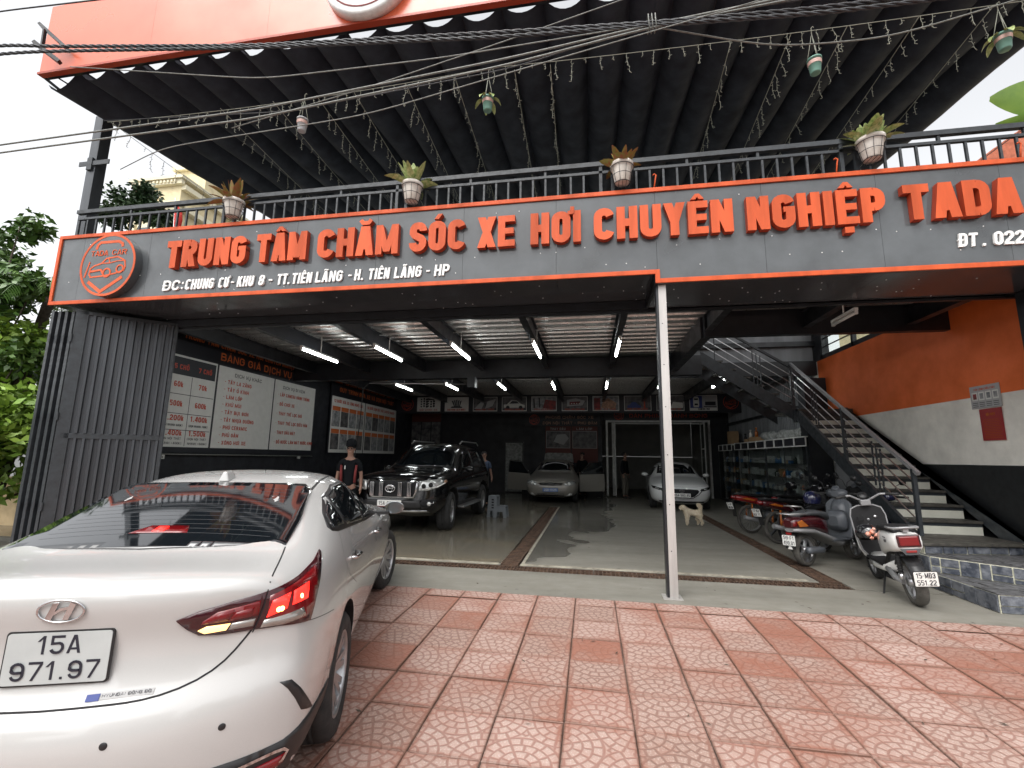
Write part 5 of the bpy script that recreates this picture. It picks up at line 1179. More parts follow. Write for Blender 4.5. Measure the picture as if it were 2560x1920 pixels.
# ------------------------------------------------------------------ overhead cables
def cabl(pts, r, m, lab, twist=0, n=8):
    P = []; 
    for i in range(len(pts) - 1):
        a, b_ = Vector(pts[i]), Vector(pts[i + 1]); k = max(2, int((b_ - a).length / .12))
        for j in range(k): P.append(a.lerp(b_, j / k))
    P.append(Vector(pts[-1]))
    # catenary smoothing between the given points
    for _ in range(12): P = [P[0]] + [(P[i - 1] + P[i] * 2 + P[i + 1]) / 4 for i in range(1, len(P) - 1)] + [P[-1]]
    b = MB()
    if not twist: b.tube(P, r, n)
    else:
        F = []
        for a, c in zip(P[:-1], P[1:]):
            for j in range(4): F.append(a.lerp(c, j / 4))
        for w in range(twist):
            ph = 2 * math.pi * w / twist; Q = []; s_ = 0
            for i, p_ in enumerate(F):
                if i: s_ += (p_ - F[i - 1]).length
                a = ph + s_ * 16; Q.append(p_ + Vector((0, math.cos(a), math.sin(a))) * r * 1.15)
            b.tube(Q, r, 6)
    return tag(b.build('overhead_cable', m, loc=tuple(P[0])), lab, 'cable', 'overhead cables strung along the front')
cabl([(-16, 4.3, 7.45), (-8.2, 4.3, 7.21), (-7.45, 4.3, 7.06), (-4.05, 4.3, 6.53), (-.8, 4.3, 6.19), (.69, 4.3, 6.05), (2.45, 4.3, 5.94), (9, 4.3, 5.9)], .011, 'cable', 'thick twisted black cable bundle, upper of the pair crossing the orange fascia', 3)
cabl([(-16, 4.3, 7.2), (-8.2, 4.3, 7.06), (-7.45, 4.3, 6.98), (-4.05, 4.3, 6.50), (-.8, 4.3, 6.13), (.69, 4.3, 6.02), (2.45, 4.3, 5.88), (9, 4.3, 5.82)], .0105, 'cable', 'thick twisted black cable bundle, lower of the pair crossing the orange fascia', 3)
cabl([(-16, 4.3, 5.42), (-7.84, 4.3, 5.58), (-3.94, 4.3, 5.62), (-.8, 4.3, 5.86), (.69, 4.3, 6.03), (5, 4.3, 6.35), (9, 4.3, 6.5)], .011, 'cable_grey', 'grey cable passing the clamp on the terrace post, upper of two')
cabl([(-16, 4.3, 5.25), (-7.81, 4.3, 5.46), (-3.93, 4.3, 5.50), (-.8, 4.3, 5.78), (.69, 4.3, 6.0), (5, 4.3, 6.3), (9, 4.3, 6.45)], .011, 'cable_grey', 'grey cable passing the clamp on the terrace post, lower of two')
cabl([(-7.3, 4.55, 6.95), (-4.0, 4.4, 6.14), (-1.6, 4.3, 5.98), (.69, 4.3, 6.04)], .007, 'cable_grey', 'thin cable from the fascia bracket sagging across the awning')
cabl([(-6.6, 4.9, 5.5), (-5.2, 4.3, 5.25), (-2.5, 4.3, 5.36), (-.79, 4.3, 5.68), (2.4, 4.2, 6.15), (6, 4.2, 6.9)], .006, 'cable_grey', 'thin cable running low across the light strings and rising to the right')
cabl([(-16, 4.3, 8.0), (-8.31, 4.3, 7.79), (-6.6, 4.3, 7.67), (-2, 4.3, 7.4), (4, 4.3, 7.2)], .010, 'cable', 'single dark cable crossing the sky above the bracket')
cabl([(-4.3, 4.35, 5.45), (-2.4, 4.3, 5.74), (-.8, 4.3, 6.10), (2.5, 4.3, 6.9)], .006, 'cable_grey', 'thin cable rising steeply across the awning to the upper right')
cabl([(-7.4, 5.15, 6.58), (-4, 4.9, 6.1), (-.8, 4.5, 5.92), (.69, 4.3, 6.06), (5.5, 4.4, 6.2)], .006, 'cable', 'thin dark cable close to the light strings')
cabl([(.69, 4.31, 6.02), (2.0, 4.6, 5.85), (3.2, 4.8, 5.98), (5.8, 5.0, 6.7)], .008, 'cable_grey', 'pale cable leaving the cable tie towards the hanging pots on the right')
p = MB()
for k in range(3): p.tube([(.66 + k * .035, 4.25, 6.11), (.65 + k * .035, 4.36, 6.07), (.66 + k * .035, 4.33, 5.95), (.67 + k * .035, 4.26, 5.96)], .006, 6, closed=True)
tag(p.build('cable_tie', 'cable_grey', loc=(.69, 4.3, 6.0)), 'loops of wire tying the cables together above the middle of the sign', 'cable tie')
br = empty('cable_bracket', (-7.8, 4.5, 7.4), label='dark steel bracket at the left end of the fascia holding the twisted cables', cat='bracket')
for nm_, a_, b_, w_, h_ in (('upper_arm', (-7.92, 4.5, 7.70), (-7.57, 4.66, 7.38), .09, .04), ('strut', (-7.82, 4.5, 7.60), (-7.80, 4.5, 7.24), .04, .03), ('lower_arm', (-7.90, 4.46, 7.36), (-7.62, 4.62, 7.14), .07, .05)):
    p = MB(); p.bar(a_, b_, w_, h_); p.build(nm_, 'black_paint', br)

# ------------------------------------------------------------------ plants, trees and neighbours
def leafcloud(b, c, rad, n, size, rr, squash=.8, m=0, hang=0):
    c = Vector(c)
    for _ in range(n):
        v = Vector((rr.gauss(0, 1), rr.gauss(0, 1), rr.gauss(0, 1))).normalized() * rad * rr.uniform(.35, 1.05); v.z *= squash; p = c + v
        a = Vector((rr.uniform(-1, 1), rr.uniform(-1, 1), rr.uniform(-.9, .5) - hang)).normalized(); s_ = a.cross(Vector((rr.uniform(-1, 1), rr.uniform(-1, 1), rr.uniform(-1, 1)))).normalized(); L = size * rr.uniform(.7, 1.4); w = L * .24
        i = len(b.v); b.v += [tuple(p), tuple(p + a * L * .45 + s_ * w), tuple(p + a * L), tuple(p + a * L * .45 - s_ * w)]; b.f.append((i, i + 1, i + 2, i + 3)); b.m.append(m); b.sm.append(False)
def tree(name, lab, base, h, clumps, leafm, size, n, seed, tr=.09, cat='tree', hang=0):
    rr = random.Random(seed); t = empty(name, base, label=lab, cat=cat); B = Vector(base)
    b = MB(); top = B + Vector((rr.uniform(-.2, .2), rr.uniform(-.2, .2), h * .8)); b.tube([B, B.lerp(top, .5) + Vector((.08, .05, 0)), top], [tr, tr * .7, tr * .3], 8)
    for (cx, cy, cz, r_) in clumps:
        q = B + Vector((cx, cy, cz)); s_ = B.lerp(top, min(.95, max(.25, cz / h * .6))); b.tube([s_, s_.lerp(q, .5) + Vector((0, 0, .1)), q], [tr * .4, tr * .25, tr * .1], 6)
    b.build('trunk', 'bark', t)
    c_ = MB()
    for (cx, cy, cz, r_) in clumps:
        for _ in range(5): leafcloud(c_, B + Vector((cx + rr.uniform(-.5, .5) * r_, cy + rr.uniform(-.5, .5) * r_, cz + rr.uniform(-.4, .4) * r_)), r_ * .62, int(n * r_ / 5 * 1.6), size, rr, hang=hang)
    c_.build('crown', leafm, t); return t
tree('tree', 'bright green broad leaved tree behind the folded gate leaves', (-10.6, 6.6, -.3), 4.2, [(0, 0, 1.7, 1.0), (.5, -.4, 2.4, .9), (-.3, .3, 2.9, .9), (.2, .1, 3.6, .75), (-1.2, 0, 2.2, 1.1), (.9, .5, 1.1, .8)], 'leaf_bright', .17, 800, 2)
tree('tree', 'darker green tree with drooping twigs at the left edge above the bright tree', (-11.0, 6.4, -.3), 6.6, [(0, 0, 4.9, .8), (.55, -.3, 4.3, .6), (-.6, .2, 5.6, .7), (.1, .1, 6.1, .45), (-.1, -.3, 3.6, .9), (.9, 0, 3.5, .5), (1.2, -.2, 4.7, .35)], 'leaf', .15, 560, 3)
tree('tree', 'tall leafy tree far behind the left hedge', (-15.5, 12, -.3), 7.5, [(0, 0, 4.5, 1.6), (1.6, .4, 3.6, 1.3), (-1.2, .5, 3.2, 1.5), (.5, -.5, 6.1, 1.1), (2.6, -.2, 4.7, 1.1)], 'leaf', .18, 800, 5)
hd = empty('hedge_bush', (-9.6, 5.2, -.2), label='dense bush with broad bright leaves pressed against the gate leaves', cat='bush')
rr = random.Random(8); b = MB()
for k in range(34): leafcloud(b, (-9.75 + rr.uniform(-.9, .65), 5.4 + rr.uniform(-.9, 1.2), rr.uniform(.7, 2.4)), .42, 110, .15, rr)
b.build('foliage', 'leaf_bright', hd); b = MB()
for k in range(5): b.tube([(-9.9 + k * .2, 5.4, -.2), (-9.8 + k * .15, 5.5, 1.6)], [.03, .012], 6)
b.build('stem', 'bark', hd)
# palm like fronds hanging behind the sign end
pm = empty('palm_tree', (-11.2, 7.0, -.3), label='palm with long drooping fronds behind the left end of the sign', cat='palm')
b = MB(); b.tube([(-11.2, 7.0, -.3), (-10.9, 6.9, 2.2), (-10.3, 6.8, 4.5)], [.13, .11, .08], 10); b.tube([(-12.6, 7.6, 2.0), (-10.4, 6.7, 3.35), (-8.6, 6.5, 3.65)], [.07, .055, .03], 8); b.build('trunk', 'bark', pm)
b = MB(); rr = random.Random(12)
for f in range(15):
    a = 2 * math.pi * f / 15 + rr.uniform(-.2, .2); d = Vector((math.cos(a), math.sin(a) * .8, rr.uniform(.35, 1.0))).normalized(); p_ = Vector((-10.3, 6.8, 4.5)); L = rr.uniform(1.3, 1.9); pts = [p_.copy()]
    for k in range(14):
        p_ = p_ + d * L / 14; d = (d + Vector((0, 0, -.13))).normalized(); pts.append(p_.copy())
        s_ = d.cross(Vector((0, 0, 1))).normalized()
        if k > 1:
            for sg_ in (-1, 1):
                for e_ in (0, .5): blade(b, tuple(pts[-2].lerp(pts[-1], e_)), tuple(d * .5 + s_ * sg_ * .8 + Vector((0, 0, -.35))), .50 * (1 - k / 22), .035, .9, 0, 3)
    b.tube(pts, .008, 4)
b.build('fronds', 'leaf', pm)
# potted tree on the terrace of the neighbour
tree('potted_tree', 'round topped dark green small tree behind the terrace railing at left', (-9.6, 7.5, 4.85), 2.0, [(-.05, 0, 1.85, .42), (.45, 0, 1.75, .42), (-.45, 0, 1.7, .34), (.15, 0, 2.1, .32), (.7, 0, 1.5, .30)], 'leaf_dark', .11, 1500, 21, .035)
tree('bush', 'low dark bush behind the left end of the terrace railing', (-8.1, 6.9, 4.6), .8, [(0, 0, .55, .28), (.35, 0, .5, .25), (-.3, .1, .6, .22)], 'leaf_dark', .10, 900, 22, .02, 'bush')
# cream house with mouldings, left background
ch = empty('cream_house', (-22, 30, 0), label='cream painted house with moulded cornices behind the terrace', cat='building')
def cpart(nm, m, *boxes):
    b = MB()
    for q in boxes: b.box(*q)
    return b.build(nm, m, ch)
hx0, hx1, hy = -32.6, -24.8, 22.0
cpart('wall', 'cream', (hx0 + 4.2, hx1, hy, hy + 9, -.5, 18.2))
cpart('cornice', 'cream_light', (hx0 + 4.2, hx1 + .35, hy - .35, hy + 9, 18.2, 18.4), (hx0 + 4.3, hx1 + .2, hy - .22, hy - .001, 17.9, 18.19))
cpart('cornice', 'cream_light', (hx0 + 4.2, hx1 + .5, hy - .45, hy - .01, 16.4, 16.6), (hx0 + 4.2, hx1 + .3, hy - .25, hy - .012, 16.0, 16.39))
for k in range(13): cpart('dentil', 'cream_light', (hx0 + 4.4 + k * .26, hx0 + 4.53 + k * .26, hy - .30, hy - .221, 17.98, 18.14))
for k in range(2):
    x = hx0 + 4.6 + k * 1.75; cpart('pilaster', 'cream_light', (x, x + .28, hy - .12, hy - .002, 8, 15.9)); 
    f = cpart('window', 'cream_light', (x + .42, x + 1.6, hy - .06, hy - .003, 12.6, 15.5)); b = MB(); b.box(x + .6, x + 1.4, hy - .075, hy - .061, 12.8, 15.2); b.build('pane', 'glass_dark', f)
cpart('balcony', 'cream_light', (hx0 + 4.2, hx1 + .6, hy - 1.0, hy - .003, 11.6, 11.9))
cpart('upper_block', 'cream', (hx0 + 5.6, hx0 + 7.9, hy + 1.5, hy + 4, 18.41, 20)); cpart('upper_cornice', 'cream_light', (hx0 + 5.4, hx0 + 8.1, hy + 1.3, hy + 4.2, 20.01, 20.3))
cpart('cornice', 'cream_light', (hx1 + .002, hx1 + .3, hy + .01, hy + 9, 17.6, 17.9), (hx1 + .002, hx1 + .4, hy + .01, hy + 9, 16.2, 16.5))
for k in range(3): cpart('window', 'cream_light', (hx1 + .001, hx1 + .08, hy + 1.2 + k * 2.6, hy + 2.6 + k * 2.6, 12.6, 15.3))
fl_ = empty('flag', (-7.55, 8.3, 4.6), label='red flag hanging on a thin pole behind the railing', cat='flag')
b = MB(); b.tube([(-7.55, 8.3, 4.6), (-7.72, 8.3, 6.45)], .012, 6); b.build('pole', 'steel_bright', fl_)
b = MB(); n = 8
for i in range(n + 1):
    z = 6.35 - i * .17; b.v += [(-7.71 + .017 * i, 8.29, z), (-7.60 + .02 * i + .03 * math.sin(i), 8.24 + .03 * math.cos(i * 1.7), z - .08 - .02 * i), (-7.52 + .015 * i + .02 * math.sin(i * 2), 8.32, z - .25 + .01 * i)]
for i in range(n):
    for k in (0, 1): a = i * 3 + k; b.f.append((a, a + 1, a + 4, a + 3)); b.m.append(0); b.sm.append(True)
b.build('cloth', 'flag_red', fl_); fl_.location = (-8.40, 7.5, 4.95)
# low yellow wall and far greenery at the left street side
mb = MB(); mb.box(-16, -8.9, 7.6, 7.8, -.4, .95); tag(mb.build('garden_wall', 'yellow_wall', loc=(-12, 7.7, -.4)), 'low ochre garden wall under the bushes at the left edge', 'wall')
# red tiled roof at the right
rt = empty('neighbour_house', (12, 11, 0), label='neighbouring house with red tiled roof behind the right end of the railing', cat='building')
b = MB(); b.box(9.6, 16.4, 12.3, 19, -.5, 8.5); b.build('wall', 'cream', rt)
b = MB(); b.prism([(9.0, 8.45), (12.9, 11.3), (16.9, 8.45)], (0, 12.0, 0), (1, 0, 0), (0, 0, 1), (0, .05, 0)); b.build('gable', 'roof_red', rt)
d0 = Vector((12.5 - 8.6, 0, 9.4 - 6.55)); Ld = d0.length; d0.normalize(); nn = Vector((-d0.z, 0, d0.x))
first = None
for i in range(16):
    for j in range(14):
        p_ = Vector((9.0, 12.0, 8.48)) + d0 * (i * Ld / 16) + Vector((0, j * .32, 0))
        if first is None:
            b = MB(); b.prism([(0, 0), (.33, 0), (.33, .04), (.0, .02)], p_, d0, nn, (0, .30, 0)); first = b.build('tile', 'roof_red', rt); fp = p_
        else: c = first.copy(); COL.objects.link(c); c.parent = rt; c.location = first.location + (p_ - fp)
b = MB(); b.box(8.9, 9.02, 11.9, 16.7, 8.34, 8.46); b.build('eave_board', 'roof_red', rt)
bl = empty('banana_plant', (6.35, 6.1, 4.6), label='big green leaf reaching in at the upper right corner', cat='plant')
b = MB(); b.tube([(6.35, 6.1, 4.6), (6.2, 6.0, 5.4), (5.75, 5.8, 5.72)], [.03, .02, .012], 6); b.build('stem', 'leaf', bl)
b = MB(); blade(b, (5.75, 5.62, 5.66), (-1, 0, .10), 1.05, .46, .02, 0, 12, 1.35, .12); blade(b, (5.6, 5.66, 5.50), (-1, 0, -.06), .85, .16, .0, 0, 8, 1.0, .2); b.build('leaf_blade', 'leaf_bright', bl)

# unseen houses and trees across the street, added for reflections and less sky light
for (x0, x1, z1, m_, lab) in ((-17, -8, 6.2, 'cream', 'cream house across the street with shuttered windows'), (-3, 6, 8.0, 'box_white', 'pale grey shop house across the street'), (12, 20, 5.5, 'yellow_wall', 'low ochre house across the street')):
    t = empty('reflection_house', (x0, -19, -.6), label=lab, cat='building'); p = MB(); p.box(x0, x1, -26, -19, -.6, z1); p.build('wall', m_, t); p = MB(); p.box(x0 - .3, x1 + .3, -26.2, -18.6, z1, z1 + .2); p.build('roof', 'roof_red', t)
    for k in range(3):
        for z in (.6, 3.6): x = x0 + 1 + k * (x1 - x0 - 1) / 3; p = MB(); p.box(x, x + 1.3, -18.99, -18.95, z, z + 1.5); p.build('window', 'glass_dark', t)
for k, (x, y) in enumerate(((-6, -14), (8.5, -15), (-19, -15), (22, -14))): tree('tree', ('round street tree across the street beside the cream house', 'spreading street tree across the street beside the shop house', 'bushy street tree across the street far to the left', 'bushy street tree across the street far to the right')[k], (x, y, -.6), 6.5, [(0, 0, 4.4, 1.8), (1.3, .3, 3.9, 1.3), (-1.3, 0, 4.0, 1.4), (.2, 0, 5.8, 1.2)], 'leaf', .30, 500, 60 + k, .16)
# ------------------------------------------------------------------ vehicle toolkit
def sec(y, zb, wb, pts, zc, dys=None):
    """half ring, bottom centre to top centre: pts = [(x, z)] * 7 for sill, low side, bumper line, mid, shoulder, belt, roof edge"""
    ring = [(0, y, zb), (wb * .5, y, zb), (wb, y, zb)] + [(x, y, z) for x, z in pts]
    x9 = pts[-1][0]; z9 = pts[-1][1]; ring += [(x9 * .55, y, z9 + (zc - z9) * .8), (0, y, zc)]
    return ring
def car_body(rings, front, rear, sub=2, arches=(), ar=.36, axin=.52, top_mats=None, crease=()):
    """rings front to rear, each K points; front/rear = interior points [(mid),(centre)] for rows 3..K-4; returns evaluated mesh"""
    bm = bmesh.new(); K = len(rings[0]); R_ = []; L_ = []
    for ring in rings:
        r = [bm.verts.new(p) for p in ring]; l = [r[0]] + [bm.verts.new((-p[0], p[1], p[2])) for p in ring[1:-1]] + [r[-1]]
        R_.append(r); L_.append(l)
    cr = bm.edges.layers.float.new('crease_edge')
    for i in range(len(rings) - 1):
        for k in range(K - 1):
            bm.faces.new((R_[i][k], R_[i + 1][k], R_[i + 1][k + 1], R_[i][k + 1])); bm.faces.new((L_[i][k + 1], L_[i + 1][k + 1], L_[i + 1][k], L_[i][k]))
    for end, inner, flip in ((0, front, False), (-1, rear, True)):
        r, l = R_[end], L_[end]; rows = [[l[2], l[1], r[0], r[1], r[2]]]
        for k in range(3, K - 3):
            (mx, my, mz), (cx, cy, cz) = inner[k - 3]
            rows.append([l[k], bm.verts.new((-mx, my, mz)), bm.verts.new((0, cy, cz)), bm.verts.new((mx, my, mz)), r[k]])
        rows.append([l[K - 3], l[K - 2], r[K - 1], r[K - 2], r[K - 3]])
        for a, b in zip(rows[:-1], rows[1:]):
            for j in range(4):
                q = (a[j], b[j], b[j + 1], a[j + 1]); bm.faces.new(q if not flip else q[::-1])
    bm.edges.index_update()
    for (row, i0, i1, w) in crease:
        for i in range(i0, i1):
            for S_ in (R_, L_):
                e = bm.edges.get((S_[i][row], S_[i + 1][row]))
                if e: e[cr] = w
    bmesh.ops.recalc_face_normals(bm, faces=bm.faces)
    me = bpy.data.meshes.new('body_cage'); bm.to_mesh(me); bm.free()
    o = bpy.data.objects.new('tmp', me); COL.objects.link(o); md = o.modifiers.new('s', 'SUBSURF'); md.levels = sub; md.render_levels = sub
    kill = [o]
    if arches:
        cb = bmesh.new()
        for (ay, az_) in arches:
            for s_ in (-1, 1):
                bmesh.ops.create_cone(cb, cap_ends=True, segments=40, radius1=ar, radius2=ar, depth=.6, matrix=Matrix.Translation((s_ * (axin + .3), ay, az_)) @ Matrix.Rotation(math.pi / 2, 4, 'Y'))
        cm = bpy.data.meshes.new('cut'); cb.to_mesh(cm); cb.free(); cm.materials.append(MAT['gap']); me.materials.append(MAT['gap']); me.materials.append(MAT['gap'])
        for pl in cm.polygons: pl.material_index = 0
        c = bpy.data.objects.new('cut', cm); COL.objects.link(c); kill.append(c)
        bo = o.modifiers.new('b', 'BOOLEAN'); bo.operation = 'DIFFERENCE'; bo.object = c; bo.solver = 'EXACT'
        try: bo.material_mode = 'TRANSFER'
        except Exception: pass
    bpy.context.view_layer.update()
    ev = o.evaluated_get(bpy.context.evaluated_depsgraph_get()); out = bpy.data.meshes.new_from_object(ev)
    for k in kill: bpy.data.objects.remove(k)
    return out
def finish_body(me, paint, parent, name='body', arches=(), ar=.36):
    me.materials.clear(); me.materials.append(MAT[paint]); me.materials.append(MAT['gap'])
    for p in me.polygons:
        p.use_smooth = True; p.material_index = 0; c = p.center
        for (ay, az_) in arches:
            d = math.hypot(c.y - ay, c.z - az_)
            if d < ar + .004 and (abs(p.normal.x) > .95 and abs(c.x) < .6 or d > ar - .02 and abs(p.normal.x) < .2 and abs(c.x) < .9): p.material_index = 1; p.use_smooth = False
    o = bpy.data.objects.new(name, me); COL.objects.link(o); o.parent = parent
    return o
def bvh_of(me):
    bm = bmesh.new(); bm.from_mesh(me); t = BVHTree.FromBMesh(bm); bm.free(); return t
def densify(P, step):
    out = []; n = len(P)
    for i in range(n):
        a, b = Vector(P[i]), Vector(P[(i + 1) % n]); k = max(1, int((b - a).length / step))
        for j in range(k): out.append(a.lerp(b, j / k))
    return out
def smooth_poly(P, it=1):
    P = [Vector(p) for p in P]
    for _ in range(it):
        Q = []
        for i in range(len(P)): a, b = P[i], P[(i + 1) % len(P)]; Q += [a.lerp(b, .22), a.lerp(b, .78)]
        P = Q
    return P
def patch(tree, poly, dr, m, parent, name, off=.003, step=.05, smooth=0, rim=True, mirror=False, back=.006, fit=0):
    """skin lying on the body: poly = 3d outline near the surface, dr = direction of projection towards the body"""
    dr = Vector(dr).normalized(); a = dr.cross(Vector((0, 0, 1))).normalized(); b = a.cross(dr)
    P = smooth_poly(poly, smooth) if smooth else [Vector(p) for p in poly]
    P = densify(P, step); uv = [Vector((p.dot(a), p.dot(b))) for p in P]; n = len(uv); dmean = sum(p.dot(dr) for p in P) / n
    x0, x1 = min(p.x for p in uv), max(p.x for p in uv); y0, y1 = min(p.y for p in uv), max(p.y for p in uv)
    pts = list(uv); ul = [tuple(p) for p in uv]
    i = x0 + step / 2
    while i < x1:
        j = y0 + step / 2
        while j < y1:
            if inside2(ul, i, j) and min((Vector((i, j)) - q).length for q in uv) > step * .4: pts.append(Vector((i, j)))
            j += step
        i += step
    vo, eo, fo, *_ = geometry.delaunay_2d_cdt(pts, [(k, (k + 1) % n) for k in range(n)], [], 1, 1e-6)
    V3 = []; N3 = []
    for p in vo:
        q = a * p.x + b * p.y + dr * (dmean - .8); h = tree.ray_cast(q, dr, 2.0)
        if h[0] is None: h = tree.find_nearest(a * p.x + b * p.y + dr * dmean)
        nn = h[1]; nn = -nn if nn.dot(dr) > 0 else nn; V3.append(h[0]); N3.append(nn)
    if fit:
        import numpy as np
        U = np.array([(v.dot(a), v.dot(b)) for v in V3]); D_ = np.array([v.dot(dr) for v in V3]); u0 = U.mean(0); U = U - u0
        B = np.stack([U[:, 0] ** i_ * U[:, 1] ** j_ for i_ in range(fit + 1) for j_ in range(fit + 1 - i_)], 1); co, *_r = np.linalg.lstsq(B, D_, rcond=None); DF = B @ co
        V3 = [a * (U[k, 0] + u0[0]) + b * (U[k, 1] + u0[1]) + dr * DF[k] for k in range(len(V3))]; N3 = [-dr] * len(V3)
    outs = []
    for sg_ in ((1, -1) if mirror else (1,)):
        mb = MB(); f = lambda v: (v.x * sg_, v.y, v.z); K = len(V3)
        mb.v = [f(v + nn * off) for v, nn in zip(V3, N3)]
        for fc in fo:
            c = [V3[k] for k in fc]; cn = (c[1] - c[0]).cross(c[2] - c[0]); fl_ = cn.dot(N3[fc[0]]) < 0
            if sg_ < 0: fl_ = not fl_
            mb.f.append(tuple(fc[::-1]) if fl_ else tuple(fc)); mb.m.append(0); mb.sm.append(True)
        if rim:
            cnt = {}
            for fc in mb.f:
                for k in range(len(fc)): e = (fc[k], fc[(k + 1) % len(fc)]); cnt[e] = 1
            for (p_, q_) in list(cnt):
                if (q_, p_) not in cnt:
                    i0 = len(mb.v); mb.v += [f(V3[p_] - N3[p_] * back), f(V3[q_] - N3[q_] * back)]; mb.f.append((q_, p_, i0, i0 + 1)); mb.m.append(0); mb.sm.append(False)
        outs.append(mb.build(name, m, parent, world=False))
    return outs
def inside2(poly, x, y):
    c = False; n = len(poly)
    for i in range(n):
        (x1, y1), (x2, y2) = poly[i], poly[i - 1]
        if (y1 > y) != (y2 > y) and x < (x2 - x1) * (y - y1) / (y2 - y1) + x1: c = not c
    return c
def on_body(tree, p, dr, off=0):
    dr = Vector(dr).normalized(); h = tree.ray_cast(Vector(p) - dr * .8, dr, 2.0)
    if h[0] is None: h = tree.find_nearest(Vector(p))
    nn = h[1]; nn = -nn if nn.dot(dr) > 0 else nn
    return h[0] + nn * off, nn
def seam(tree, pts, dr, m, parent, name='panel_gap', w=.004, mirror=False, off=.0008, step=.04):
    P = []
    for a, b in zip(pts[:-1], pts[1:]):
        a, b = Vector(a), Vector(b); k = max(1, int((b - a).length / step))
        for j in range(k): P.append(a.lerp(b, j / k))
    P.append(Vector(pts[-1]))
    for _ in range(2): P = [P[0]] + [(P[i - 1] + P[i] * 2 + P[i + 1]) / 4 for i in range(1, len(P) - 1)] + [P[-1]]
    Q = [on_body(tree, p, dr) for p in P]
    for sg_ in ((1, -1) if mirror else (1,)):
        mb = MB()
        for i, (q, nn) in enumerate(Q):
            d = (Q[min(i + 1, len(Q) - 1)][0] - Q[max(i - 1, 0)][0]).normalized(); s_ = d.cross(nn).normalized() * w / 2
            for v in (q - s_ + nn * off, q + s_ + nn * off): mb.v.append((v.x * sg_, v.y, v.z))
        for i in range(len(Q) - 1):
            k = i * 2; f = (k, k + 1, k + 3, k + 2); mb.f.append(f if sg_ < 0 else f[::-1]); mb.m.append(0); mb.sm.append(True)
        mb.build(name, m, parent, world=False)
def wheel(parent, x, y, r, w, side, nsp=10, steer=0.0, rim_m='alloy', tyre_m='rubber', z=None, rimf=.66, lite=False, cap=None, twin=False):
    """car wheel: tyre and rim as sub-parts of an empty named wheel; side = +1 outer face towards +x"""
    z = r if z is None else z
    t = bpy.data.objects.new('wheel', None); COL.objects.link(t); t.parent = parent; t.location = (x, y, z); t.rotation_euler = (0, 0, steer + (0 if side > 0 else math.pi)); t.empty_display_size = .05
    ri = r * rimf; mb = MB(); h = w / 2
    mb.lathe([(ri, -h * .9), (ri + .02, -h), (r - .03, -h), (r - .008, -h * .8), (r, -h * .55), (r, -h * .2), (r - .006, -h * .18), (r - .006, -h * .12), (r, -h * .10), (r, h * .10), (r - .006, h * .12), (r - .006, h * .18), (r, h * .2), (r, h * .55), (r - .008, h * .8), (r - .03, h), (ri + .02, h), (ri, h * .9)], (0, 0, 0), (1, 0, 0), n=24 if lite else 44)
    mb.build('tyre', tyre_m, t, world=False)
    mb = MB(); mb.lathe([(ri + .004, h * .9), (ri - .008, h * .93), (ri - .014, h * .7), (ri - .02, -h * .7)], (0, 0, 0), (1, 0, 0), n=24 if lite else 44)
    mb.lathe([(0, h * .60), (.03, h * .60), (.06, h * .48), (.062, h * .2)], (0, 0, 0), (1, 0, 0), n=16)
    for k in range(nsp):
        for s2 in ((-.07, .07) if twin else (0,)):
            a = 2 * math.pi * k / nsp + s2; d = Vector((0, math.cos(a), math.sin(a))); p0 = d * .045 + Vector((h * .5, 0, 0)); p1 = Vector((0, math.cos(a + s2 * 1.2), math.sin(a + s2 * 1.2))) * (ri - .006) + Vector((h * .78, 0, 0))
            wsp = (.032 if nsp > 7 else .05) * r / .31; sd = d.cross(Vector((1, 0, 0))) * wsp / 2; b = Vector((.02, 0, 0)); i = len(mb.v)
            mb.v += [tuple(v) for v in (p0 - sd * 1.1 - b, p0 + sd * 1.1 - b, p0 + sd * 1.1, p0 - sd * 1.1, p1 - sd - b, p1 + sd - b, p1 + sd, p1 - sd)]
            for f in ((0, 3, 2, 1), (4, 5, 6, 7), (0, 1, 5, 4), (1, 2, 6, 5), (2, 3, 7, 6), (3, 0, 4, 7)): mb.f.append(tuple(i + q for q in f)); mb.m.append(0); mb.sm.append(False)
    mb.build('rim', rim_m, t, world=False)
    mb = MB(); mb.lathe([(0, -h * .1), (ri * .82, -h * .1), (ri * .82, -h * .3)], (0, 0, 0), (1, 0, 0), n=24); mb.build('brake_disc', 'alloy_dark', t, world=False)
    return t
def plate_part(parent, c, ux, uy, n, w, h, lines, m='plate', ink='ink', frame='plastic_black', s=.16):
    c, ux, uy, n = Vector(c), Vector(ux).normalized(), Vector(uy).normalized(), Vector(n).normalized()
    t = bpy.data.objects.new('licence_plate', None); COL.objects.link(t); t.parent = parent; t.empty_display_size = .05
    rr = lambda W, H, r: [(a, b) for cx, cy, a0 in ((W / 2 - r, H / 2 - r, 0), (-W / 2 + r, H / 2 - r, 90), (-W / 2 + r, -H / 2 + r, 180), (W / 2 - r, -H / 2 + r, 270)) for a, b in arc(cx, cy, r, r, a0, a0 + 90, 4)]
    shape2d([rr(w + .012, h + .012, .012)], c, ux, uy, n * .006, frame, t, 'plate_frame', world=False)
    shape2d([rr(w, h, .01)], c, ux, uy, n * .009, m, t, 'plate_sheet', world=False)
    k = len(lines)
    for i, (txt, fw) in enumerate(lines):
        hh = h * (.36 if k == 2 else .62); zz = (h * .08 if i == 0 else -h * .42) if k == 2 else -hh / 2
        lettering(txt, c + ux * (-w * fw / 2) + uy * zz + n * .009, ux, uy, hh, w * fw, n * .0012, ink, t, name='plate_lettering', s=s, gap=.12, W0=.52, world=False, space=.2)
    return t

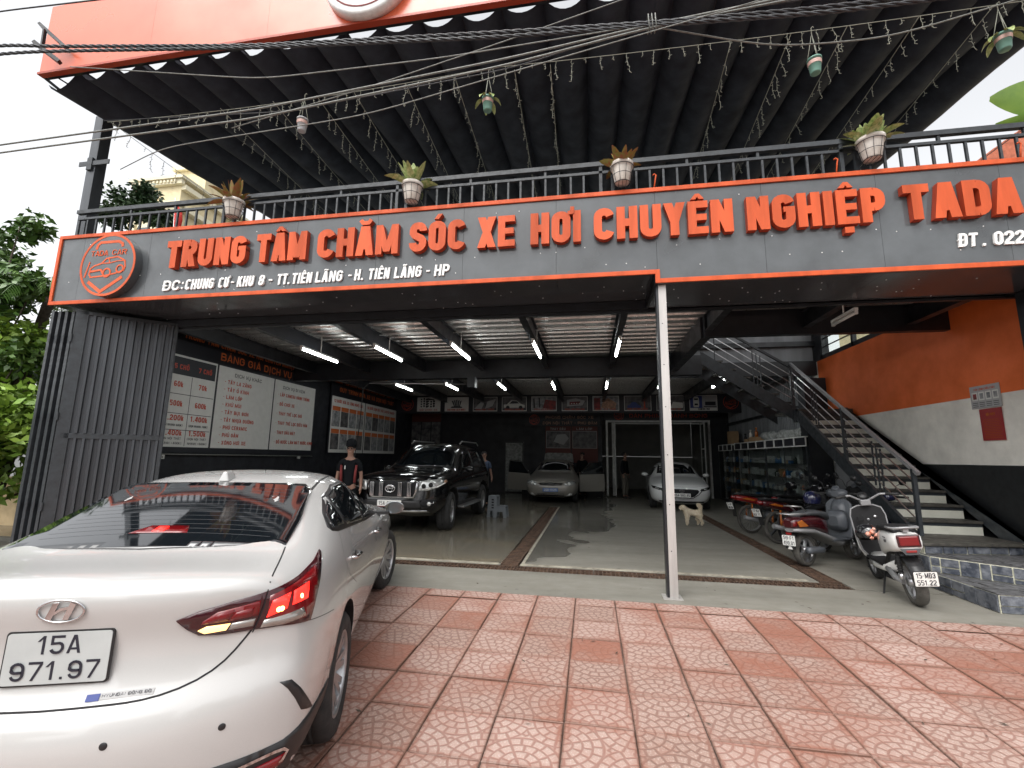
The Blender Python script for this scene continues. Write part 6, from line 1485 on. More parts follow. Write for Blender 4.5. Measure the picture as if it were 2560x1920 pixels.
# ------------------------------------------------------------------ the white saloon in the foreground
def white_saloon():
    T = empty('parked_car', (-2.255, 2.39, -.072), label='white saloon with lit tail lamps and a tinted rear window, seen from behind close up', cat='car')
    T.rotation_euler = Euler((.024, 0, R(19.15)), 'XYZ'); T.scale = (1.038,) * 3
    side = lambda a, b, c, d, e, f, g: [(a[0], a[1]), b, c, d, e, f, g]
    S_ = [
     sec(3.38, .25, .45, [(.58, .30), (.64, .42), (.66, .50), (.66, .56), (.62, .64), (.54, .70), (.42, .73)], .75),
     sec(3.10, .20, .55, [(.74, .30), (.785, .45), (.79, .56), (.79, .64), (.765, .76), (.68, .82), (.5, .855)], .875),
     sec(2.60, .18, .60, [(.79, .30), (.83, .46), (.835, .60), (.835, .68), (.80, .80), (.72, .87), (.5, .915)], .94),
     sec(2.12, .18, .62, [(.80, .28), (.825, .45), (.83, .60), (.83, .70), (.805, .82), (.74, .895), (.58, .955)], .985),
     sec(1.90, .18, .62, [(.80, .28), (.82, .45), (.828, .60), (.83, .70), (.805, .84), (.75, .915), (.62, .995)], 1.02),
     sec(1.22, .18, .62, [(.80, .26), (.82, .44), (.826, .60), (.828, .70), (.80, .86), (.745, .95), (.590, 1.28)], 1.335),
     sec(.95, .18, .62, [(.80, .26), (.82, .44), (.826, .60), (.828, .70), (.80, .875), (.747, .965), (.605, 1.325)], 1.380),
     sec(.60, .18, .62, [(.80, .26), (.82, .44), (.828, .60), (.83, .70), (.80, .89), (.750, .99), (.605, 1.33)], 1.382),
     sec(.30, .18, .62, [(.80, .26), (.825, .44), (.833, .60), (.835, .70), (.805, .905), (.756, 1.02), (.585, 1.30)], 1.345),
     sec(-.02, .18, .62, [(.80, .28), (.83, .46), (.838, .60), (.838, .71), (.808, .91), (.764, 1.035), (.595, 1.212)], 1.235),
     sec(-.42, .20, .62, [(.80, .28), (.833, .46), (.838, .62), (.835, .72), (.805, .91), (.762, 1.02), (.63, 1.075)], 1.092),
     sec(-.66, .20, .64, [(.80, .28), (.818, .46), (.818, .63), (.800, .72), (.775, .89), (.735, 1.005), (.62, 1.055)], 1.074),
    ]
    end = [(0, -.86, .17), (.30, -.86, .17), (.62, -.81, .17), (.775, -.755, .26), (.785, -.78, .46), (.765, -.81, .635), (.73, -.775, .72), (.705, -.77, .86), (.685, -.80, .985), (.615, -.845, 1.050), (.33, -.895, 1.066), (0, -.905, 1.070)]
    S_.append(end)
    rear = [((.45, -.93, .30), (0, -.95, .30)), ((.44, -.965, .49), (0, -.99, .49)), ((.43, -.955, .625), (0, -.975, .615)), ((.42, -.885, .695), (0, -.900, .675)), ((.41, -.865, .835), (0, -.868, .835)), ((.41, -.905, .965), (0, -.912, .965))]
    front = [((.35, 3.46, .30), (0, 3.48, .30)), ((.38, 3.50, .42), (0, 3.52, .42)), ((.38, 3.50, .50), (0, 3.52, .50)), ((.38, 3.49, .56), (0, 3.52, .56)), ((.36, 3.46, .64), (0, 3.49, .65)), ((.3, 3.43, .69), (0, 3.45, .70))]
    AR = ((0, .33), (2.60, .33))
    me = car_body(S_, front, rear, 3, AR, .355, .52, crease=((7, 3, 10, .35),))
    body = finish_body(me, 'car_white', T, 'body', AR, .355); tree_ = bvh_of(me)
    P = lambda *a, **k: patch(tree_, *a, **k)
    RD, SD, CD = (0, 1, -.08), (-1, 0, 0), (-.62, .78, -.05)
    # rear window with demister lines and the high brake lamp behind it
    hg = [(.0, -.49, 1.093), (.3, -.46, 1.090), (.595, -.40, 1.082), (.58, -.1, 1.155), (.525, .27, 1.262), (.48, .325, 1.285), (.25, .285, 1.306), (0, .27, 1.312)]
    rw = P(hg + [(-x, y, z) for x, y, z in hg[-2:0:-1]], (0, .45, -.9), 'glass_dark', T, 'rear_window', off=.007, step=.05, fit=2, back=.03)
    rt_ = bvh_of(rw[0].data)
    for k in range(13):
        y = -.36 + k * .048; w = .50 - .07 * k / 13
        seam(rt_, [(-w, y, 1.2), (w, y, 1.2)], (0, .2, -1), 'plastic_grey', T, 'demister_line', w=.0022, off=.001, step=.1)
    patch(rt_, [(-.13, -.345, 1.13), (.125, -.345, 1.13), (.10, -.275, 1.15), (-.07, -.27, 1.15)], (0, .45, -.9), 'lamp_red', T, 'high_brake_lamp', off=.002, step=.04)
    patch(rt_, [(-.035, -.335, 1.13), (.015, -.335, 1.13), (.015, -.285, 1.15), (-.030, -.285, 1.15)], (0, .45, -.9), 'lamp_lit', T, 'brake_light_bulb', off=.004, step=.03)
    # tail lamps
    LO = [(.368, -.874, .915), (.439, -.866, .942), (.55, -.838, .967), (.650, -.787, .984), (.735, -.649, .999), (.785, -.50, 1.022), (.80, -.40, 1.045), (.806, -.395, 1.035), (.81, -.47, .985), (.80, -.56, .90), (.782, -.63, .812), (.693, -.757, .840), (.611, -.801, .846), (.504, -.837, .846), (.441, -.853, .853), (.402, -.864, .880)]
    P(LO, CD, 'lamp_dark_red', T, 'tail_lamp', off=.006, step=.03, mirror=True)
    P([(.655, -.778, .965), (.735, -.64, .985), (.790, -.50, 1.005), (.795, -.53, .95), (.785, -.60, .86), (.77, -.66, .835), (.652, -.782, .862)], CD, 'lamp_red', T, 'outer_lens', off=.0075, step=.03, mirror=True)
    P([(.652, -.783, .885), (.667, -.773, .945), (.705, -.70, .955), (.700, -.72, .90)], CD, 'lamp_lit', T, 'brake_light', off=.009, step=.03, mirror=True)
    P([(.712, -.70, .905), (.716, -.69, .955), (.765, -.60, .962), (.762, -.63, .905)], CD, 'lamp_lit', T, 'brake_light', off=.009, step=.03, mirror=True)
    for q in ((.681, -.752, .905), (.690, -.742, .905), (.740, -.66, .925)):
        c, n_ = on_body(tree_, q, CD, .0098); b = MB(); b.lathe([(0, .003), (.008, .0015), (.010, 0)], c, n_, n=10); b.build('lamp_filament', 'lamp_spot', T, world=False)
    P([(.635, -.791, .850), (.645, -.786, .876), (.758, -.668, .880), (.768, -.66, .843), (.70, -.74, .842)], CD, 'lamp_clear', T, 'reversing_lens', off=.009, step=.03, mirror=True)
    P([(.455, -.86, .905), (.50, -.85, .935), (.632, -.80, .955), (.628, -.80, .900), (.45, -.86, .893)], CD, 'lamp_red', T, 'inner_lens', off=.0078, step=.03, mirror=True)
    for (u, v) in ((.47, .528), (.545, .612)):
        P([(u, -.85, .895), (u + .02, -.84, .925), (v + .012, -.82, .937), (v, -.82, .90)], CD, 'lamp_red', T, 'reflector_block', off=.0095, step=.03, mirror=True)
    P([(.437, -.854, .871), (.465, -.851, .884), (.54, -.83, .885), (.528, -.833, .862), (.459, -.849, .858)], CD, 'lamp_amber', T, 'indicator', off=.009, step=.03, mirror=True)
    P([(.545, -.83, .885), (.618, -.80, .890), (.610, -.80, .862), (.535, -.83, .862)], CD, 'lamp_clear', T, 'inner_clear_lens', off=.009, step=.03, mirror=True)
    seam(tree_, [(.650, -.787, .99), (.640, -.79, .92), (.611, -.801, .838)], CD, 'gap', T, w=.005, off=.0105, mirror=True)
    # panel gaps
    seam(tree_, [(.598, -.42, 1.08), (.621, -.558, 1.054), (.645, -.725, 1.029), (.650, -.775, 1.004), (.650, -.787, .984)], (-.2, .4, -.9), 'gap', T, w=.006, mirror=True)
    seam(tree_, [(.608, -.803, .845), (.561, -.822, .778), (.508, -.85, .722), (.41, -.89, .680), (.297, -.916, .662), (.089, -.927, .657), (0, -.93, .656)], RD, 'gap', T, w=.007, mirror=True)
    seam(tree_, [(.782, -.63, .812), (.80, -.52, .79), (.825, -.33, .755)], SD, 'gap', T, w=.003, mirror=True)
    seam(tree_, [(.46, 1.3, 1.35), (.50, .75, 1.36), (.515, .40, 1.33), (.52, .30, 1.30)], (0, 0, -1), 'plastic_black', T, 'roof_ditch', w=.014, mirror=True)
    seam(tree_, [(.73, .13, 1.045), (.80, .00, .93), (.83, .12, .80), (.83, .33, .70)], SD, 'gap', T, w=.003, mirror=True)
    seam(tree_, [(.76, 1.10, .95), (.82, 1.10, .80), (.825, 1.10, .50), (.82, 1.12, .33)], SD, 'gap', T, w=.003, mirror=True)
    seam(tree_, [(.74, 2.06, .92), (.82, 2.10, .75), (.82, 2.08, .45), (.80, 2.0, .30)], SD, 'gap', T, w=.003, mirror=True)
    seam(tree_, [(.82, .36, .33), (.82, 1.2, .31), (.81, 2.1, .33)], SD, 'gap', T, w=.006, mirror=True)
    # side windows
    SG = [(.72, .03, 1.072), (.68, .00, 1.10), (.66, .10, 1.165), (.63, .28, 1.235), (.62, .60, 1.288), (.62, .95, 1.290), (.62, 1.25, 1.245), (.66, 1.55, 1.15), (.70, 1.85, 1.02), (.735, 2.04, .925), (.74, 1.98, .905), (.745, 1.18, .952), (.735, .13, 1.052)]
    P(SG, SD, 'plastic_black', T, 'window_surround', off=.0015, step=.05, smooth=0, mirror=True)
    P([(.71, .40, 1.048), (.66, .34, 1.225), (.63, .60, 1.272), (.62, .96, 1.274), (.74, 1.07, .975)], SD, 'glass_dark', T, 'rear_door_window', off=.004, step=.05, mirror=True)
    P([(.72, .08, 1.085), (.68, .12, 1.155), (.65, .30, 1.215), (.71, .35, 1.06)], SD, 'glass_dark', T, 'quarter_window', off=.004, step=.05, mirror=True)
    P([(.75, 1.12, .972), (.62, 1.02, 1.272), (.62, 1.24, 1.232), (.66, 1.53, 1.14), (.70, 1.83, 1.01), (.735, 1.96, .925)], SD, 'glass_dark', T, 'front_door_window', off=.004, step=.05, mirror=True)
    P([(.0, 2.0, 1.0), (.60, 1.90, 1.0), (.55, 1.32, 1.28), (0, 1.30, 1.33), (-.55, 1.32, 1.28), (-.60, 1.90, 1.0)], (0, -.5, -.85), 'glass_dark', T, 'windscreen', off=.002, step=.08)
    # bumper dress
    P([(.719, -.784, .640), (.754, -.748, .632), (.777, -.709, .585), (.797, -.653, .515), (.806, -.594, .450), (.785, -.702, .495), (.765, -.733, .556), (.744, -.761, .605)], CD, 'plastic_black', T, 'bumper_vent', off=.002, step=.03, mirror=True)
    P([(.835, -.37, .45), (.80, -.568, .447), (.775, -.664, .442), (.723, -.739, .418), (.612, -.828, .410), (.45, -.90, .405), (0, -.95, .40), (0, -.90, .19), (.55, -.86, .19), (.72, -.76, .21), (.80, -.6, .24), (.82, -.42, .26)], CD, 'plastic_black', T, 'lower_valance', off=.004, step=.04, mirror=True)
    P([(.575, -.85, .335), (.635, -.82, .355), (.745, -.735, .365), (.735, -.74, .335), (.66, -.80, .300), (.58, -.85, .29)], CD, 'lamp_red', T, 'bumper_reflector', off=.009, step=.03, mirror=True)
    seam(tree_, [(.30, -.93, .335), (.45, -.90, .350), (.60, -.83, .378), (.70, -.76, .392), (.755, -.70, .385), (.745, -.735, .340), (.66, -.80, .290)], CD, 'chrome', T, 'chrome_strip', w=.012, off=.009, mirror=True)
    for x, z in ((.565, .545), (.228, .546)):
        for s_ in (1, -1):
            c, n_ = on_body(tree_, (x, -.9, z), RD, .0008); c.x *= s_; n_.x *= s_; b = MB(); b.lathe([(0, .002), (.010, .002), (.0125, 0)], c, n_, n=16); b.build('parking_sensor', 'plastic_black', T, world=False)
    # badge: oval ring with slanted letter
    c, n_ = on_body(tree_, (0.008, -.9, .973), RD, .001); ux = Vector((1, 0, 0)); uy = n_.cross(ux) * -1
    uy = Vector((0, 0, 1)) - n_ * n_.z; uy.normalize(); b = MB()
    ring = [(.073 * math.cos(2 * math.pi * k / 40), .039 * math.sin(2 * math.pi * k / 40)) for k in range(40)]
    b.tube([c + ux * p_ + uy * q_ + n_ * .004 for p_, q_ in ring], .0042, 8, closed=True); b.build('badge_ring', 'chrome', T, world=False)
    hh = [[(-.048, -.024), (-.030, -.032), (-.006, .030), (-.024, .030)], [(.006, -.030), (.024, -.030), (.048, .024), (.030, .032)], [(-.030, -.010), (-.020, -.012), (.0, .002), (.030, .008), (.030, .018), (-.002, .012)]]
    shape2d(hh, c, ux, uy, n_ * .007, 'chrome', T, 'badge_letter', world=False)
    pc, pn = on_body(tree_, (.01, -.9, .815), RD, .006); pn = Vector((0, -1, .05)).normalized(); py = Vector((0, .05, 1)).normalized()
    plate_part(T, pc + pn * .004, ux, py, pn, .325, .166, [('15A', .42), ('971.97', .84)], s=.135)
    b = MB(); b.box(-.10, .11, -.888, -.873, .898, .912); b.build('plate_lamp_strip', 'plastic_black', T, world=False)
    sc_, sn = on_body(tree_, (.232, -.9, .682), RD, .001); sx = Vector((.995, .08, .02)).normalized(); sy = (Vector((0, 0, 1)) - sn * sn.z).normalized()
    shape2d([[(-.105, -.010), (-.065, -.010), (-.065, .012), (-.105, .012)]], sc_, sx, sy, sn * .001, 'print_blue', T, 'sticker_logo_field', world=False)
    shape2d([[(-.063, -.008), (.10, -.008), (.10, .012), (-.063, .012)]], sc_, sx, sy, sn * .001, 'pot_label' if 0 else 'print_grey', T, 'sticker_field', world=False)
    lettering('HYUNDAI ĐÔNG ĐÔ', sc_ + sx * -.058 + sy * -.001 + sn * .001, sx, sy, .009, .15, sn * .0004, 'ink', T, name='sticker_lettering', s=.14, world=False)
    # antenna, handles, mirrors
    c, n_ = on_body(tree_, (.0, .36, 1.33), (0, 0, -1)); b = MB()
    fin = [(-.055, 0), (.06, 0), (.05, .012), (.01, .048), (-.035, .056), (-.052, .045)]
    for i in range(1): 
        base = [(-.032, -.075), (.032, -.075), (.03, .05), (0, .085), (-.03, .05)]; vs = [(c.x + x, c.y + y, c.z - .004 + .12 * y) for x, y in base] + [(c.x + x * .35, c.y + y * .55 - .02, c.z + .050 + .05 * y) for x, y in base]
        b.add(vs, [(4, 3, 2, 1, 0), (5, 6, 7, 8, 9)] + [(k, (k + 1) % 5, 5 + (k + 1) % 5, 5 + k) for k in range(5)])
    b.build('roof_antenna', 'car_white', T, world=False, bevel=.008)
    for s_ in (1, -1):
        for (y, z) in ((.30, .878), (1.38, .838)):
            b = MB(); b.tube([(s_ * .805, y - .09, z - .002), (s_ * .838, y - .07, z), (s_ * .842, y + .06, z - .004), (s_ * .808, y + .09, z - .006)], [.010, .012, .012, .010], 8); b.build('door_handle', 'chrome', T, world=False)
            q = MB(); q.lathe([(0, .002), (.03, .001)], (s_ * .816, y, z), (s_, 0, 0), n=14); q.build('handle_recess', 'gap', T, world=False)
        mt = bpy.data.objects.new('door_mirror', None); COL.objects.link(mt); mt.parent = T; mt.empty_display_size = .05
        b = MB(); b.obox((s_ * .80, 1.93, .905), (.06, 0, 0), (0, .03, 0), (0, 0, .014)); b.build('mirror_arm', 'plastic_black', mt, world=False)
        b = MB(); b.lathe([(.001, .075), (.035, .066), (.056, .04), (.064, .0), (.062, -.018)], (s_ * .915, 1.93, .955), (0, 1, 0), n=24); o = b.build('mirror_shell', 'car_white', mt, world=False)
        for v in o.data.vertices: v.co.x = s_ * .915 + (v.co.x - s_ * .915) * 1.5
        b = MB(); b.lathe([(0, -.019), (.058, -.0195), (.062, -.018)], (s_ * .915, 1.93, .955), (0, 1, 0), n=24, smooth=False); o = b.build('mirror_glass', 'mirror_face', mt, world=False)
        for v in o.data.vertices: v.co.x = s_ * .915 + (v.co.x - s_ * .915) * 1.5
        P([(.795, -.36, .70), (.795, -.25, .70)], SD, 'gap', T, 'x') if 0 else None
        wheel(T, s_ * .735, 0, .312, .185, s_, 8, tyre_m='rubber', rimf=.67, twin=True)
        wheel(T, s_ * .735, 2.60, .312, .185, s_, 8, steer=R(-13), tyre_m='rubber', rimf=.67, twin=True)
    return T, tree_
WS, WST = white_saloon()

# ------------------------------------------------------------------ cars inside the garage
def proj_car(name, label, loc, rz, rings, front, rear, paint, arches, ar, sub=2):
    T = empty(name, loc, rz, label=label, cat='car')
    me = car_body(rings, front, rear, sub, arches, ar, .55); finish_body(me, paint, T, 'body', arches, ar)
    return T, bvh_of(me)
FD, SD = (0, 1, 0), (-1, 0, 0)
def mirror_part(T, s_, x, y, z, m):
    b = MB(); b.lathe([(.001, -.08), (.05, -.07), (.075, -.03), (.08, .02), (0, .03)], (s_ * (x + .11), y, z), (0, 1, 0), n=16); o = b.build('door_mirror', m, T, world=False)
    for v in o.data.vertices: v.co.x = s_ * (x + .11) + (v.co.x - s_ * (x + .11)) * 1.35; v.co.z = z + (v.co.z - z) * .85
    b = MB(); b.obox((s_ * (x + .02), y, z - .04), (.06, 0, 0), (0, .02, 0), (0, 0, .015)); b.build('mirror_arm', 'plastic_black', T, world=False)
# black off-road estate car: local frame has its nose at y = 0 looking towards -y
def black_suv():
    W = .94
    r = [sec(.10, .35, .6, [(.80, .45), (.87, .60), (.89, .72), (.885, .84), (.87, .96), (.82, 1.04), (.70, 1.10)], 1.13),
         sec(.45, .30, .7, [(.88, .42), (.935, .60), (.94, .75), (.935, .88), (.915, 1.0), (.86, 1.08), (.72, 1.15)], 1.19),
         sec(.90, .30, .75, [(.90, .40), (.94, .60), (.945, .80), (.94, .92), (.915, 1.04), (.86, 1.11), (.72, 1.175)], 1.21),
         sec(1.35, .30, .75, [(.90, .40), (.93, .60), (.935, .80), (.93, .92), (.91, 1.06), (.87, 1.13), (.74, 1.19)], 1.225),
         sec(1.50, .30, .75, [(.90, .40), (.93, .60), (.935, .80), (.93, .92), (.91, 1.06), (.87, 1.14), (.76, 1.22)], 1.25),
         sec(2.15, .30, .75, [(.90, .38), (.93, .60), (.935, .80), (.93, .94), (.91, 1.08), (.86, 1.17), (.69, 1.68)], 1.76),
         sec(2.40, .30, .75, [(.90, .38), (.93, .60), (.935, .80), (.93, .94), (.91, 1.08), (.865, 1.18), (.70, 1.75)], 1.83),
         sec(3.3, .30, .75, [(.90, .38), (.93, .60), (.935, .80), (.93, .94), (.91, 1.09), (.865, 1.19), (.70, 1.77)], 1.85),
         sec(4.3, .32, .72, [(.90, .40), (.93, .60), (.93, .80), (.925, .94), (.90, 1.09), (.85, 1.20), (.69, 1.73)], 1.81),
         sec(4.7, .40, .62, [(.86, .46), (.90, .62), (.90, .80), (.89, .94), (.87, 1.09), (.80, 1.22), (.64, 1.66)], 1.74)]
    front = [((.5, -.02, .46), (0, -.06, .46)), ((.5, -.05, .60), (0, -.09, .60)), ((.5, -.03, .72), (0, -.05, .72)), ((.5, -.02, .84), (0, -.04, .84)), ((.5, .0, .97), (0, -.02, .97)), ((.45, .02, 1.05), (0, 0, 1.06))]
    rear = [((.5, 4.78, z), (0, 4.8, z)) for z in (.46, .62, .80, .94, 1.09, 1.22)]
    AR = ((.92, .40), (3.71, .40))
    T, tr = proj_car('parked_suv', 'glossy black off-road car with five chrome grille bars, washed in the left bay', (-3.76, 8.42, 0), 0, r, front, rear, 'car_black', AR, .47)
    P = lambda *a, **k: patch(tr, *a, **k)
    P([(.0, 1.45, 1.28), (.70, 1.55, 1.27), (.62, 2.10, 1.66), (0, 2.12, 1.73), (-.62, 2.10, 1.66), (-.70, 1.55, 1.27)], (0, 1, -.5), 'glass_dark', T, 'windscreen', off=.008, step=.1, fit=3, back=.04)
    for (a, b_) in ((1.95, 2.75), (2.85, 3.65), (3.75, 4.35)):
        P([(.85, a if a > 2 else 1.85, 1.22), (.72, a + (.0 if a > 2 else .38), 1.62), (.71, b_, 1.66), (.86, b_, 1.21)], SD, 'glass_dark', T, 'side_window', off=.005, step=.1, mirror=True)
    P([(.46, -.02, .70), (.50, -.02, .80), (.52, -.02, 1.02), (0, -.04, 1.045), (-.52, -.02, 1.02), (-.50, -.02, .80), (-.46, -.02, .70), (0, -.04, .69)], FD, 'chrome', T, 'grille_surround', off=.022, step=.08)
    P([(.43, -.02, .725), (.465, -.02, .80), (.485, -.02, .995), (0, -.04, 1.015), (-.485, -.02, .995), (-.465, -.02, .80), (-.43, -.02, .725), (0, -.04, .715)], FD, 'gap', T, 'grille_recess', off=.026, step=.08)
    for x in (-.375, -.19, .19, .375):
        b = MB()
        for k in (-.028, 0, .028): b.obox((x + k, -.075, .862), (.0095, 0, 0), (0, .02, 0), (0, 0, .128))
        b.build('grille_bar', 'chrome', T, world=False, bevel=.003)
    b = MB(); b.tube([(.095 * math.cos(a), -.105, .875 + .065 * math.sin(a)) for a in [2 * math.pi * k / 28 for k in range(28)]], .010, 8, closed=True); b.tube([(.045 * math.cos(a), -.105, .875 + .06 * math.sin(a)) for a in [2 * math.pi * k / 20 for k in range(20)]], .007, 6, closed=True); b.tube([(.075 * math.cos(a), -.105, .90 + .022 * math.sin(a)) for a in [2 * math.pi * k / 20 for k in range(20)]], .007, 6, closed=True); b.build('badge', 'chrome', T, world=False)
    P([(.53, 0, .84), (.55, 0, 1.01), (.72, .06, 1.035), (.90, .34, 1.05), (.93, .45, .99), (.88, .12, .90), (.70, .02, .84)], (-.35, 1, 0), 'head_glass', T, 'headlight', off=.012, step=.06, mirror=True)
    for q in ((.64, .0, .93), (.76, .06, .95)):
        for s_ in (1, -1): b = MB(); b.lathe([(0, -.01), (.035, -.008), (.045, .0)], (s_ * q[0], q[1] - .03, q[2]), (0, 1, 0), n=16); b.build('lamp_bowl', 'gap', T, world=False)
    P([(.60, 0, .855), (.62, 0, .875), (.86, .1, .92), (.92, .4, .985), (.92, .38, .96), (.86, .1, .895)], (-.35, 1, 0), 'letter_white', T, 'running_light', off=.018, step=.06, mirror=True)
    P([(.90, .36, .99), (.93, .46, 1.03), (.94, .52, .99), (.92, .40, .95)], (-.6, 1, 0), 'print_skin', T, 'indicator', off=.016, step=.06, mirror=True)
    P([(.55, 0, .60), (.62, 0, .68), (.86, .08, .68), (.80, .06, .54), (.62, 0, .54)], (-.2, 1, 0), 'gap', T, 'fog_recess', off=.004, step=.06, mirror=True)
    for s_ in (1, -1): b = MB(); b.lathe([(0, -.012), (.036, -.01), (.042, 0)], (s_ * .74, .02, .60), (0, 1, 0), n=16); b.build('fog_lamp', 'head_glass', T, world=False)
    P([(.70, 0, .575), (.72, 0, .585), (.84, .06, .64), (.85, .08, .62)], (-.2, 1, 0), 'chrome', T, 'fog_trim', off=.012, step=.06, mirror=True)
    P([(-.72, 0, .44), (-.68, 0, .475), (.68, 0, .475), (.72, 0, .44), (.5, 0, .425), (-.5, 0, .425)], FD, 'chrome', T, 'bumper_strip', off=.010, step=.08)
    P([(-.6, 0, .50), (-.55, 0, .66), (.55, 0, .66), (.6, 0, .50)], FD, 'plastic_black', T, 'lower_grille', off=.004, step=.08)
    plate_part(T, (0.0, -.105, .605), (1, 0, 0), (0, 0, 1), (0, -1, 0), .48, .115, [('15A-906.89', .88)], 'plate_white', s=.14)
    b = MB(); b.box(-.24, .24, -.118, -.113, .54, .552); b.build('plate_edge', 'cloth_red', T, world=False)
    for s_ in (1, -1):
        mirror_part(T, s_, .90, 1.95, 1.20, 'car_black')
        b = MB(); b.tube([(s_ * .62, 2.4, 1.80), (s_ * .62, 2.55, 1.86), (s_ * .62, 4.0, 1.87), (s_ * .62, 4.2, 1.80)], .016, 8); b.build('roof_rail', 'steel_bright', T, world=False)
        b = MB(); b.obox((s_ * .96, 2.3, .42), (.07, 0, 0), (0, .85, 0), (0, 0, .018)); b.build('side_step', 'steel_bright', T, world=False)
        for y in (.92, 3.71): wheel(T, s_ * .80, y, .385, .26, s_, 6, rim_m='alloy', rimf=.60, twin=True, lite=True, steer=R(6) if y < 1 else 0)
        seam(tr, [(.93 , 1.75, 1.1), (.935, 1.75, .6), (.93, 1.8, .40)], SD, 'gap', T, w=.006, mirror=False) if s_ > 0 else None
        b = MB(); b.tube([(s_ * .935, 2.45, 1.03), (s_ * .96, 2.5, 1.03), (s_ * .96, 2.62, 1.03), (s_ * .935, 2.66, 1.03)], .012, 6); b.build('door_handle', 'chrome', T, world=False)
    for y in (2.82, 3.70): seam(tr, [(.86, y, 1.2), (.93, y, .9), (.93, y, .45)], SD, 'gap', T, w=.006, mirror=True)
    return T
black_suv()
def sedan_rings(w, h, k=1.0, dark=False):
    a = w / 2; s = a / .9
    return [sec(.05, .22, .5, [(.66 * s, .30), (.74 * s, .44), (.77 * s, .54), (.77 * s, .60), (.75 * s, .66), (.70 * s, .71), (.55 * s, .745)], .77),
            sec(.30, .18, .6, [(.80 * s, .28), (.86 * s, .45), (.87 * s, .56), (.87 * s, .63), (.845 * s, .70), (.78 * s, .76), (.6 * s, .81)], .835),
            sec(.90, .18, .65, [(.86 * s, .26), (.895 * s, .45), (.90 * s, .60), (.90 * s, .68), (.87 * s, .78), (.80 * s, .85), (.6 * s, .895)], .92),
            sec(1.25, .18, .65, [(.86 * s, .26), (.89 * s, .45), (.90 * s, .60), (.90 * s, .70), (.87 * s, .81), (.81 * s, .89), (.62 * s, .94)], .965),
            sec(1.45, .18, .65, [(.86 * s, .26), (.89 * s, .45), (.90 * s, .60), (.90 * s, .70), (.87 * s, .83), (.81 * s, .91), (.66 * s, .97)], 1.0),
            sec(2.15, .18, .65, [(.86 * s, .24), (.89 * s, .45), (.90 * s, .60), (.90 * s, .71), (.87 * s, .85), (.81 * s, .94), (.60 * s, h - .13)], h - .05),
            sec(2.55, .18, .65, [(.86 * s, .24), (.89 * s, .45), (.90 * s, .60), (.90 * s, .71), (.87 * s, .86), (.81 * s, .96), (.62 * s, h - .07)], h),
            sec(3.2, .18, .65, [(.86 * s, .24), (.89 * s, .45), (.90 * s, .60), (.90 * s, .72), (.87 * s, .88), (.81 * s, .99), (.61 * s, h - .10)], h - .03),
            sec(3.9, .20, .6, [(.85 * s, .26), (.88 * s, .45), (.89 * s, .62), (.89 * s, .74), (.86 * s, .90), (.78 * s, 1.0), (.62 * s, 1.06)], 1.10),
            sec(4.5, .26, .55, [(.78 * s, .34), (.83 * s, .48), (.84 * s, .62), (.83 * s, .74), (.79 * s, .90), (.72 * s, .98), (.58 * s, 1.02)], 1.03)]
SFRONT = [((.45, -.04, .30), (0, -.07, .30)), ((.48, -.08, .44), (0, -.12, .44)), ((.48, -.08, .54), (0, -.13, .54)), ((.46, -.06, .60), (0, -.12, .61)), ((.42, -.03, .66), (0, -.08, .68)), ((.38, .0, .71), (0, -.03, .735))]
SREAR = [((.45, 4.58, z), (0, 4.6, z)) for z in (.34, .48, .62, .74, .90, .98)]
def glasshouse(T, tr, s, h):
    patch(tr, [(.0, 1.50, 1.02), (.60 * s, 1.62, 1.02), (.53 * s, 2.12, h - .15), (0, 2.15, h - .10), (-.53 * s, 2.12, h - .15), (-.60 * s, 1.62, 1.02)], (0, 1, -.6), 'glass_dark', T, 'windscreen', off=.008, step=.1, fit=3, back=.04)
    for (a, b_, c) in ((1.75, 2.62, .42), (2.70, 3.55, .0)):
        patch(tr, [(.8 * s, a, .955), (.66 * s, a + c + .02, h - .13), (.66 * s, b_ - (.15 if c == 0 else 0), h - .13), (.8 * s, b_, .98)], SD, 'glass_dark', T, 'side_window', off=.005, step=.1, mirror=True)
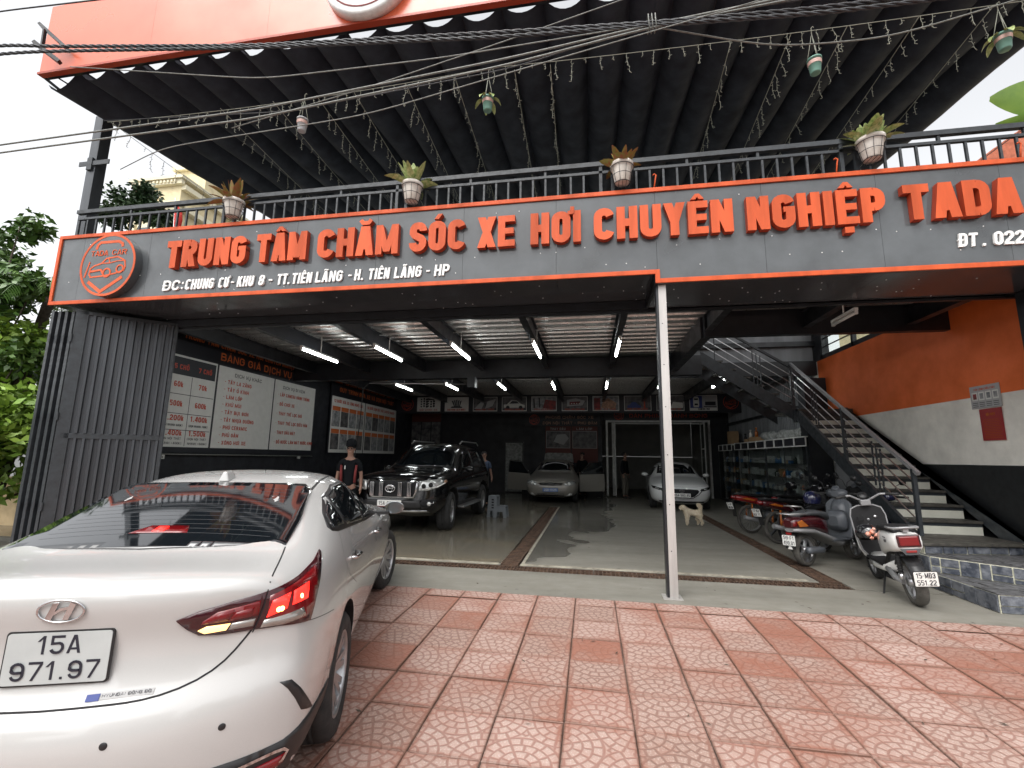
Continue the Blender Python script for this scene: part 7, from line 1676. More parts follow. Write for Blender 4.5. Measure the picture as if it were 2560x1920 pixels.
def silver_sedan():
    h = 1.46; T, tr = proj_car('parked_car', 'silver saloon with both front doors and the boot lid standing open', (-1.30, 15.35, 0), 0, sedan_rings(1.80, h), SFRONT, SREAR, 'car_silver', ((.95, .32), (3.65, .32)), .36)
    s = 1.0; glasshouse(T, tr, s, h); P = lambda *a, **k: patch(tr, *a, **k)
    P([(.42, 0, .61), (.48, 0, .70), (.64, .06, .735), (.80, .25, .72), (.84, .32, .66), (.74, .08, .60), (.56, 0, .575)], (-.3, 1, 0), 'head_glass', T, 'headlight', off=.010, step=.06, smooth=1, mirror=True)
    for s_ in (1, -1): b = MB(); b.lathe([(0, -.02), (.04, -.018), (.05, .0)], (s_ * .60, -.02, .655), (0, 1, 0), n=16); b.build('lamp_bowl', 'letter_white', T, world=False)
    P([(-.40, 0, .66), (-.36, 0, .605), (0, -.1, .585), (.36, 0, .605), (.40, 0, .66), (0, -.1, .685)], FD, 'chrome', T, 'grille', off=.010, step=.06)
    for z in (.612, .632, .652): b = MB(); b.tube([(-.34, -.095, z), (0, -.14, z), (.34, -.095, z)], .006, 6); b.build('grille_slat', 'gap', T, world=False)
    b = MB(); b.tube([(.05 * math.cos(a), -.16, .635 + .035 * math.sin(a)) for a in [2 * math.pi * k / 20 for k in range(20)]], .006, 6, closed=True); b.build('badge', 'chrome', T, world=False)
    P([(-.50, 0, .24), (-.44, 0, .33), (.44, 0, .33), (.50, 0, .24)], FD, 'gap', T, 'lower_intake', off=.003, step=.07)
    P([(.52, 0, .26), (.62, 0, .34), (.72, .03, .33), (.70, .03, .27)], (-.2, 1, 0), 'letter_white', T, 'fog_lamp', off=.006, step=.06, mirror=True)
    plate_part(T, (0, -.145, .455), (1, 0, 0), (0, 0, 1), (0, -1, 0), .50, .115, [('22D-0125', .8)], 'plate_blue', 'print_white', s=.14)
    P([(.86, 1.70, .36), (.86, 2.66, .34), (.80, 2.64, .94), (.80, 1.72, .92)], SD, 'gap', T, 'door_opening', off=.004, step=.1, mirror=True)
    for s_ in (1, -1):
        d = bpy.data.objects.new('open_door', None); COL.objects.link(d); d.parent = T; d.location = (s_ * .90, 1.66, 0); d.rotation_euler = (0, 0, -s_ * R(62)); d.empty_display_size = .05
        b = MB(); pr = [(0, .30), (1.0, .30), (1.03, .60), (.98, .93), (.0, .90)]; b.prism([(q, z) for q, z in pr], (0, 0, 0), (0, 1, 0), (0, 0, 1), (s_ * .06, 0, 0)); b.build('door_shell', 'car_silver', d, world=False, bevel=.012)
        b = MB(); b.prism([(.06, .905), (.42, 1.33), (.92, 1.36), (.96, .935)], (s_ * .025, 0, 0), (0, 1, 0), (0, 0, 1), (s_ * .012, 0, 0)); b.build('door_glass', 'glass_dark', d, world=False)
        b = MB(); b.tube([(s_ * .03, .02, .90), (s_ * .03, .42, 1.36), (s_ * .03, .94, 1.39), (s_ * .03, .985, .93)], .016, 6); b.build('door_window_frame', 'plastic_black', d, world=False)
        b = MB(); b.prism([(.12, .45), (.85, .45), (.9, .72), (.12, .74)], (-s_ * .012, 0, 0), (0, 1, 0), (0, 0, 1), (s_ * .01, 0, 0)); b.build('door_trim', 'plastic_grey', d, world=False)
        mirror_part(T, s_, .94, 1.82, .98, 'chrome')
        for y in (.95, 3.65): wheel(T, s_ * .76, y, .32, .2, s_, 10, lite=True)
    b = MB(); b.prism([(-.62, 0), (.62, 0), (.58, .36), (.48, .40), (-.48, .40), (-.58, .36)], (0, 4.02, 1.30), (1, 0, 0), (0, -.12, 1), (0, .05, 0)); b.build('open_boot_lid', 'sheet_grey', T, world=False, bevel=.01)
    for s_ in (1, -1): b = MB(); b.tube([(s_ * .5, 4.0, 1.05), (s_ * .5, 4.03, 1.32)], .012, 6); b.build('lid_hinge', 'plastic_black', T, world=False)
silver_sedan()
def white_hatch():
    h = 1.44; T, tr = proj_car('parked_car', 'white saloon with a wide black grille parked behind the dog', (2.62, 14.25, 0), R(-5), sedan_rings(1.80, h), SFRONT, SREAR, 'car_white2', ((.92, .33), (3.65, .33)), .37)
    glasshouse(T, tr, 1.0, h); P = lambda *a, **k: patch(tr, *a, **k)
    P([(-.44, 0, .645), (-.50, 0, .58), (-.30, -.05, .40), (.30, -.05, .40), (.50, 0, .58), (.44, 0, .645)], FD, 'gap', T, 'grille', off=.006, step=.06, smooth=1)
    b = MB(); b.tube([(-.56, -.02, .60), (-.46, -.085, .50), (-.30, -.125, .395), (0, -.155, .385), (.30, -.125, .395), (.46, -.085, .50), (.56, -.02, .60)], .011, 8); b.build('grille_trim', 'chrome', T, world=False)
    b = MB(); b.tube([(.062 * math.cos(a), -.165, .60 + .045 * math.sin(a)) for a in [2 * math.pi * k / 20 for k in range(20)]], .007, 6, closed=True); b.tube([(-.058, -.165, .615), (-.02, -.165, .615), (0, -.165, .59), (.02, -.165, .615), (.058, -.165, .615)], .006, 6); b.build('badge', 'chrome', T, world=False)
    P([(.50, 0, .60), (.54, 0, .655), (.74, .10, .70), (.85, .30, .72), (.80, .15, .65), (.62, .02, .60)], (-.3, 1, 0), 'glass_dark', T, 'headlight', off=.008, step=.05, mirror=True)
    P([(.62, 0, .625), (.64, 0, .65), (.72, .08, .675), (.73, .08, .64)], (-.3, 1, 0), 'head_glass', T, 'headlight_lens', off=.012, step=.05, mirror=True)
    P([(-.64, 0, .305), (-.60, 0, .265), (0, -.1, .25), (.60, 0, .265), (.64, 0, .305), (0, -.1, .30)], FD, 'gap', T, 'lower_intake', off=.005, step=.06)
    plate_part(T, (0, -.165, .475), (1, 0, 0), (0, 0, 1), (0, -1, 0), .47, .11, [('15A-980.45', .88)], 'plate_white', s=.14)
    for s_ in (1, -1):
        mirror_part(T, s_, .86, 1.95, .99, 'car_white2')
        for y in (.92, 3.65): wheel(T, s_ * .77, y, .325, .21, s_, 10, rim_m='alloy_dark', lite=True)
    for y in (1.66, 2.66): seam(tr, [(.84, y, .95), (.90, y, .7), (.88, y, .32)], SD, 'gap', T, w=.006, mirror=True)
    seam(tr, [(-.72, .12, .74), (-.4, .0, .73), (0, -.05, .745), (.4, .0, .73), (.72, .12, .74)], (0, .3, -1), 'gap', T, w=.006)
white_hatch()
# ------------------------------------------------------------------ motorbikes
def shell(secs, m, parent, name, n=14, pw=.75, flat=0):
    """smooth body lofted along y: secs = (y, z centre, half width, half height[, x])"""
    b = MB(); K = len(secs)
    for s_ in secs:
        y, z, w, h = s_[:4]; xo = s_[4] if len(s_) > 4 else 0
        for k in range(n):
            t = 2 * math.pi * k / n; c, q = math.cos(t), math.sin(t); b.v.append((xo + w * math.copysign(abs(c) ** pw, c), y, z + h * math.copysign(abs(q) ** pw, q)))
    for i in range(K - 1):
        for k in range(n): k2 = (k + 1) % n; b.f.append((i * n + k, (i + 1) * n + k, (i + 1) * n + k2, i * n + k2)); b.m.append(0); b.sm.append(True)
    b.f.append(tuple(range(n))); b.f.append(tuple((K - 1) * n + k for k in range(n))[::-1]); b.m += [0, 0]; b.sm += [False, False]
    return b.build(name, m, parent, world=False)
def tb(parent, name, m, pts, r, n=8, **k): b = MB(); b.tube(pts, r, n, **k); return b.build(name, m, parent, world=False)
def bike_wheel(T, y, r, w, tm='tyre_dirty', spokes=0, rm='alloy'):
    t = bpy.data.objects.new('wheel', None); COL.objects.link(t); t.parent = T; t.location = (0, y, r); t.empty_display_size = .05; ri = r - w * .62
    b = MB(); prof = [(ri, -w * .32)] + [(ri + (r - ri) * (.5 + .5 * math.sin(a)) , w * .5 * math.cos(a)) for a in [math.pi + math.pi * k / 10 * -1 for k in range(0)]]
    prof = [(ri, -w * .3), (ri + (r - ri) * .3, -w * .48), (ri + (r - ri) * .7, -w * .44), (r - .006, -w * .26), (r, 0), (r - .006, w * .26), (ri + (r - ri) * .7, w * .44), (ri + (r - ri) * .3, w * .48), (ri, w * .3)]
    b.lathe(prof, (0, 0, 0), (1, 0, 0), n=36); b.build('tyre', tm, t, world=False)
    b = MB(); b.lathe([(ri + .003, -w * .32), (ri - .014, -w * .26), (ri - .014, w * .26), (ri + .003, w * .32)], (0, 0, 0), (1, 0, 0), n=32); b.lathe([(0, -.05), (.045, -.05), (.045, .05), (0, .05)], (0, 0, 0), (1, 0, 0), n=16)
    if spokes:
        for k in range(spokes): a = 2 * math.pi * k / spokes; s_ = .035 * (1 if k % 2 else -1); b.tube([(s_, .04 * math.cos(a + .5), .04 * math.sin(a + .5)), (0, (ri - .01) * math.cos(a), (ri - .01) * math.sin(a))], .0022, 4)
    else:
        for k in range(5): a = 2 * math.pi * k / 5; b.bar((0, .04 * math.cos(a), .04 * math.sin(a)), (0, (ri - .01) * math.cos(a), (ri - .01) * math.sin(a)), .03, .04, up=(1, 0, 0))
    b.build('rim', rm, t, world=False)
def bike_root(label, x, y, h, lean, cat='scooter', nm='parked_scooter'):
    T = empty(nm, (x, y, 0), label=label, cat=cat); T.rotation_euler = (Matrix.Rotation(-R(h), 3, 'Z') @ Matrix.Rotation(R(lean), 3, 'Y')).to_euler(); return T
def mirrors(T, y, z, w=.30, m='plastic_black'):
    for s_ in (1, -1):
        tb(T, 'mirror_stalk', m, [(s_ * w * .6, y, z - .16), (s_ * w * .75, y - .02, z - .04), (s_ * w, y - .02, z)], .005, 6)
        b = MB(); b.lathe([(0, .012), (.04, .008), (.048, -.004), (0, -.005)], (s_ * (w + .03), y - .02, z + .02), (0, 1, 0), n=16); o = b.build('mirror', m, T, world=False)
def engine_unit(T, x, y, z, L=.42):
    b = MB(); b.lathe([(.001, -.02), (.07, 0), (.075, L * .5), (.055, L), (0, L + .02)], (x, y, z), (0, 1, .12), n=16); b.build('engine_case', 'plastic_black', T, world=False)
    b = MB(); b.lathe([(0, -.02), (.045, -.015), (.05, .05), (.05, .30), (.03, .36), (0, .36)], (-x * 1.3, y - .05, z + .02), (0, 1, -.04), n=14); b.build('silencer', 'bike_grey', T, world=False)

def white_scooter():
    T = bike_root('white electric scooter with a red square tail lamp, nearest to the slate steps', 3.44, 5.80, 13, -7)
    bike_wheel(T, 0, .235, .115, 'tyre_dirty'); bike_wheel(T, 1.22, .215, .10, 'rubber')
    shell([(-.17, .665, .085, .055), (-.14, .67, .125, .095), (.0, .655, .142, .115), (.18, .64, .145, .13), (.34, .60, .135, .15), (.43, .55, .10, .12)], 'scoot_white', T, 'rear_body', pw=.55)
    shell([(-.10, .770, .09, .02), (-.06, .785, .12, .032), (.15, .785, .135, .038), (.35, .765, .125, .036), (.50, .745, .07, .03)], 'scoot_dark', T, 'seat', pw=.7)
    b = MB(); b.box(-.085, .085, -.190, -.165, .635, .735); b.build('tail_lamp', 'lamp_red', T, world=False, bevel=.012)
    b = MB(); b.box(-.102, .102, -.182, -.160, .620, .75); b.build('tail_lamp_housing', 'lamp_dark_red', T, world=False, bevel=.014)
    b = MB(); b.box(-.050, .050, -.187, -.165, .672, .705); b.build('tail_lamp_lens', 'bike_red', T, world=False, bevel=.008)
    b = MB(); b.prism([(-.09, .605), (.09, .605), (.055, .545), (-.055, .545)], (0, -.165, 0), (1, 0, 0), (0, 0, 1), (0, -.012, 0)); b.build('lower_panel', 'plastic_grey', T, world=False)
    b = MB(); b.box(-.045, .045, -.188, -.178, .568, .592); b.build('reflector', 'bike_red', T, world=False, bevel=.004) 
    tb(T, 'grab_rail', 'bike_silver', [(-.10, .10, .80), (-.125, -.08, .815), (-.11, -.175, .82), (.11, -.175, .82), (.125, -.08, .815), (.10, .10, .80)], .013, 10); b = MB(); b.box(-.025, .025, -.17, .0, .775, .808); b.build('rail_bracket', 'bike_silver', T, world=False)
    # inner shield, its bright edge, floorboard
    shp = [(-.06, .30), (-.15, .42), (-.185, .62), (-.19, .84), (-.165, .93), (-.09, .965), (.09, .965), (.165, .93), (.19, .84), (.185, .62), (.15, .42), (.06, .30)]
    b = MB(); b.prism(shp, (0, .985, -.02), (1, 0, 0), (0, .10, 1), (0, -.03, 0)); b.build('inner_shield', 'scoot_dark', T, world=False, bevel=.006)
    tb(T, 'shield_edge', 'bike_silver', [(x, .965 + .10 * z, z - .02) for x, z in shp], .012, 8)
    shell([(1.07, .60, .15, .30), (1.11, .60, .18, .35), (1.16, .59, .15, .33), (1.20, .56, .06, .2)], 'scoot_white', T, 'front_shell', pw=.8)
    b = MB(); b.box(-.135, .135, .43, .985, .315, .345); b.build('floorboard', 'scoot_dark', T, world=False, bevel=.01)
    shell([(.20, .37, .06, .07), (.42, .30, .13, .05), (.80, .27, .13, .055), (1.0, .30, .09, .08)], 'scoot_white', T, 'belly_panel', pw=.6)
    shell([(.30, .21, .10, .03), (.6, .20, .11, .04), (.92, .22, .09, .04)], 'scoot_dark', T, 'battery_tray', pw=.6)
    for sx in (-.11,):
        b = MB(); b.box(sx - .035, sx + .035, .945, .962, .76, .83); b.build('glove_box', 'gap', T, world=False, bevel=.008)
    for (x, z, r_, m) in ((.075, .80, .022, 'chrome'), (-.005, .77, .016, 'alloy')): b = MB(); b.lathe([(0, .008), (r_, .006), (r_, 0)], (x, 1.0, z), (0, -1, 0), n=16); b.build('key_switch', m, T, world=False).location = (0, .035, 0)
    # steering
    b = MB(); b.box(-.055, .055, .985, 1.05, .95, 1.02); b.build('steering_clamp', 'bike_silver', T, world=False, bevel=.006)
    for s_ in (1, -1):
        tb(T, 'handlebar', 'bike_silver', [(s_ * .03, 1.02, 1.01), (s_ * .08, 1.00, 1.035), (s_ * .16, .97, 1.085), (s_ * .22, .94, 1.085)], .014, 8)
        tb(T, 'grip', 'rubber', [(s_ * .22, .94, 1.085), (s_ * .34, .885, 1.075)], .018, 10)
        tb(T, 'brake_lever', 'bike_silver', [(s_ * .20, .97, 1.08), (s_ * .25, .975, 1.075), (s_ * .34, .93, 1.07)], .006, 6)
    b = MB(); b.lathe([(0, .02), (.05, .018), (.06, 0), (.05, -.03)], (0, 1.07, 1.07), (0, -.7, .7), n=20); o = b.build('speedometer', 'plastic_black', T, world=False)
    tb(T, 'fork', 'scoot_dark', [(-.07, 1.10, .7), (-.075, 1.20, .25)], .018); tb(T, 'fork', 'scoot_dark', [(.07, 1.10, .7), (.075, 1.20, .25)], .018)
    shell([(1.06, .42, .05, .03), (1.22, .455, .07, .025), (1.38, .40, .05, .03)], 'scoot_white', T, 'front_mudguard')
    # rear running gear
    for s_ in (1, -1):
        tb(T, 'shock_absorber', 'scoot_dark', [(s_ * .085, -.02, .54), (s_ * .10, -.03, .28)], .022, 10); b = MB()
        for k in range(7): b.lathe([(.021, 0), (.030, .006), (.021, .012)], (s_ * (.086 + .0018 * k), -.021 - .001 * k, .50 - k * .027), (0, 0, 1), n=12)
        b.build('spring', 'rubber', T, world=False); tb(T, 'shock_cap', 'steel_bright', [(s_ * .097, -.03, .33), (s_ * .10, -.032, .27)], .026, 10)
        tb(T, 'swing_arm', 'bike_silver', [(s_ * .085, .0, .235), (s_ * .10, .16, .25), (s_ * .10, .36, .31)], [.022, .034, .03], 10)
    tb(T, 'frame_tube', 'scoot_dark', [(-.06, -.10, .56), (-.08, .25, .50), (-.09, .42, .33)], .022); tb(T, 'frame_tube', 'scoot_dark', [(.06, -.10, .56), (.08, .25, .50), (.09, .42, .33)], .022)
    b = MB()
    for k in range(9): a0, a1 = R(20 + k * 14), R(34 + k * 14); q = [(-.068, -.262 * math.cos(a), .235 + .262 * math.sin(a)) for a in (a0, a1)]; i = len(b.v); b.v += [q[0], (.068, q[0][1], q[0][2]), (.068, q[1][1], q[1][2]), q[1], (-.068, q[0][1] * .94, .235 + (q[0][2] - .235) * .94), (.068, q[0][1] * .94, .235 + (q[0][2] - .235) * .94), (.068, q[1][1] * .94, .235 + (q[1][2] - .235) * .94), (-.068, q[1][1] * .94, .235 + (q[1][2] - .235) * .94)]; b.f += [(i, i + 1, i + 2, i + 3), (i + 4, i + 7, i + 6, i + 5), (i, i + 3, i + 7, i + 4), (i + 1, i + 5, i + 6, i + 2)]; b.m += [0] * 4; b.sm += [True] * 4
    b.build('rear_mudguard', 'plastic_black', T, world=False); tb(T, 'plate_arm', 'plastic_black', [(.06, -.05, .26), (.06, -.28, .36)], .012)
    plate_part(T, (.02, -.305, .335), (1, 0, 0), (0, -.2, 1), (0, -1, -.2), .195, .145, [('15-MĐ3', .80), ('551.22', .80)], 'plate_white', s=.13)
    tb(T, 'side_stand', 'plastic_black', [(-.10, .50, .24), (-.19, .40, .02), (-.24, .37, .012)], .011)
    for s_ in (-1,): lettering('FAST', (s_ * .1455, .10, .645), (0, -1, 0), (0, 0, 1), .032, .085, (s_ * .0012, 0, 0), 'ink', T, name='side_lettering', world=False, shear=.2); lettering('NEWAVE', (s_ * .1455, .12, .690), (0, -1, 0), (0, 0, 1), .014, .10, (s_ * .0012, 0, 0), 'ink', T, name='side_lettering', world=False)
    H = empty('helmet', (3.44, 6.62, .62), label='black helmet with an orange flower pattern hanging in front of the white scooter seat', cat='helmet')
    b = MB(); b.lathe([(.10, -.075), (.125, -.04), (.13, .0), (.118, .05), (.085, .09), (.04, .11), (0, .115)], (0, 0, 0), (0, .25, .97), n=24); b.build('shell', 'bike_black', H, world=False)
    for (a, z, r_) in ((-2.0, .0, .034), (-1.65, .03, .036), (-1.35, -.01, .032), (-1.75, -.045, .026), (-1.5, .065, .024)):
        b = MB(); c = Vector((.128 * math.cos(a), .128 * math.sin(a), z)); b.lathe([(0, .006), (r_, .002), (r_ * .7, -.002)], c, c.normalized(), n=5); b.build('flower', 'flower', H, world=False)
    tb(H, 'strap', 'plastic_grey', [(-.09, -.07, .08), (-.02, -.125, .03), (.03, -.125, -.04)], .006)
white_scooter()
def step_through(label, x, y, h, lean, paint, side, grey='bike_grey', plate=None, rack=True, r=.225, sc_=1.0):
    T = bike_root(label, x, y, h, lean); T.scale = (sc_,) * 3
    bike_wheel(T, 0, r, .10); bike_wheel(T, 1.22, r, .10)
    shell([(-.30, .60, .05, .05), (-.26, .61, .10, .075), (-.05, .62, .135, .09), (.22, .60, .145, .10), (.42, .55, .12, .12), (.52, .46, .07, .10)], paint, T, 'rear_cowl', pw=.6)
    shell([(-.28, .515, .06, .025), (-.2, .515, .14, .032), (.1, .49, .155, .036), (.45, .38, .15, .045), (.70, .29, .14, .05), (.95, .30, .10, .06)], side, T, 'side_skirt', pw=.6)
    shell([(-.285, .60, .07, .05), (-.25, .61, .115, .055)], 'lamp_red', T, 'tail_lamp', pw=.6)
    for s_ in (1, -1): b = MB(); b.prism([(-.22, .56), (-.26, .635), (-.16, .66), (-.02, .565)], (s_ * .112, 0, 0), (0, 1, 0), (0, 0, 1), (s_ * .020, 0, 0)); b.build('indicator', 'bike_orange', T, world=False, bevel=.008)
    shell([(-.12, .715, .08, .02), (.0, .735, .12, .03), (.25, .74, .13, .045), (.50, .70, .11, .05), (.60, .66, .06, .04)], 'plastic_grey' if grey == 'bike_grey' else 'scoot_dark', T, 'seat', pw=.7)
    if rack:
        tb(T, 'rear_rack', 'steel_bright', [(.10, .15, .72), (.12, -.10, .735), (.11, -.36, .74), (-.11, -.36, .74), (-.12, -.10, .735), (-.10, .15, .72)], .010); tb(T, 'rack_loop', 'steel_bright', [(.08, .08, .73), (.085, -.08, .84), (.075, -.22, .85), (-.075, -.22, .85), (-.085, -.08, .84), (-.08, .08, .73)], .010)
        for yy in (-.30, -.20, -.10): tb(T, 'rack_bar', 'steel_bright', [(-.11, yy, .738), (.11, yy, .738)], .006)
    b = MB(); b.prism([(-.17, .35), (-.20, .60), (-.19, .85), (-.10, .93), (.10, .93), (.19, .85), (.20, .60), (.17, .35)], (0, .86, 0), (1, 0, 0), (0, .12, 1), (0, .05, 0)); b.build('leg_shield', grey, T, world=False, bevel=.02)
    shell([(.90, .62, .06, .20), (.98, .64, .15, .30), (1.08, .62, .15, .30), (1.18, .52, .08, .22)], grey, T, 'front_cowl', pw=.75); shell([(.78, .60, .07, .07), (.84, .60, .15, .14), (.90, .60, .16, .16)], grey, T, 'glove_box', pw=.5)
    b = MB(); b.box(-.15, .15, .48, .92, .325, .36); b.build('floorboard', grey, T, world=False, bevel=.01)
    shell([(.92, 1.0, .05, .04), (.98, 1.01, .17, .07), (1.06, 1.0, .12, .06)], grey, T, 'handlebar_cowl', pw=.7)
    for s_ in (1, -1): tb(T, 'grip', 'rubber', [(s_ * .16, .99, 1.01), (s_ * .33, .95, 1.0)], .018); tb(T, 'brake_lever', 'steel_bright', [(s_ * .17, 1.02, 1.0), (s_ * .32, 1.0, .99)], .006)
    b = MB(); b.lathe([(.052, -.02), (.055, .012), (.045, .02), (0, .018)], (0, .97, 1.085), (0, -.6, .8), n=20); b.build('speedometer', 'bike_grey', T, world=False)
    mirrors(T, .97, 1.22, .26); engine_unit(T, -.10, -.06, .22); tb(T, 'fork', grey, [(0, 1.08, .62), (.05, 1.2, .25)], .02)
    shell([(1.0, .40, .05, .02), (1.2, .47, .065, .03), (1.42, .38, .05, .03)], paint, T, 'front_mudguard')
    b = MB(); b.prism([(-.07, .26), (-.10, .46), (.10, .46), (.07, .26)], (0, -.305, 0), (1, 0, 0), (0, .0, 1), (0, .01, 0)); b.build('mud_flap', 'plastic_black', T, world=False)
    b = MB(); b.box(-.03, .05, -.325, -.315, .455, .485); b.build('reflector', 'bike_red', T, world=False)
    if plate: plate_part(T, (0, -.315, .375), (1, 0, 0), (0, 0, 1), (0, -1, 0), .19, .14, [(plate[0], .78), (plate[1], .86)], 'plate_white', s=.13); b = MB(); b.prism([(-.035, .255), (.035, .255), (.015, .295), (-.015, .295)], (0, -.307, 0), (1, 0, 0), (0, 0, 1), (0, -.004, 0)); b.build('flap_mark', 'plate_white', T, world=False)
    tb(T, 'stand', 'plastic_black', [(-.12, .12, .16), (-.16, .05, .0)], .012)
    return T
step_through('maroon and grey scooter with a chrome rear rack in front of the parked motorbikes', 3.07, 7.52, 55, -3, 'bike_maroon', 'bike_silver', plate=('59-F1', '459.01'))
step_through('black scooter mostly hidden behind the maroon scooter', 3.85, 8.75, 62, -3, 'bike_black', 'bike_black', grey='scoot_dark', rack=False)
step_through('dark blue scooter standing close under the staircase', 4.05, 7.55, 40, -4, 'bike_blue', 'bike_black', grey='bike_blue', rack=False, sc_=.95)
def underbone(label, x, y, h, lean, paint, spokes, plate=None):
    T = bike_root(label, x, y, h, lean, 'motorbike', 'parked_motorbike'); r = .29
    bike_wheel(T, 0, r, .08, 'tyre_dirty', spokes, 'alloy' if spokes else 'alloy_dark'); bike_wheel(T, 1.22, r, .075, 'tyre_dirty', spokes, 'alloy' if spokes else 'alloy_dark')
    shell([(-.36, .735, .03, .03), (-.30, .725, .08, .055), (-.05, .69, .10, .065), (.22, .64, .10, .07), (.45, .58, .07, .06)], paint, T, 'tail_cowl', pw=.6)
    b = MB(); b.prism([(-.22, .70), (.05, .655), (.10, .675), (-.10, .725)], (.094, 0, 0), (0, 1, 0), (0, 0, 1), (.012, 0, 0)); b.prism([(-.22, .70), (.05, .655), (.10, .675), (-.10, .725)], (-.094, 0, 0), (0, 1, 0), (0, 0, 1), (-.012, 0, 0)); b.build('decal', 'bike_orange', T, world=False)
    shell([(-.385, .735, .02, .02), (-.35, .735, .06, .035), (-.32, .73, .075, .04)], 'lamp_red', T, 'tail_lamp', pw=.6)
    shell([(-.33, .79, .05, .015), (-.2, .79, .10, .025), (.2, .765, .12, .035), (.5, .74, .10, .04), (.62, .70, .05, .03)], 'scoot_dark', T, 'seat', pw=.7)
    tb(T, 'grab_rail', 'plastic_black', [(.10, .0, .78), (.10, -.30, .82), (-.10, -.30, .82), (-.10, 0, .78)], .010)
    shell([(.35, .55, .06, .08), (.60, .52, .08, .10), (.90, .62, .10, .14), (1.02, .80, .09, .14)], 'bike_black', T, 'frame_cover', pw=.7)
    b = MB(); b.prism([(-.20, .38), (-.22, .62), (-.16, .88), (.16, .88), (.22, .62), (.20, .38)], (0, .88, 0), (1, 0, 0), (0, .14, 1), (0, .03, 0)); b.build('leg_shield', 'bike_black', T, world=False, bevel=.015)
    shell([(.98, .98, .08, .06), (1.04, .99, .14, .08), (1.12, .97, .10, .07), (1.16, .95, .04, .04)], 'bike_black', T, 'handlebar_cowl', pw=.7)
    for s_ in (1, -1): tb(T, 'grip', 'rubber', [(s_ * .14, 1.03, 1.0), (s_ * .32, .98, .99)], .017); tb(T, 'rear_shock', 'bike_orange', [(s_ * .09, .02, .60), (s_ * .10, -.01, .33)], .018); tb(T, 'swing_arm', 'plastic_grey', [(s_ * .08, 0, r), (s_ * .08, .42, .32)], .016); tb(T, 'fork', 'bike_silver', [(s_ * .07, 1.05, .70), (s_ * .07, 1.22, r)], .016)
    mirrors(T, 1.03, 1.2, .26); b = MB(); b.lathe([(0, -.12), (.10, -.10), (.11, .08), (0, .12)], (0, .48, .33), (1, 0, 0), n=14); b.build('engine', 'bike_grey', T, world=False)
    tb(T, 'silencer', 'bike_silver', [(.12, .45, .25), (.13, .10, .26), (.14, -.22, .33)], [.02, .04, .045], 12)
    shell([(.98, .52, .04, .02), (1.2, .60, .055, .025), (1.45, .52, .04, .02)], paint, T, 'front_mudguard'); b = MB(); b.prism([(-.05, .34), (-.07, .68), (.07, .68), (.05, .34)], (0, -.30, 0), (1, 0, 0), (0, -.12, 1), (0, .012, 0)); b.build('rear_mudguard', 'plastic_black', T, world=False)
    if plate: plate_part(T, (0, -.42, .56), (1, 0, 0), (0, -.3, 1), (0, -1, -.3), .19, .14, [(plate[0], .78), (plate[1], .8)], 'plate_white', s=.13)
    tb(T, 'stand', 'plastic_black', [(-.10, .30, .2), (-.17, .25, .0)], .011); return T
underbone('red motorbike with a bright orange flash on its tail, furthest from the white scooter', 3.31, 10.55, 72, -4, 'bike_red', 28, ('15-B1', '482.06'))
underbone('dark red motorbike between the red motorbike and the maroon scooter', 3.40, 9.35, 66, -4, 'bike_maroon', 0, ('17-B3', '63.11'))
underbone('black motorbike behind the row with only its handlebar showing', 4.05, 10.45, 66, -4, 'bike_black', 0)
B = empty('helmet', (3.66, 8.55, .90), label='dark blue helmet resting behind the seat of the hidden black scooter', cat='helmet'); b = MB(); b.lathe([(.11, -.09), (.13, -.03), (.125, .03), (.09, .09), (0, .115)], (0, 0, 0), (0, 0, 1), n=20); b.build('shell', 'bike_blue', B, world=False)

# ------------------------------------------------------------------ people, dog, step stool
def skin(verts, edges, rad, mats, parent, name, sub=2, noise=0.0, root=0):
    me = bpy.data.meshes.new('sk'); me.from_pydata(verts, edges, []); o = bpy.data.objects.new('sk', me); COL.objects.link(o)
    md = o.modifiers.new('s', 'SKIN'); md.use_smooth_shade = True
    for i, r_ in enumerate(rad): me.skin_vertices[0].data[i].radius = (r_, r_) if isinstance(r_, (int, float)) else r_; me.skin_vertices[0].data[i].use_root = (i == root)
    s2 = o.modifiers.new('u', 'SUBSURF'); s2.levels = s2.render_levels = sub
    bpy.context.view_layer.update(); out = bpy.data.meshes.new_from_object(o.evaluated_get(bpy.context.evaluated_depsgraph_get())); bpy.data.objects.remove(o)
    if noise:
        rr = random.Random(4)
        for v in out.vertices: v.co += v.normal * rr.uniform(-noise, noise * 1.4)
    for p in out.polygons: p.use_smooth = True
    out.materials.clear(); out.materials.append(MAT[mats]); q = bpy.data.objects.new(name, out); COL.objects.link(q); q.parent = parent; return q
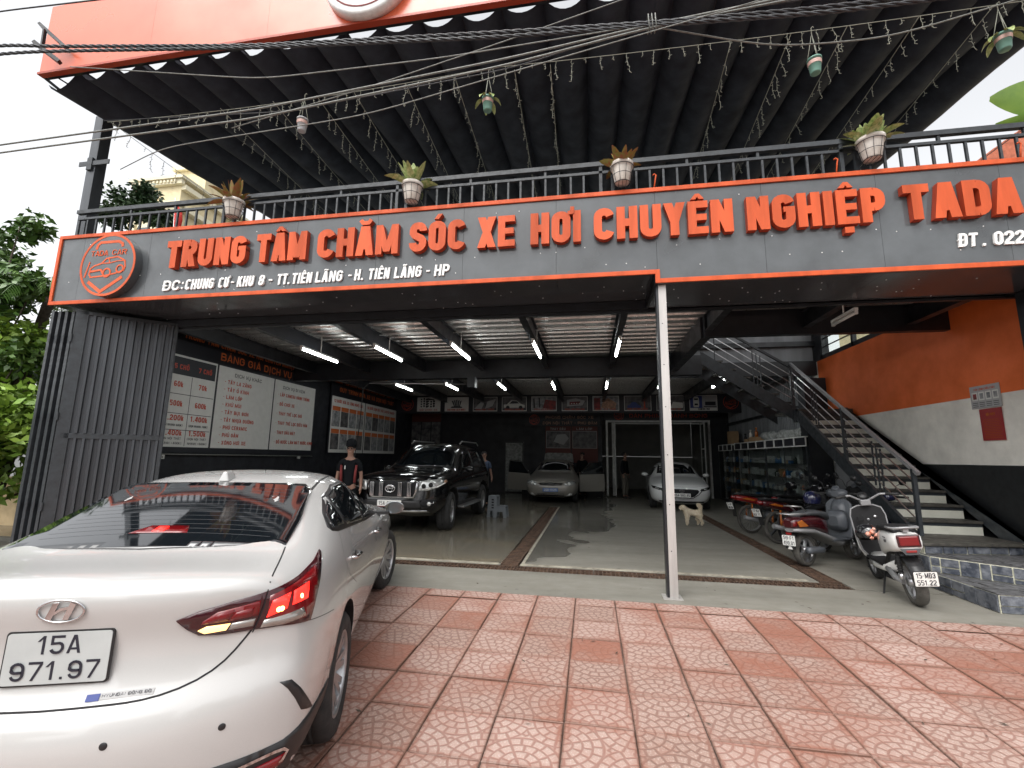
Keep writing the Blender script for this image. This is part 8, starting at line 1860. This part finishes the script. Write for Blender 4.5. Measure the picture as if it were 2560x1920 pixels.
def person(label, x, y, h, rz, shirt, trousers, cap=None, panels=None, arm=0.0, skinm='skin', rolled=True):
    """standing figure facing -y in its own frame, relaxed arms, slight weight on one leg"""
    T = empty('person', (x, y, 0), R(rz), label=label, cat='person'); k = h / 1.75; S3 = lambda v: tuple(c * k for c in v)
    Vv = [(0, 0, .95), (0, 0, 1.12), (0, .01, 1.32), (0, .01, 1.44), (0, 0, 1.50), (0, -.015, 1.57), (0, -.02, 1.66), (0, -.012, 1.71)]; E_ = [(i, i + 1) for i in range(7)]; Rr = [.09, .085, .095, .07, .052, .062, .078, .052]
    for s_ in (1, -1):
        n = len(Vv); Vv += [(s_ * .17, .01, 1.41), (s_ * .225, .02, 1.15), (s_ * (.24 + arm * .02), -.03 - arm * .1, .93), (s_ * .245, -.05 - arm * .12, .86)]; Rr += [.045, .040, .032, .028]; E_ += [(3, n), (n, n + 1), (n + 1, n + 2), (n + 2, n + 3)]
        for f in range(4): i = len(Vv); Vv += [(s_ * (.235 + .004 * f), -.075 + .018 * f - arm * .12, .815), (s_ * .238, -.085 + .018 * f - arm * .12, .775 + .004 * abs(f - 1))]; Rr += [.010, .009]; E_ += [(n + 3, i), (i, i + 1)]
        i = len(Vv); Vv += [(s_ * .222, -.09 - arm * .12, .84)]; Rr += [.011]; E_ += [(n + 3, i)]
        n = len(Vv); Vv += [(s_ * .09, 0, .90), (s_ * .10, -.01, .50), (s_ * .105, .02, .09), (s_ * .115, -.09, .04), (s_ * .12, -.16, .03)]; Rr += [.07, .05, .038, .038, .03]; E_ += [(0, n), (n, n + 1), (n + 1, n + 2), (n + 2, n + 3), (n + 3, n + 4)]
    skin([S3(v) for v in Vv], E_, [r_ * k for r_ in Rr], skinm, T, 'body', 1)
    b = MB(); b.tube([S3((0, -.088, 1.665)), S3((0, -.112, 1.635)), S3((0, -.095, 1.628))], [.008 * k, .014 * k, .012 * k], 8); b.build('nose', skinm, T, world=False)
    for s_ in (1, -1):
        b = MB(); b.lathe([(0, .004), (.011, .002), (.013, -.003)], S3((s_ * .031, -.088, 1.663)), (0, -1, 0), n=10); b.build('eye', 'gap', T, world=False)
        b = MB(); b.lathe([(0, .006), (.02, .004), (.024, -.004), (0, -.006)], S3((s_ * .078, -.01, 1.65)), (s_, -.3, 0), n=10); b.build('ear', skinm, T, world=False)
    b = MB(); b.tube([S3((-.024, -.087, 1.602)), S3((0, -.093, 1.600)), S3((.024, -.087, 1.602))], .005 * k, 6); b.build('mouth', 'pot_label', T, world=False)
    Tv = [(0, 0, .90), (0, 0, 1.05), (0, .01, 1.30), (0, .01, 1.42), (0, .005, 1.475)]; Tr = [.150, .142, .168, .112, .062]; Te = [(0, 1), (1, 2), (2, 3), (3, 4)]
    for s_ in (1, -1): n = len(Tv); Tv += [(s_ * .17, .01, 1.40), (s_ * .212, .018, 1.20)] + ([] if rolled else [(s_ * .232, 0, 1.04), (s_ * (.24 + arm * .02), -.03 - arm * .1, .92)]); Tr += [.070, .062] + ([] if rolled else [.055, .045]); Te += [(3, n), (n, n + 1)] + ([] if rolled else [(n + 1, n + 2), (n + 2, n + 3)])
    skin([S3(v) for v in Tv], Te, [(r_ * k, r_ * k * (.72 if i < 4 else 1)) for i, r_ in enumerate(Tr)], shirt, T, 'shirt', 2)
    Lv = [(0, 0, .96)]; Lr = [.145]; Le = []
    for s_ in (1, -1): n = len(Lv); Lv += [(s_ * .09, 0, .86), (s_ * .10, -.008, .50), (s_ * .105, .018, .11)]; Lr += [.11, .082, .062]; Le += [(0, n), (n, n + 1), (n + 1, n + 2)]
    skin([S3(v) for v in Lv], Le, [r_ * k for r_ in Lr], trousers, T, 'trousers', 2)
    for s_ in (1, -1): b = MB(); b.lathe([(.001, -.10), (.035, -.08), (.045, .0), (.04, .10), (.02, .16), (0, .17)], S3((s_ * .112, -.02, .045)), (0, -1, -.03), n=12); b.build('shoe', 'plastic_black', T, world=False)
    c = S3((0, .0, 1.725))
    if cap:
        b = MB(); b.lathe([(.098 * k, -.02), (.102 * k, .03), (.095 * k, .09), (.06 * k, .13), (0, .145)], c, (0, .05, 1), n=20); b.build('cap', cap, T, world=False)
        b = MB(); b.prism([(-.07, .07), (.07, .07), (.06, .16), (0, .185), (-.06, .16)], (0, 0, c[2] + .0), (1, 0, 0), (0, -1, -.05), (0, 0, .008)); b.build('cap_peak', cap, T, world=False)
    b = MB(); b.lathe([(.086 * k, -.05), (.092 * k, .0), (.085 * k, .045), (.05 * k, .075), (0, .08)], (c[0], .036, c[2] - .03), (0, .25, 1), n=18); b.build('hair', 'hair', T, world=False)
    if panels:
        for s_ in (1, -1): b = MB(); b.tube([S3((s_ * .145, -.085, 1.34)), S3((s_ * .135, -.118, 1.18)), S3((s_ * .13, -.112, 1.0))], [.02, .026, .026], 8); b.build('shirt_panel', panels, T, world=False)
        b = MB(); b.box(-.07 * k, -.055 * k, -.150 * k, -.142 * k, 1.26 * k, 1.33 * k); b.build('pocket_pen', 'plate_white', T, world=False); b = MB(); b.box(-.03, .03, -.128 * k, -.12 * k, 1.40 * k, 1.43 * k); b.build('collar', 'cloth_black', T, world=False)
    return T
person('young man in black cap and black polo shirt with red panels beside the off-road car', -4.62, 8.32, 1.70, 18, 'cloth_black', 'cloth_black', 'cloth_black', 'cloth_red')
person('man in a pale blue shirt standing in the dark behind the black off-road car', -3.24, 13.9, 1.64, 25, 'cloth_blue', 'cloth_black', arm=.6)
person('man in a dark jacket and grey trousers standing at the glass folding door', 1.32, 18.3, 1.72, 60, 'cloth_black', 'cloth_khaki', rolled=False)
person('man in dark clothes bending behind the open boot of the silver saloon', -.32, 18.6, 1.70, -20, 'cloth_black', 'cloth_black', rolled=False)
# dog, looking to the left, tail curled over the back
D = empty('dog', (2.30, 11.35, 0), R(8), label='cream coated fluffy dog standing on the dry concrete behind the steel column', cat='dog'); D.scale = (.88,) * 3
dv = [(.16, 0, .335), (.05, 0, .325), (-.06, 0, .335), (-.13, 0, .365), (-.185, 0, .42), (-.225, -.01, .465), (-.285, -.02, .455), (-.325, -.025, .445)]; dr_ = [.080, .074, .088, .086, .070, .078, .052, .030]; de = [(i, i + 1) for i in range(7)]
for s_ in (1, -1):
    n = len(dv); dv += [(-.125, s_ * .055, .27), (-.135 + .02 * s_, s_ * .06, .14), (-.13 + .02 * s_, s_ * .06, .045), (-.155 + .02 * s_, s_ * .06, .02)]; dr_ += [.050, .032, .028, .026]; de += [(3, n), (n, n + 1), (n + 1, n + 2), (n + 2, n + 3)]
    n = len(dv); dv += [(.185, s_ * .055, .26), (.155 - .02 * s_, s_ * .06, .18), (.215 - .03 * s_, s_ * .06, .105), (.195 - .03 * s_, s_ * .06, .04), (.17 - .03 * s_, s_ * .06, .02)]; dr_ += [.062, .042, .027, .026, .026]; de += [(0, n), (n, n + 1), (n + 1, n + 2), (n + 2, n + 3), (n + 3, n + 4)]
n = len(dv); dv += [(.225, 0, .40), (.235, .01, .49), (.195, .015, .535), (.145, .01, .52)]; dr_ += [.035, .050, .058, .045]; de += [(0, n), (n, n + 1), (n + 1, n + 2), (n + 2, n + 3)]
skin(dv, de, dr_, 'fur', D, 'body', 3, .0035)
b = MB()
rr = random.Random(6); bd_ = D.children[0].data
for v in bd_.vertices:
    if rr.random() < .55 and v.co.z > .06:
        d_ = (v.normal + Vector((rr.uniform(-.4, .5), rr.uniform(-.4, .4), -.55))).normalized(); s_ = d_.cross(Vector((rr.uniform(-1, 1), rr.uniform(-1, 1), rr.uniform(-1, 1)))).normalized() * .0045; i = len(b.v); L = rr.uniform(.014, .030); b.v += [tuple(v.co - s_), tuple(v.co + s_), tuple(v.co + d_ * L)]; b.f.append((i, i + 1, i + 2)); b.m.append(0); b.sm.append(False)
b.build('coat_tufts', 'fur', D, world=False)
for s_ in (1, -1):
    shell([(-.01, .0, .004, .01), (0, 0, .022, .03), (.012, 0, .018, .026)], 'fur', D, 'ear', 8).location = (-.215, s_ * .068, .485)
    b = MB(); b.lathe([(0, .003), (.008, 0)], (-.292, s_ * .036 - .018, .478), (-.6, s_, .2), n=8); b.build('eye', 'gap', D, world=False)
b = MB(); b.lathe([(0, .008), (.014, .002), (.012, -.008)], (-.352, -.026, .452), (-1, 0, 0), n=10); b.build('nose', 'nose_brown', D, world=False)
tb(D, 'lead', 'plastic_black', [(-.14, -.03, .30), (.02, -.09, .22), (.22, -.08, .13), (.55, -.05, .01), (.85, -.1, .008)], .004)
# two step plastic stool
Q = empty('step_stool', (-2.33, 11.6, 0), R(-4), label='grey plastic two step stool on the wet floor beside the black off-road car', cat='stool')
def stool_frame(y0, y1, z, x0=-.20, x1=.20):
    b = MB()
    for s_ in (x0, x1): b.prism([(y0, z), (y1, z), (y1 + .03, 0), (y1 - .05, 0), (y1 - .06, z * .45), (y0 + .06, z * .45), (y0 + .05, 0), (y0 - .03, 0)], (s_ - (.02 if s_ > 0 else 0), 0, 0), (0, 1, 0), (0, 0, 1), (.02, 0, 0))
    return b.build('side_frame', 'stool_grey', Q, world=False, bevel=.004)
b = MB(); b.box(-.20, .02, -.14, .14, .50, .53); b.build('upper_step', 'stool_grey', Q, world=False, bevel=.008); b = MB(); b.box(.02, .24, -.14, .14, .26, .29); b.build('lower_step', 'stool_grey', Q, world=False, bevel=.008)
for s_ in (-1, 1):
    b = MB(); b.prism([(-.20, .50), (.02, .50), (.02, .26), (.24, .26), (.27, 0), (.19, 0), (.17, .14), (.03, .14), (.01, 0), (-.08, 0), (-.09, .16), (-.15, .16), (-.16, 0), (-.24, 0)], (0, s_ * .13, 0), (1, 0, 0), (0, 0, 1), (0, .02, 0)); b.build('side_frame', 'stool_grey', Q, world=False)
    b = MB()
    for k in range(4): b.box(-.12, -.06, s_ * .13 - (.002 if s_ < 0 else -.0205), s_ * .13 + (.0 if s_ < 0 else .0225), .22 + .065 * k, .255 + .065 * k)
    b.build('grip_holes', 'gap', Q, world=False)
